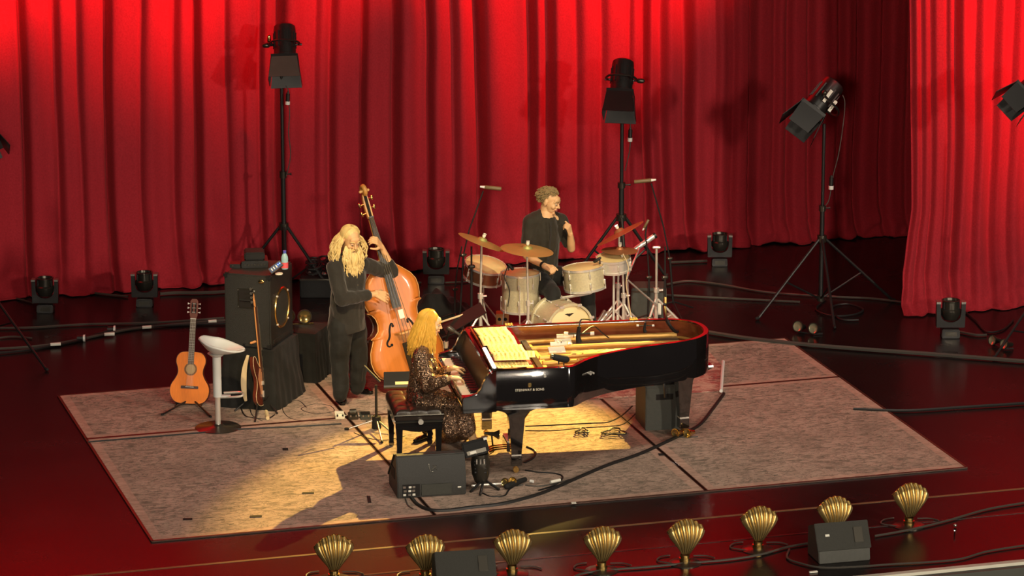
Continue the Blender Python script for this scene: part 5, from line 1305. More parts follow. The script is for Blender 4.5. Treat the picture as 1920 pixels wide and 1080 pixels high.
# rack tom above the bass drum, leaning to the drummer
c = P(1093, 501, F(1075, 640)); Mt = basis(c, C(-0.10, 0.03, 1.0), x=(1, 0, 0))
t = drum('rack_tom', 'cream rack tom tilted towards the drummer above the bass drum', Mt, 0.200, 0.215, 'drum_cream', lugs=6)
e = Mt @ V((0.05, 0.05, -0.23)); q = Mb_ @ V((0.27, 0.0, -0.18))
MB().tube(spline([e, e+C(0.02, -0.01, -0.05), q], 5), 0.014, 10).build('mount_arm', 'chrome', t, world=True)
# snare on the right
c = P(1150, 483, F(1150, 632)); Mt = basis(c, C(-0.05, -0.12, 1.0), x=(1, 0, 0))
t = drum('snare_drum', 'chrome snare drum with a yellowish head on the right of the kit', Mt, 0.165, 0.12, 'chrome', lugs=6)
g = F(1150, 634); e = Mt @ V((0, 0, -0.13))
tt = thing('drum_stand', 'chrome basket stand under the snare drum on the right', 'stand', g)
MB().tube([e, V((g.x, g.y, 0.12))], 0.013, 10).build('post', 'chrome', tt, world=True)
for a in (0.2, 2.3, 4.4):
    MB().tube([V((g.x, g.y, 0.30)), V((g.x+0.24*math.cos(a), g.y+0.24*math.sin(a), 0.03))], 0.009, 8).build('leg', 'chrome', tt, world=True)
    MB().tube([e+V((0, 0, -0.04)), e+Mt.to_3x3() @ V((0.15*math.cos(a), 0.15*math.sin(a), 0.0))], 0.007, 6).build('basket_arm', 'chrome', tt, world=True)
# cymbals and their stands
def cyst(label, px, gy, ptop, legs=(0.4, 2.5, 4.6), r=0.011, sp=0.30, name='cymbal_stand', m='chrome', hub=0.34, lean=0):
    g = F(px, gy); top = P(*ptop, g)
    t = thing(name, label, 'stand', g)
    MB().tube([(0, 0, 0.06), (0, 0, top.z*0.5)], r*1.25, 10).build('lower_tube', m, t)
    MB().tube([V((0, 0, top.z*0.48)), V((top.x-g.x, top.y-g.y, top.z))], r*0.85, 10).build('upper_tube', m, t)
    MB().tube([(0, 0, top.z*0.47), (0, 0, top.z*0.52)], r*2.0, 10).build('clamp', m, t)
    MB().tube([(0, 0, top.z*0.49), (r*4.5, 0, top.z*0.49)], r*0.7, 8).build('wing_bolt', m, t)
    for a in legs:
        c, s = math.cos(a), math.sin(a)
        lg = MB().tube([(c*r, s*r, hub), (c*sp, s*sp, 0.03)], r*0.8, 8).build('leg', m, t)
        MB().cap((c*sp, s*sp, 0.030), 0.016, (c*(sp+0.02), s*(sp+0.02), 0.028), 0.014, 8).build('rubber_foot', 'black_matte', lg)
        MB().tube([(c*r, s*r, 0.10), (c*sp*0.5, s*sp*0.5, (hub+0.03)/2)], r*0.5, 6).build('brace', m, lg)
    return t, top
def cymbal(label, c, n, r, m='cymbal', bell=1.0):
    M = basis(c, n, x=(1, 0, 0)); t = thing('cymbal', label, 'cymbal', M=M)
    rn = [(r, 0.0), (r*0.97, 0.002), (r*0.6, r*0.045), (r*0.28, r*0.075), (r*0.22, r*0.09), (r*0.16, r*0.14*bell+0.01), (r*0.06, r*0.16*bell+0.012)]
    MB().lathe(rn+[(r*0.06, r*0.16*bell+0.009), (r*0.16, r*0.14*bell+0.007), (r*0.22, r*0.09-0.003), (r*0.6, r*0.045-0.003), (r, -0.001), (r, 0)], 56).build('plate', m, t)
    gv = MB()
    for q in (0.35, 0.5, 0.65, 0.8, 0.9): gv.lathe([(r*q, r*0.05*(1-q)*1.6+0.002), (r*q+0.003, r*0.05*(1-q)*1.6+0.0035), (r*q+0.006, r*0.05*(1-q)*1.6+0.001)], 48)
    MB().lathe([(0, 0.0), (0.010, 0.0), (0.018, 0.012), (0.018, 0.03), (0, 0.034)], 14, Matrix.Translation((0, 0, r*0.15*bell+0.012))).build('felt', 'cream_tape', t)
    MB().tube([(0, 0, -0.02), (0, 0, r*0.15*bell+0.06)], 0.005, 8).build('rod', 'chrome', t)
    MB().box((0, 0, r*0.15*bell+0.052), (0.032, 0.010, 0.012)).build('wing_nut', 'chrome', t)
    return t
s1, tp = cyst('chrome cymbal stand in front of the copper-coloured drum', 901, 652, (903, 455), (-0.9, 1.2, 3.6), 0.014)
cymbal('cymbal sloping down to the right at the left end of the kit', tp+V((0, 0, 0.004)), C(0.36, 0.09, 0.93), 0.245)
s2, tp = cyst('thin chrome cymbal stand in front of the floor tom', 990, 664, (988, 470), (-0.6, 1.6, 3.8), 0.012)
cymbal('broad cymbal in front of the drummer\'s shirt', tp+V((0, 0, 0.004)), C(0.11, 0.0, 1.0), 0.262)
s3, tp = cyst('chrome cymbal stand on the right of the kit, left of the pair', 1158, 626, (1161, 442), (-1.9, 0.4, 3.4), 0.014, 0.34)
cymbal('thin cymbal tilted up to the right on the right of the kit', P(1163, 438, F(1158, 626)), C(-0.47, 0.13, 0.88), 0.262, 'cymbal_red')
s4, tp = cyst('chrome cymbal stand on the right of the kit, right of the pair', 1169, 632, (1166, 474), (-1.2, 1.1, 3.0), 0.014, 0.32)
cymbal('reddish cymbal lying nearly flat below the tilted one', P(1162, 470, F(1169, 632), 0.05), C(0.02, 0.02, 1.0), 0.185, 'cymbal_red')
s5, tp = cyst('free chrome stand without a cymbal at the right end of the kit', 1230, 622, (1231, 464), (-2.3, -0.4, 1.5), 0.015, 0.32)
MB().cap(tp+C(-0.03, 0, 0), 0.014, tp+C(0.03, 0, 0), 0.014, 8).build('tilter', 'chrome', s5, world=True)
# diagonal boom tube and the silver tube behind the cymbals
a, b = P(1176, 524, F(1176, 630)), P(1233, 574, F(1230, 625))
single(MB().tube([a, b], 0.010, 8), 'boom_arm', 'steel', 'diagonal steel boom arm between the right cymbal stands', 'boom arm')
a, b = P(1190, 468, F(1190, 600)), P(1226, 443, F(1190, 600), 0.05)
t = thing('percussion_tube', 'silver tube with a dark end, angled up behind the right cymbals', 'tube', M=Matrix.Translation(a))
MB().tube([a, b], 0.026, 14).build('tube', 'chrome', t, world=True)
MB().tube([b, b+(b-a).normalized()*0.025], 0.030, 14).build('end_cap', 'black_metal', t, world=True)
MB().tube([a.lerp(b, 0.3), P(1176, 520, F(1176, 618)), F(1180, 612, 0.02)], 0.010, 8).build('holder', 'chrome', t, world=True)
# cables on the drums
for pts, lb in ((((952, 500), (946, 520), (955, 545), (952, 575)), 'thin cable hanging down the floor tom'), (((1168, 476), (1178, 500), (1174, 530), (1178, 560), (1183, 592)), 'pale cable hanging beside the right cymbal stands')):
    r0 = F(pts[-1][0], 655 if pts[0][0] < 1000 else 640)
    single(MB().tube(spline([P(x, y, r0, -0.05 if pts[0][0] < 1000 else 0.0) for x, y in pts], 6), 0.005, 6), 'cable', 'cable' if pts[0][0] < 1000 else 'strap', lb, 'cable')
# small microphones clipped to the drums
def dmic(label, px, py, ref, d):
    c = P(px, py, ref, -0.02); t = thing('drum_microphone', label, 'microphone', M=Matrix.Translation(c)); d = V(d).normalized()
    MB().cap(c-d*0.03, 0.014, c+d*0.03, 0.018, 10).build('body', 'black_metal', t, world=True)
    MB().tube([c-d*0.03, c-d*0.03+V((0, 0, -0.06))], 0.007, 6).build('clip', 'black_metal', t, world=True)
dmic('small black microphone clipped on the floor tom rim', 957, 500, F(957, 645), C(0.5, 0.2, -0.6))
dmic('small black microphone clipped on the rack tom rim', 1120, 487, F(1110, 640), C(-0.7, 0.1, -0.5))
# wooden block and equipment behind the kit
c = F(942, 618); t = thing('wooden_crate', 'small wooden crate with dark openings below the floor tom', 'crate', M=Matrix.Translation(c) @ Matrix.Rotation(-YAW, 4, 'Z'))
MB().box((0, 0.1, 0.08), (0.13, 0.14, 0.15)).build('body', 'wood_block', t, bev=0.004)
for x in (-0.03, 0.03): MB().tube([(x, 0.029, 0.10), (x, 0.026, 0.10)], 0.018, 12).build('opening', 'hole_dark', t)
c = F(1218, 612); t = thing('equipment_case', 'dark grey equipment case behind the right cymbal stands', 'case', M=Matrix.Translation(c+C(0.0, 0.25)) @ Matrix.Rotation(-YAW, 4, 'Z'))
MB().box((0, 0.15, 0.17), (0.36, 0.30, 0.33)).build('body', 'box_grey', t, bev=0.01)
MB().box((0, 0.0, 0.30), (0.34, 0.012, 0.02)).build('rim', 'gunmetal', t)
MB().box((0.10, -0.004, 0.12), (0.05, 0.02, 0.12)).build('latch', 'label_white', t)
t = thing('pedal_plate', 'grey hi-hat pedal foot plate right of the bass drum', 'pedal', M=Matrix.Translation(F(1122, 618)))
MB().tube([F(1114, 616, 0.06), F(1134, 584, 0.20)], 0.024, 8, flat=(V(FW), 0.4)).build('plate', 'steel', t, world=True)
MB().tube([F(1112, 610, 0.04), F(1140, 612, 0.04)], 0.014, 8).build('base_bar', 'steel', t, world=True)
# overhead microphones on boom stands
def mic_stand(label, g, pts, ref, r=0.010, legs=(0.5, 2.6, 4.7)):
    t = thing('microphone_stand', label, 'stand', g)
    w = [P(x, y, ref) for x, y in pts]
    MB().tube([V((g.x, g.y, 0.12)), w[0]], r*1.1, 8).build('pole', 'black_metal', t, world=True)
    MB().tube(w, r*0.8, 8).build('boom', 'black_metal', t, world=True)
    MB().cap(w[0]-V((0.015, 0, 0)), r*1.9, w[0]+V((0.015, 0, 0)), r*1.9, 8).build('joint', 'gunmetal', t, world=True)
    for a in legs:
        MB().tube([V((g.x, g.y, 0.14)), V((g.x+0.30*math.cos(a), g.y+0.30*math.sin(a), 0.02))], r*0.8, 8).build('leg', 'black_metal', t, world=True)
    return t, w
def pencil_mic(label, a, b, r=0.020, flip=False):
    t = thing('microphone', label, 'microphone', M=Matrix.Translation(a)); d = (b-a)
    MB().tube([a+d*0.22, a+d*0.25, b-d*0.03, b], [r*0.8, r, r, r*0.85], 12).build('body', 'tape_gold', t, world=True)
    MB().tube([a, a+d*0.22], [r*0.45, r*0.75], 10).build('connector', 'white_plastic', t, world=True)
    return t
g = F(862, 622); ref = g
mic_stand('black boom stand holding the left overhead microphone', g, [(869, 478), (880, 430), (893, 395), (906, 358)], ref)
pencil_mic('slim overhead microphone at the left of the kit, pointing right', P(900, 350, ref), P(940, 354, ref))
g = F(1262, 590); ref = g
mic_stand('black boom stand holding the right overhead microphone', g, [(1256, 485), (1244, 425), (1230, 375), (1221, 344)], ref)
pencil_mic('slim overhead microphone at the right of the kit, pointing left', P(1230, 337, ref), P(1189, 341, ref))
g = F(1215, 615); mic_stand('short black microphone stand behind the right cymbals', g, [(1217, 520), (1214, 470), (1210, 440), (1213, 420)], g)
a = P(1205, 432, g); pencil_mic('small microphone with a silver ring tilted above the right cymbals', a, P(1216, 412, g), 0.014)
g = F(884, 640); mic_stand('upright black stand in front of the copper-coloured drum', g, [(884, 500), (884, 462)], g, 0.012)
g = F(1245, 628); mic_stand('upright black stand right of the drum kit', g, [(1247, 520), (1247, 462)], g, 0.011)
g = F(853, 612); mic_stand('dark microphone stand with a white-ringed plug near the black cloth', g, [(853, 542), (858, 500), (866, 462)], g, 0.009)
cable([(850, 560), (851, 575), (849, 590), (852, 603)], 0.010, 'thick cable end near the black cloth', 'grey_cable')
# black cloth over low equipment behind the bass
c = F(830, 606)
t = thing('cloth_covered_gear', 'low equipment under a dark olive cloth between bass and drums', 'covered equipment', M=Matrix.Translation(c) @ Matrix.Rotation(-YAW, 4, 'Z'))
def hump(u, v):
    x = (u-0.5)*0.66; y = 0.02+v*0.5
    e = min(1, min(u, 1-u)*5, min(v, 1-v)*4); tent = 0.30*(1-abs(u-0.38)*1.15)
    z = tent*e**0.55*(1-0.25*v)+0.02*noise.noise(V((x*9, y*9, 2)))*e+0.018*math.sin(x*40+y*10)*e
    return (x, y, max(0.004, z))
MB().grid(hump, 60, 40).build('cloth', 'drape_black', t, norm=False)
MB().box((-0.08, 0.25, 0.08), (0.30, 0.24, 0.14)).build('case', 'black_matte', t)
# drum throne
g = F(1010, 632); t = thing('drum_throne', 'black round drum throne under the drummer', 'stool', g+C(0, 0.12))
MB().lathe([(0, 0.44), (0.15, 0.44), (0.165, 0.455), (0.165, 0.50), (0.14, 0.515), (0, 0.52)], 28).build('cushion', 'leather_black', t)
MB().tube([(0, 0, 0.10), (0, 0, 0.45)], 0.018, 10).build('post', 'chrome', t)
for a in (0.4, 2.5, 4.6): MB().tube([(0, 0, 0.26), (0.24*math.cos(a), 0.24*math.sin(a), 0.035)], 0.011, 8).build('leg', 'chrome', t)

# ------------------------------------------------------------------ music stand seen edge-on, vocal microphone
g = F(872, 690)
t = thing('music_stand', 'black music stand with a tilted desk left of the piano', 'music stand', g+C(0, 0))
a, b = P(826, 604, g, -0.02), P(905, 578, g, 0.10)
Mx = basis(a.lerp(b, 0.5), C(-0.35, -0.5, 0.80), x=(b-a)); L_ = (b-a).length
MB().box((0, -0.06, 0), (L_, 0.17, 0.010), Mx).build('desk', 'black_metal', t, world=True)
MB().tube([a, b], 0.010, 8).build('desk_edge', 'strap', t, world=True)
MB().tube([P(866, 612, g), V((g.x, g.y, 0.12))], 0.013, 8).build('post', 'black_metal', t, world=True)
for q in (0.5, 2.6, 4.7): MB().tube([V((g.x, g.y, 0.14)), V((g.x+0.25*math.cos(q), g.y+0.25*math.sin(q), 0.02))], 0.010, 8).build('leg', 'black_metal', t, world=True)
# chrome rack hardware and short stand behind the keyboard
g = F(848, 700)
t = thing('microphone_stand', 'short black stand with a chrome clutch, carrying the vocal microphone', 'stand', g)
MB().tube([V((g.x, g.y, 0.03)), P(836, 640, g)], 0.018, 10).build('post', 'black_metal', t, world=True)
MB().tube([P(836, 652, g), P(836, 640, g)], 0.026, 12).build('clutch', 'chrome', t, world=True)
MB().tube([V((g.x, g.y, 0)), V((g.x, g.y, 0.03))], [0.15, 0.13], 24).build('round_base', 'black_metal', t, world=True)
MB().tube([P(836, 642, g), P(842, 620, g, -0.05)], 0.011, 8).build('boom', 'black_metal', t, world=True)
a, b = P(876, 636, g, 0.0), P(845, 617, g, -0.05)
t = thing('vocal_microphone', 'grey vocal microphone on a boom in front of the pianist\'s face', 'microphone', M=Matrix.Translation(b))
MB().tube([a, b.lerp(a, 0.2)], [0.010, 0.016], 12).build('handle', 'grey_metal', t, world=True)
MB().cap(b.lerp(a, 0.12), 0.024, b.lerp(a, -0.08), 0.026, 14).build('grille_ball', 'grey_metal', t, world=True)
MB().tube([a, a+(a-b)*0.35], 0.007, 8).build('gooseneck', 'black_metal', t, world=True)
# small stand with a dark tablet in front of the double bass
g = F(706, 806)
t = thing('tablet_stand', 'low black stand holding a dark tablet in front of the double bass', 'stand', g)
MB().tube([V((g.x, g.y, 0.06)), P(705, 722, g)], 0.013, 10).build('post', 'black_metal', t, world=True)
MB().tube([V((g.x, g.y, 0.02)), V((g.x, g.y, 0.13))], [0.045, 0.040], 12).build('hub', 'black_matte', t, world=True)
for x, y in ((652, 804), (716, 828), (735, 812)):
    lg = MB().tube([V((g.x, g.y, 0.10)), F(x, y, 0.025)], 0.008, 8).build('leg', 'steel', t, world=True)
    e = F(x, y, 0.025); MB().cap(e, 0.014, e+(e-g).normalized()*0.02, 0.013, 8).build('rubber_foot', 'black_matte', lg, world=True)
MB().tube([P(682, 686, g), P(712, 716, g)], 0.012, 8).build('arm', 'black_metal', t, world=True)
MB().tube([P(681, 687, g), P(678, 715, g)], 0.006, 6).build('arm_bracket', 'black_metal', t, world=True)
c = P(745, 711, g, 0.10); Mx = basis(c, C(0.0, -0.75, 0.65), x=C(1, 0.05, 0))
t = thing('tablet', 'dark tablet case lying on the low stand left of the pianist', 'tablet', M=Matrix.Translation(c))
MB().box((0, 0, 0), (0.25, 0.15, 0.016), Mx).build('case', 'black_matte', t, world=True, bev=0.004)
MB().box((0, -0.083, 0.012), (0.25, 0.02, 0.03), Mx).build('ledge', 'black_metal', t, world=True)
MB().box((0.045, -0.045, 0.010), (0.13, 0.030, 0.004), Mx).build('paper_strip', 'paper', t, world=True)
# effect pedals on the rug
for k, (x, y, w, h, m, lb) in enumerate(((638, 789, 0.085, 0.10, 'cream_tape', 'cream effects pedal, left end of the pedal row'), (663, 790, 0.09, 0.09, 'gunmetal', 'black round-topped effects pedal in the middle of the row'), (686, 790, 0.10, 0.10, 'box_grey', 'olive effects pedal with a rubber top, right end of the row'))):
    c = F(x, y); t = thing('effects_pedal', lb, 'pedal', M=Matrix.Translation(c+V((0, 0, 0.014))) @ Matrix.Rotation(-YAW+0.15, 4, 'Z'))
    MB().prism([(0, 0), (0, 0.030), (h, 0.055), (h, 0)], -w/2, w/2, Matrix.Rotation(PI/2, 4, 'Z') @ Matrix.Rotation(PI/2, 4, 'X')).build('case', m, t, bev=0.004)
    if k == 1: MB().tube([(-0.03, 0.05, 0.06), (0.03, 0.05, 0.06)], 0.030, 14).build('roller', 'gunmetal', t)
    else: MB().box((0, h*0.62, 0.050), (w*0.8, h*0.55, 0.008), Matrix.Identity(4)).build('foot_plate', 'black_matte' if k else 'label_white', t)
    for sx in (-0.025, 0.025): MB().tube([(sx, 0.004, 0.028), (sx, 0.004, 0.045)], 0.008, 8).build('knob', 'black_metal' if k == 0 else 'steel', t)
    MB().tube([(w/2-0.002, 0.05, 0.02), (w/2+0.02, 0.05, 0.02)], 0.008, 8).build('jack', 'steel', t)
# ------------------------------------------------------------------ wedge monitor in front of the bench
a, b = F(745, 938), F(874, 930)
Mw = basis(a.lerp(b, 0.5), (0, 0, 1), x=(b-a)); w = (b-a).length
t = thing('stage_monitor', 'large grey wedge monitor seen from behind, in front of the piano bench', 'speaker', M=Mw)
prof = [(0, 0.014), (-0.012, 0.155), (0.06, 0.375), (0.10, 0.385), (0.44, 0.10), (0.42, 0.014)]
MB().prism(prof, -w/2, w/2, Matrix.Rotation(PI/2, 4, 'Z') @ Matrix.Rotation(PI/2, 4, 'X')).build('cabinet', 'wedge_grey', t, bev=0.008)
MB().prism([(0.12, 0.375), (0.135, 0.38), (0.445, 0.12), (0.44, 0.10)], -w/2-0.008, w/2+0.008, Matrix.Rotation(PI/2, 4, 'Z') @ Matrix.Rotation(PI/2, 4, 'X')).build('front_grille', 'grille', t)
Mp = basis(V((-w*0.30, -0.0085, 0.082)), (0, -1, -0.085), x=(1, 0, 0))
pn = MB().box((0, 0, 0), (0.15, 0.115, 0.006), Mp).build('connector_panel', 'black_metal', t)
rnd = random.Random(3)
for k in range(9): MB().box((-0.055+0.04*(k % 3)+rnd.uniform(-.006, .006), -0.036+0.035*(k//3), 0.004), (0.024, 0.018, 0.005), Mp).build('socket', 'label_white' if k in (0, 2, 4, 7) else 'steel', pn)
Mp = basis(V((w*0.07, -0.0085, 0.082)), (0, -1, -0.085), x=(1, 0, 0))
MB().box((0, 0, 0), (0.27, 0.105, 0.006), Mp).build('recessed_handle', 'box_grey', t, bev=0.008)
Mp = basis(V((w*0.40, -0.0085, 0.09)), (0, -1, -0.085), x=(1, 0, 0))
MB().box((0, 0, 0), (0.03, 0.012, 0.006), Mp).build('badge', 'label_white', t)
Mp = basis(V((0.0, 0.022, 0.268)), (0, -0.95, 0.31), x=(1, 0, 0))
em = MB().tube([Mp @ V((-0.02, 0.035, 0)), Mp @ V((-0.01, -0.03, 0)), Mp @ V((0.015, -0.035, 0))], 0.004, 5).tube([Mp @ V((0.0, -0.02, 0)), Mp @ V((0.05, 0.015, 0)), Mp @ V((0.02, 0.02, 0)), Mp @ V((0.05, -0.02, 0))], 0.004, 5)
em.build('embossed_logo', 'gunmetal', t)['kind'] = 'stuff'
for sx in (-1, 1): MB().box((sx*w/2, 0.2, 0.20), (0.012, 0.16, 0.10)).build('side_handle', 'black_matte', t, bev=0.004)
# ------------------------------------------------------------------ small moving profile light right of the wedge
g = F(905, 915)
t = thing('floor_projector', 'black floor-standing projector lamp with a box head right of the wedge monitor', 'lamp', M=Matrix.Translation(g))
MB().tube([F(884, 911, 0.045), F(940, 907, 0.045)], 0.014, 10).build('base_bar', 'steel', t, world=True)
for x, y in ((882, 922), (936, 918), (900, 928), (912, 900)): MB().tube([P(907, 905, g)+V((0, 0, 0.03)), F(x, y, 0.022)], 0.012, 8).build('base_leg', 'black_metal', t, world=True)
p0, p1 = P(902, 908, g), P(900, 850, g)
MB().tube([p0, p0.lerp(p1, 0.1), p0.lerp(p1, 0.35), p0.lerp(p1, 0.7), p1], [0.03, 0.055, 0.078, 0.085, 0.075], 18).build('yoke_body', 'gunmetal', t, world=True)
for k in range(4):
    z = p0.lerp(p1, 0.45+0.12*k); MB().tube([z+C(-0.05, -0.065, 0.0), z+C(0.05, -0.065, 0.0)], 0.008, 8).build('ridge', 'black_metal', t, world=True)
for k in range(3): MB().box((0, 0, 0), (0.012, 0.004, 0.045), Matrix.Translation(P(894+7*k, 866, g, -0.09))).build('fin', 'steel', t, world=True)
Mh = basis(P(891, 840, g, -0.05), C(-0.25, 0.25, 0.95), x=C(1, 0.1, 0.15))
hd = MB().box((0, 0, 0.0), (0.225, 0.16, 0.13), Mh).build('lamp_head', 'black_matte', t, world=True, bev=0.012)
MB().box((0.0, 0.0, 0.067), (0.215, 0.15, 0.006), Mh).build('hood', 'black_matte', t, world=True)
MB().box((0.0, -0.084, -0.03), (0.17, 0.010, 0.035), Mh).build('front_rail', 'gunmetal', t, world=True)
for x, z, w_ in ((-0.03, -0.03, 0.055), (0.10, 0.06, 0.03)): MB().box((x, -0.09, z), (w_, 0.004, 0.022), Mh).build('label', 'label_white', t, world=True)
MB().tube([Mh @ V((-0.12, 0, -0.02)), Mh @ V((-0.16, -0.02, -0.02))], 0.045, 14).build('side_knob', 'black_metal', t, world=True)
# clamp lamp between pedals and leg
t = thing('clamp_lamp', 'small bronze lamp clamped under the keyboard near the pedals', 'lamp', M=Matrix.Translation(F(925, 850, 0.014)))
gg = F(925, 850)
MB().tube([P(908, 812, gg), P(926, 814, gg), P(936, 815, gg)], [0.012, 0.020, 0.046], 14).build('lamp_can', 'gunmetal', t, world=True)
MB().tube([P(936, 815, gg), P(937, 815, gg)], 0.040, 14).build('lens', 'lens_gold', t, world=True)
MB().tube([P(922, 817, gg), V((gg.x, gg.y, 0.015))], 0.008, 8).build('post', 'black_metal', t, world=True)
# connectors near the piano leg
t = thing('cable_connector', 'black multi-way connector lying in front of the piano leg', 'connector', M=Matrix.Translation(F(970, 905, 0.014)))
MB().cap(F(950, 912, 0.04), 0.026, F(984, 899, 0.04), 0.022, 12).build('body', 'black_matte', t, world=True)
MB().tube([F(994, 902, 0.03), F(1000, 903, 0.03)], 0.014, 10).build('ring', 'white_plastic', t, world=True)
single(MB().tube([F(1032, 904, 0.04), F(1050, 900, 0.04)], 0.014, 10), 'cable_tape', 'label_white', 'white tape on the thick cable near the front piano leg', 'tape')
cable([(905, 925), (920, 931), (945, 930), (955, 918), (975, 905)], 0.009, 'cable from the floor projector to the black connector')
# ------------------------------------------------------------------ people
def frame(c, f, up):
    f = V(f).normalized(); up = V(up)
    return basis(c, (up-f*up.dot(f)), y=f)
def head_blob(B, M, s=1.0, ears=True, thin=1.0):
    E = lambda c, r: B.ell([q*s for q in c], [q*s for q in r], M, 18, 12)
    E((0, -0.014, 0.036), (0.074*thin, 0.094, 0.080)); E((0, 0.028, -0.010), (0.062*thin, 0.064, 0.090))
    E((0, 0.034, -0.066), (0.047*thin, 0.050, 0.040)); E((0, 0.070, -0.096), (0.020, 0.018, 0.018))
    E((0, 0.072, 0.040), (0.050*thin, 0.026, 0.034))
    for sx in (-1, 1):
        E((sx*0.036*thin, 0.064, -0.026), (0.024, 0.024, 0.024)); E((sx*0.013, 0.094, -0.032), (0.009, 0.010, 0.008))
        if ears: E((sx*0.074*thin, -0.006, -0.006), (0.011, 0.020, 0.031))
        B.cap(M @ V((sx*0.010*s, 0.090*s, 0.024*s)), 0.009*s, M @ V((sx*0.046*thin*s, 0.074*s, 0.022*s)), 0.008*s, 8)
    B.cap(M @ V((0, 0.088*s, 0.016*s)), 0.008*s, M @ V((0, 0.112*s, -0.026*s)), 0.012*s, 10)
    E((0, 0.088, -0.056), (0.024, 0.013, 0.012))
def face_parts(M, parent, s=1.0, brow='hair_white', thin=1.0, closed=False):
    for sx in (-1, 1):
        c = M @ V((sx*0.029*thin*s, 0.083*s, 0.004*s))
        e = MB().ell(c, (0.0115*s,)*3).build('eye', 'eye_white', parent, world=True)
        MB().ell(M @ V((sx*0.030*thin*s, 0.0925*s, (0.001 if closed else 0.003)*s)), (0.0058*s, 0.0045*s, 0.0055*s)).build('iris', 'eye_dark', e, world=True)
        MB().tube([M @ V((sx*(0.029*thin-0.013)*s, 0.094*s, 0.010*s)), M @ V((sx*0.029*thin*s, 0.0965*s, 0.013*s)), M @ V((sx*(0.029*thin+0.015)*s, 0.088*s, 0.008*s))], 0.0035*s, 6).build('eyelid', 'skin', parent, world=True)
        MB().tube([M @ V((sx*0.012*s, 0.0985*s, 0.027*s)), M @ V((sx*0.032*thin*s, 0.094*s, 0.034*s)), M @ V((sx*0.050*thin*s, 0.080*s, 0.028*s))], [0.004*s, 0.006*s, 0.003*s], 6).build('eyebrow', brow, parent, world=True)
    MB().tube([M @ V((-0.024*s, 0.088*s, -0.0575*s)), M @ V((-0.008*s, 0.0995*s, -0.0535*s)), M @ V((0.008*s, 0.0995*s, -0.0535*s)), M @ V((0.024*s, 0.088*s, -0.0575*s))], [0.0025*s, 0.0055*s, 0.0055*s, 0.0025*s], 8).build('upper_lip', 'lips', parent, world=True)
    MB().tube([M @ V((-0.021*s, 0.088*s, -0.0605*s)), M @ V((0, 0.0985*s, -0.065*s)), M @ V((0.021*s, 0.088*s, -0.0605*s))], [0.0025*s, 0.0065*s, 0.0025*s], 8).build('lower_lip', 'lips', parent, world=True)
def hand_blob(B, wrist, d, n, thumb=1, curl=(20, 30, 25), s=1.0, spread=1.0, tcurl=20, each=None):
    """d: towards the fingers, n: back of the hand; thumb=+1/-1 picks its side (x = d x n)"""
    y = V(d).normalized(); z = V(n); z = (z-y*z.dot(y)).normalized(); x = y.cross(z)
    M = Matrix((x, y, z)).transposed().to_4x4(); M.translation = V(wrist)
    T = lambda p: M @ (V(p)*s)
    for k in range(4):
        xx = (-0.029+0.0193*k)
        B.cap(T((xx*0.62, -0.005, 0)), 0.0155*s, T((xx*spread, 0.082, 0.001)), 0.0125*s, 10)
    B.cap(T((0, 0.015, -0.006)), 0.021*s, T((0, 0.065, -0.006)), 0.019*s, 10)
    ln = (0.066, 0.078, 0.074, 0.058) if thumb > 0 else (0.066, 0.078, 0.074, 0.058)
    order = range(4)
    for k in order:
        kk = k if thumb < 0 else 3-k                     # kk 0 = index finger beside the thumb
        xx = (-0.029+0.0193*k)*spread; L_ = (0.074, 0.082, 0.077, 0.060)[kk]
        p = V((xx, 0.084, 0.0)); a = 0.0
        cc = curl if each is None else each[kk]
        for seg, (fl, rr) in enumerate(((0.45, 0.0098), (0.31, 0.0088), (0.24, 0.0078))):
            a += math.radians(cc[seg]); q = p+V(((k-1.5)*0.0018*(spread-1)*6, math.cos(a), -math.sin(a))).normalized()*L_*fl
            B.cap(T(p), rr*s, T(q), rr*0.92*s, 10); p = q
    sx = -1 if thumb < 0 else 1
    p = V((sx*0.022, 0.018, -0.006)); dirs = [(sx*0.72, 0.60, -0.32), (sx*0.42, 0.82, -0.20-tcurl/60), (sx*0.15, 0.90, -0.15-tcurl/45)]
    for dd_, l, rr in zip(dirs, (0.042, 0.034, 0.028), (0.0145, 0.0115, 0.0100)):
        q = p+V(dd_).normalized()*l; B.cap(T(p), rr*s, T(q), rr*0.9*s, 10); p = q
def wrinkle(a, sc=14.0, st=(1, 1, 1), seed=0):
    def f(p): return a*(noise.noise(V((p.x*sc*st[0]+seed, p.y*sc*st[1], p.z*sc*st[2]))) + 0.5*noise.noise(V((p.x*sc*2.3, p.y*sc*2.3+seed, p.z*sc*1.2))))
    return f
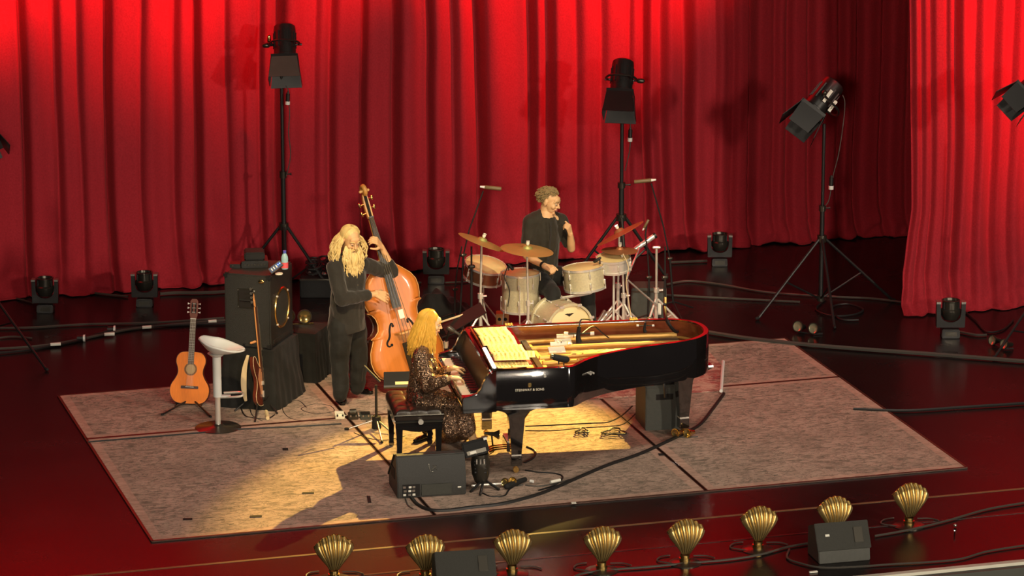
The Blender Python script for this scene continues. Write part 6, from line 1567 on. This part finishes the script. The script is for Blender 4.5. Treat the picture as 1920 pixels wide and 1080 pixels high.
def shoe(t, ankle, toe, w=0.045, name='shoe', m='shoe', h=0.055):
    a, b = V(ankle), V(toe); a.z = 0.0; b.z = 0.0; d = (b-a).normalized(); sd = d.cross(UP)
    z0 = V((0, 0, FLZ))
    B = MB()
    heel = a-d*0.055; ball = a+d*((b-a).length*0.62)
    B.cap(heel+z0+V((0, 0, h*0.62)), w*0.80, ball+z0+V((0, 0, h*0.50)), w*0.98, 14, flat=(UP, 0.60))
    B.cap(ball+z0+V((0, 0, h*0.50)), w*0.98, b-d*0.02+z0+V((0, 0, h*0.42)), w*0.66, 14, flat=(UP, 0.55))
    B.cap(heel+z0+V((0, 0, h*0.7)), w*0.78, a+d*0.03+z0+V((0, 0, h*1.55)), w*0.82, 12)
    o = fuse(B, 0.006, 3)
    o.v = [V((p.x, p.y, max(p.z, FLZ+0.002))) for p in o.v]
    s_ = o.build(name, m, t, world=True)
    MB().prism([(x, y) for x, y in [((heel+sd*w*0.75).x, (heel+sd*w*0.75).y), ((ball+sd*w*1.0).x, (ball+sd*w*1.0).y), ((b+sd*w*0.3).x, (b+sd*w*0.3).y), ((b-sd*w*0.3).x, (b-sd*w*0.3).y), ((ball-sd*w*1.0).x, (ball-sd*w*1.0).y), ((heel-sd*w*0.75).x, (heel-sd*w*0.75).y)]], FLZ, FLZ+0.012).build('sole', 'black_matte', s_, world=True)
    return s_
FLZ = 0.014
def strands(name, m, parent, paths, r0=0.010, r1=0.003, n=5, fatend=None):
    mb = MB()
    for p in paths:
        sp = spline(p, 5); k = len(sp)
        mb.tube(sp, [r0+(r1-r0)*(i/(k-1))**1.4 for i in range(k)], n)
    o = mb.build(name, m, parent, world=True, norm=True); o['kind'] = 'stuff'
    return o
SKIN = {}
# ---- the bearded double bass player ---------------------------------------
R1 = F(650, 752); t = bassist = thing('person', 'standing person with long white hair and beard in black shirt, playing a double bass', 'person', M=Matrix.Translation(V((R1.x, R1.y, 0.0))))
Q = lambda x, y, dd=0.0: P(x, y, R1, dd)
f1 = C(0.74, -0.67)
Mh1 = frame(Q(657, 449, -0.03), C(0.44, -0.68, -0.34), (0, 0, 1))
shR, shL = Q(627, 502, -0.12), Q(690, 498, 0.16)
elR, elL = Q(641, 560, -0.22), Q(740, 514, 0.34)
wrR, wrL = Q(706, 551, -0.02), Q(715, 462, 0.24)
hipR, hipL = Q(638, 612, -0.05), Q(664, 610, 0.08)
knR, knL = Q(637, 678, -0.08), Q(672, 672, 0.05)
anR, anL = F(638, 746, 0.09), F(670, 733, 0.09)
B = MB(); head_blob(B, Mh1, 1.04)
neck = Q(655, 483, 0.02)
B.cap(Mh1 @ V((0, -0.02, -0.05)), 0.055, neck, 0.062)
B.chain([neck, Q(656, 510, 0.02), Q(652, 560, 0.02), Q(651, 604, 0.02)], [0.075, 0.115, 0.115, 0.115], 18)
for s_, e_, w_ in ((shR, elR, wrR), (shL, elL, wrL)):
    B.cap(neck, 0.06, s_, 0.055); B.chain([s_, e_, e_.lerp(w_, 0.35), w_], [0.048, 0.038, 0.039, 0.026])
for h_, k_2, a_ in ((hipR, knR, anR), (hipL, knL, anL)): B.chain([h_, k_2, V((a_.x, a_.y, 0.09))], [0.080, 0.050, 0.032])
hand_blob(B, wrR, (Q(740, 563, 0.06)-wrR), C(0.1, -0.75, 0.65), thumb=-1, curl=(18, 28, 22), s=1.14, spread=1.35)
hand_blob(B, wrL, (Q(696, 440, 0.14)-wrL), C(0.55, 0.2, 0.5) if False else C(0.75, -0.25, 0.45), thumb=-1, curl=(35, 45, 30), s=1.12, spread=1.1, each=((40, 50, 30), (38, 48, 30), (36, 45, 30), (34, 42, 28)))
fuse(B, 0.0055, 2).build('body', 'skin', t, world=True, ang=180)
face_parts(Mh1, t, 1.04, 'hair_white', closed=True)
# shirt, long and loose
B = MB()
for z_, (x, y, w) in enumerate(()): pass
spn = [Q(656, 494, 0.03), Q(655, 520, 0.02), Q(652, 555, 0.02), Q(650, 585, 0.02), Q(650, 611, 0.02)]
sd1 = (shL-shR).normalized()
for (p, w, dth) in zip(spn, (0.135, 0.175, 0.178, 0.180, 0.190), (0.11, 0.14, 0.145, 0.145, 0.150)):
    pass
B.chain(spn, [0.125, 0.155, 0.160, 0.165, 0.180], 20)
B.cap(spn[1]-sd1*0.06, 0.12, spn[1]+sd1*0.06, 0.12)
B.chain([Q(654, 487, 0.02), shR], [0.070, 0.078]); B.chain([Q(656, 487, 0.02), shL], [0.070, 0.075])
B.chain([shR, elR, wrR.lerp(elR, 0.30)], [0.080, 0.070, 0.056]); B.chain([shL, elL.lerp(shL, 0.1), elL, wrL.lerp(elL, 0.62)], [0.075, 0.066, 0.062, 0.050])
o = fuse(B, 0.010, 4, wrinkle(0.011, 11, (1, 1, 0.7), 3))
zb_ = Q(650, 618, 0).z
o.v = [V((p.x, p.y, max(p.z, zb_+0.010*math.sin(p.x*18)))) for p in o.v]
o.build('shirt', 'shirt_black', t, world=True, ang=180)
B = MB()
B.cap(hipR.lerp(hipL, 0.3)+V((0, 0, 0.06)), 0.135, hipL.lerp(hipR, 0.3)+V((0, 0, 0.06)), 0.135)
B.chain([hipR, knR, knR.lerp(V((anR.x, anR.y, 0.085)), 0.7)+V((0.006, -0.006, 0)), V((anR.x, anR.y, 0.115))], [0.122, 0.088, 0.078, 0.064], 16)
B.chain([hipL, knL, knL.lerp(V((anL.x, anL.y, 0.085)), 0.7), V((anL.x, anL.y, 0.115))], [0.120, 0.088, 0.078, 0.064], 16)
fuse(B, 0.010, 3, wrinkle(0.010, 10, (1, 1, 1.5), 9)).build('trousers', 'trouser', t, world=True, ang=180)
shoe(t, F(637, 745), F(643, 763), 0.050); shoe(t, F(671, 736), F(697, 742), 0.048)
# hair and beard
rnd = random.Random(11); ps_ = []
def grav_path(M, az, el, L_, out, s=1.0, wav=0.02, fwdpush=0.0, side=None):
    """starts at the parting, runs over the scalp at azimuth az (0 = front, 180 = back), then falls"""
    c, si = math.cos(az), math.sin(az)
    pts = []
    for e in (80, 52, 22, -5):
        if e < el: break
        ce, se = math.cos(math.radians(e)), math.sin(math.radians(e))
        pts.append(M @ V((si*0.083*ce*s, (c*0.101*ce-0.014)*s, (0.036+0.088*se)*s)))
    p = pts[-1]; dr = (M.to_3x3() @ V((si, c, 0))); dr.z = 0
    if dr.length > 0: dr.normalize()
    n = 5
    for k in range(1, n+1):
        q = k/n
        pts.append(p+dr*(out*math.sin(q*PI*0.6))+V((0, 0, -L_*q))+V((rnd.uniform(-1, 1)*wav, rnd.uniform(-1, 1)*wav, 0))+f1*fwdpush*q)
    return pts
for k in range(210):
    az = math.radians(rnd.choice([rnd.uniform(84, 180), -rnd.uniform(84, 180)]))
    ps_.append(grav_path(Mh1, az, -10, rnd.uniform(0.16, 0.30), rnd.uniform(0.04, 0.10), 1.06, 0.020))
for k in range(50):                                   # locks over the right shoulder and chest
    az = math.radians(rnd.uniform(82, 135)); p = grav_path(Mh1, az, -10, rnd.uniform(0.20, 0.36), rnd.uniform(0.05, 0.10), 1.06, 0.022)
    ps_.append(p)
strands('hair', 'hair_white', t, ps_, 0.0095, 0.0035)
B = MB(); B.ell((0, -0.024, 0.046), (0.082, 0.096, 0.080), Mh1, 20, 12).build('scalp_hair', 'hair_white', t, world=True)
ps_ = []
for k in range(170):
    u = rnd.uniform(-1, 1); v = rnd.random()
    a = Mh1 @ V((u*0.070, 0.085-0.05*abs(u)**1.5+0.010, -0.030-0.050*v-0.03*(1-abs(u))*v if abs(u) > 0.45 else -0.072-0.03*v))
    L_ = (0.25*(1-0.45*abs(u))+0.06)*rnd.uniform(0.6, 1.1)
    dn = V((0, 0, -1)); o_ = Mh1.to_3x3() @ V((u*0.75, 0.55, 0)); o_.z = 0
    pts = [a]
    for q in range(1, 6):
        s_ = q/5; pts.append(a+o_*0.055*math.sin(s_*1.8)+dn*L_*s_+V((rnd.uniform(-1, 1), rnd.uniform(-1, 1), 0))*0.012)
    ps_.append(pts)
for k in range(8):
    a = Mh1 @ V((rnd.uniform(-0.05, 0.03), 0.075, -0.09)); pts = [a]
    for q in range(1, 6): pts.append(a+C(-0.02*q/5+0.012*math.sin(q+k), -0.06, -0.36*q/5*rnd.uniform(0.85, 1.0)))
    ps_.append(pts)
for sx in (-1, 1):
    for k in range(14):
        a = Mh1 @ V((sx*rnd.uniform(0.002, 0.012), 0.108, -0.046)); b = Mh1 @ V((sx*rnd.uniform(0.03, 0.045), 0.095, -0.062-rnd.random()*0.02)); c = b+V((0, 0, -rnd.uniform(0.03, 0.07)))
        ps_.append([a, b, c])
strands('beard', 'hair_white', t, ps_, 0.0092, 0.0028)

# ---- the pianist ----------------------------------------------------------
bb = Mb @ V((0.02, 0.36, 0.5)); R2 = bb; t = pianist = thing('person', 'seated person with long golden hair in a sequinned dress, playing the grand piano', 'person', M=Matrix.Translation(V((bb.x, bb.y, 0.0))))
Q = lambda x, y, dd=0.0: P(x, y, R2, dd)
f2 = C(0.985, 0.16); r2 = C(0.16, -0.985)
Mh2 = frame(Q(806, 606, 0.0), C(0.97, 0.02, -0.20), (0, 0, 1))
nk = Q(797, 642, 0.0); ch = Q(795, 680, 0.0); ws = Q(788, 720, 0.0); pv = Q(792, 752, 0.0)
shR, shL = Q(788, 668, -0.17), Q(797, 662, 0.17)
elR, elL = Q(803, 722, -0.22), Q(812, 706, 0.20)
wrR, wrL = F(846, 708, 0.83), F(848, 690, 0.83)
B = MB(); head_blob(B, Mh2, 0.97, True, 0.92)
B.cap(Mh2 @ V((0, -0.02, -0.05)), 0.046, nk, 0.050)
B.chain([nk, ch, ws, pv], [0.06, 0.095, 0.085, 0.105], 16)
for s_, e_, w_ in ((shR, elR, wrR), (shL, elL, wrL)):
    B.cap(nk, 0.048, s_, 0.045); B.chain([s_, e_, e_.lerp(w_, 0.35), w_], [0.040, 0.033, 0.034, 0.022])
hand_blob(B, wrR, (F(884, 711, 0.795)-wrR), V((0, 0, 1)), thumb=-1, curl=(22, 32, 24), s=0.95, spread=1.25)
hand_blob(B, wrL, (F(880, 687, 0.795)-wrL), V((0, 0, 1)), thumb=1, curl=(12, 22, 18), s=0.95, spread=1.3)
knR2, knL2 = Q(871, 770, -0.20), Q(866, 758, 0.12)
ftR = F(893, 846, 0.085)
B.chain([Q(797, 760, -0.09), knR2, ftR], [0.075, 0.050, 0.032]); B.chain([Q(797, 752, 0.09), knL2, F(866, 822, 0.09)], [0.075, 0.050, 0.032])
B.chain([ftR, F(908, 848, 0.05)], [0.032, 0.026])
fuse(B, 0.0055, 2).build('body', 'skin_pale', t, world=True, ang=180)
face_parts(Mh2, t, 0.97, 'hair_gold', 0.92)
B = MB()
B.chain([Q(797, 655, 0), ch, ws, Q(790, 745, 0)], [0.075, 0.118, 0.108, 0.135], 18)
B.cap(ch+r2*0.05, 0.10, ch-r2*0.05, 0.10)
B.chain([Q(796, 655, -0.05), shR], [0.062, 0.072]); B.chain([Q(797, 655, 0.05), shL], [0.062, 0.070])
B.chain([shR, shR.lerp(elR, 0.5), elR, elR.lerp(wrR, 0.55), elR.lerp(wrR, 0.72)], [0.076, 0.080, 0.075, 0.058, 0.046]); B.chain([shL, elL, elL.lerp(wrL, 0.70)], [0.072, 0.066, 0.042])
# lap and skirt falling to the rug
B.cap(Q(795, 752, -0.08), 0.125, Q(795, 752, 0.10), 0.125)
B.chain([Q(797, 752, -0.10), Q(835, 757, -0.16), knR2], [0.118, 0.112, 0.090], 16); B.chain([Q(797, 748, 0.10), knL2], [0.118, 0.085], 16)
B.chain([knR2, Q(872, 800, -0.22), V((F(866, 828).x, F(866, 828).y, 0.09))], [0.090, 0.100, 0.085], 16)
B.chain([Q(840, 765, -0.18), Q(845, 800, -0.20), V((F(845, 832).x, F(845, 832).y, 0.09))], [0.095, 0.105, 0.090], 16)
B.chain([knL2, Q(868, 795, 0.05), V((F(864, 815).x, F(864, 815).y, 0.09))], [0.085, 0.085, 0.08], 16)
B.chain([Q(842, 770, -0.05), V((F(850, 822).x, F(850, 822).y, 0.09))], [0.10, 0.095], 16)
o = fuse(B, 0.010, 3, wrinkle(0.012, 13, (1.6, 1.6, 0.45), 21))
o.v = [V((p.x, p.y, max(p.z, 0.018))) for p in o.v]
o.build('dress', 'sequins', t, world=True, ang=180)
shoe(t, F(893, 848), F(913, 846), 0.036); shoe(t, F(800, 826), F(776, 834), 0.034)
rnd = random.Random(5); ps_ = []
for k in range(260):
    az = math.radians(rnd.choice([rnd.uniform(70, 180), -rnd.uniform(70, 180)]))
    p = grav_path(Mh2, az, -10, rnd.uniform(0.20, 0.34), rnd.uniform(0.008, 0.026), 0.99, 0.006)
    # hair sweeps back over the shoulder blades
    p = p[:4]+[q-f2*0.075*((i+1)/5)**1.2 for i, q in enumerate(p[4:])]
    ps_.append(p)
for k in range(70):
    az = math.radians((1 if k % 3 else -1)*rnd.uniform(60, 95)); p = grav_path(Mh2, az, -10, rnd.uniform(0.18, 0.28), 0.02, 0.99, 0.006); ps_.append(p)
strands('hair', 'hair_gold', t, ps_, 0.0105, 0.0045)
MB().ell((0, -0.022, 0.044), (0.076, 0.092, 0.080), Mh2, 20, 12).build('scalp_hair', 'hair_gold', t, world=True)

# ---- the drummer ----------------------------------------------------------
R3 = g = F(1010, 632)+C(0, 0.12); t = drummer = thing('person', 'seated person with short grey-blond hair in a dark short-sleeved shirt, drumming', 'person', M=Matrix.Translation(V((R3.x, R3.y, 0.0))))
Q = lambda x, y, dd=0.0: P(x, y, R3, dd)
f3 = C(0.55, -0.83)
Mh3 = frame(Q(1030, 377, -0.02), C(0.86, -0.38, -0.28), (0, 0, 1))
nk = Q(1023, 403, 0.0); ch = Q(1022, 438, 0.0); pv = Q(1013, 512, 0.02)
shR, shL = Q(994, 417, -0.06), Q(1050, 414, 0.12)
elR, elL = Q(988, 480, -0.12), Q(1071, 466, 0.02)
wrR, wrL = Q(1022, 499, -0.34), Q(1069, 438, -0.10)
B = MB(); head_blob(B, Mh3, 1.05)
B.cap(Mh3 @ V((0, -0.02, -0.05)), 0.056, nk, 0.060)
B.chain([nk, ch, Q(1018, 480, 0), pv], [0.08, 0.125, 0.12, 0.125], 18)
for s_, e_, w_ in ((shR, elR, wrR), (shL, elL, wrL)):
    B.cap(nk, 0.06, s_, 0.055); B.chain([s_, e_, e_.lerp(w_, 0.35), w_], [0.052, 0.041, 0.042, 0.028])
hand_blob(B, wrR, (Q(1042, 508, -0.44)-wrR), C(-0.1, -0.5, 0.85), thumb=-1, curl=(55, 60, 40), s=1.05, spread=1.0, tcurl=40)
hand_blob(B, wrL, (Q(1064, 418, -0.16)-wrL), C(0.7, -0.5, 0.2), thumb=1, curl=(60, 70, 40), s=1.05, spread=1.0, tcurl=40)
hR, hL = Q(1003, 518, -0.04), Q(1025, 516, 0.06)
kR, kL = Q(1036, 548, -0.42), Q(1098, 520, -0.10)
aR, aL = F(1040, 645, 0.10), F(1108, 625, 0.10)
B.chain([hR, kR, aR], [0.085, 0.055, 0.038]); B.chain([hL, kL, aL], [0.085, 0.055, 0.038])
fuse(B, 0.0055, 2).build('body', 'skin', t, world=True, ang=180)
face_parts(Mh3, t, 1.05, 'hair_grey', closed=True)
B = MB()
B.chain([Q(1022, 418, 0.0), Q(1021, 446, 0), Q(1018, 480, 0), Q(1014, 512, 0.02)], [0.115, 0.160, 0.155, 0.165], 20)
sd3 = (shL-shR).normalized(); c_ = Q(1022, 436, 0.02)
B.cap(c_-sd3*0.08, 0.115, c_+sd3*0.08, 0.115)
B.chain([Q(1020, 402, 0.02), shR], [0.072, 0.080]); B.chain([Q(1025, 404, 0.04), shL], [0.066, 0.078])
B.chain([shR, shR.lerp(elR, 0.85)], [0.082, 0.068]); B.chain([shL, shL.lerp(elL, 0.78)], [0.080, 0.066])
fuse(B, 0.010, 4, wrinkle(0.009, 10, (1, 1, 0.8), 33)).build('shirt', 'shirt_dark', t, world=True, ang=180)
# collar and button placket
pc = [Q(1033, 416, -0.165), Q(1033, 440, -0.19), Q(1030, 470, -0.19), Q(1026, 500, -0.19)]
MB().tube(spline(pc, 4), 0.010, 6, flat=(f3, 0.4)).build('placket', 'shirt_black', t, world=True)
for k_3 in range(4): MB().ell(pc[0].lerp(pc[3], 0.1+0.25*k_3)-f3*-0.012, (0.005,)*3, None, 8, 6).build('button', 'ebony_matte', t, world=True)
B = MB()
B.cap(hR+V((0, 0, 0.03)), 0.13, hL+V((0, 0, 0.03)), 0.13)
B.chain([hR, kR, V((aR.x, aR.y, 0.09))], [0.115, 0.082, 0.066], 16); B.chain([hL, kL, V((aL.x, aL.y, 0.09))], [0.115, 0.082, 0.066], 16)
fuse(B, 0.010, 3, wrinkle(0.008, 10, (1, 1, 1), 41)).build('trousers', 'trouser', t, world=True, ang=180)
shoe(t, F(1038, 648), F(1050, 660), 0.047); shoe(t, F(1106, 628), F(1124, 636), 0.047)
rnd = random.Random(8); ps_ = []
for k in range(420):
    az = math.radians(rnd.uniform(-180, 180)); e0_ = rnd.uniform(0, 85)
    back = abs(az) > math.radians(85)
    if not back: e0_ = rnd.uniform(36, 88)
    ce, se = math.cos(math.radians(e0_)), math.sin(math.radians(e0_))
    si, c = math.sin(az), math.cos(az)
    p0 = V((si*0.078*ce, c*0.098*ce-0.016, 0.038+0.084*se))*1.05
    d = V((si*0.6, (c*0.5-0.5), 0.45*se-0.25*ce)).normalized()
    L_ = rnd.uniform(0.022, 0.042)
    w1 = V((rnd.uniform(-1, 1), rnd.uniform(-1, 1), rnd.uniform(-1, 1)))*0.007
    ps_.append([Mh3 @ p0, Mh3 @ (p0+d*L_*0.5+w1), Mh3 @ (p0+d*L_*0.8+V((si*0.012+rnd.uniform(-.012, .012), -0.016, -0.016)))])
for k in range(150):
    az = math.radians(rnd.choice([-1, 1])*rnd.uniform(95, 178)); e0_ = rnd.uniform(-30, 10)
    ce, se = math.cos(math.radians(e0_)), math.sin(math.radians(e0_)); si, c = math.sin(az), math.cos(az)
    p0 = V((si*0.078*ce, c*0.098*ce-0.016, 0.038+0.084*se))*1.05
    ps_.append([Mh3 @ p0, Mh3 @ (p0+V((si*0.014, c*0.018, -0.010))), Mh3 @ (p0+V((si*0.012+rnd.uniform(-.006, .006), c*0.026, -0.026)))])
strands('hair', 'hair_grey', t, ps_, 0.0062, 0.003)
MB().ell((0, -0.024, 0.044), (0.079, 0.091, 0.077), Mh3, 20, 12).build('scalp_hair', 'hair_grey', t, world=True)
# bracelet and drumsticks
MB().tube([wrR-(wrR-elR).normalized()*0.02, wrR-(wrR-elR).normalized()*0.045], 0.035, 14).build('bracelet', 'black_matte', t, world=True)
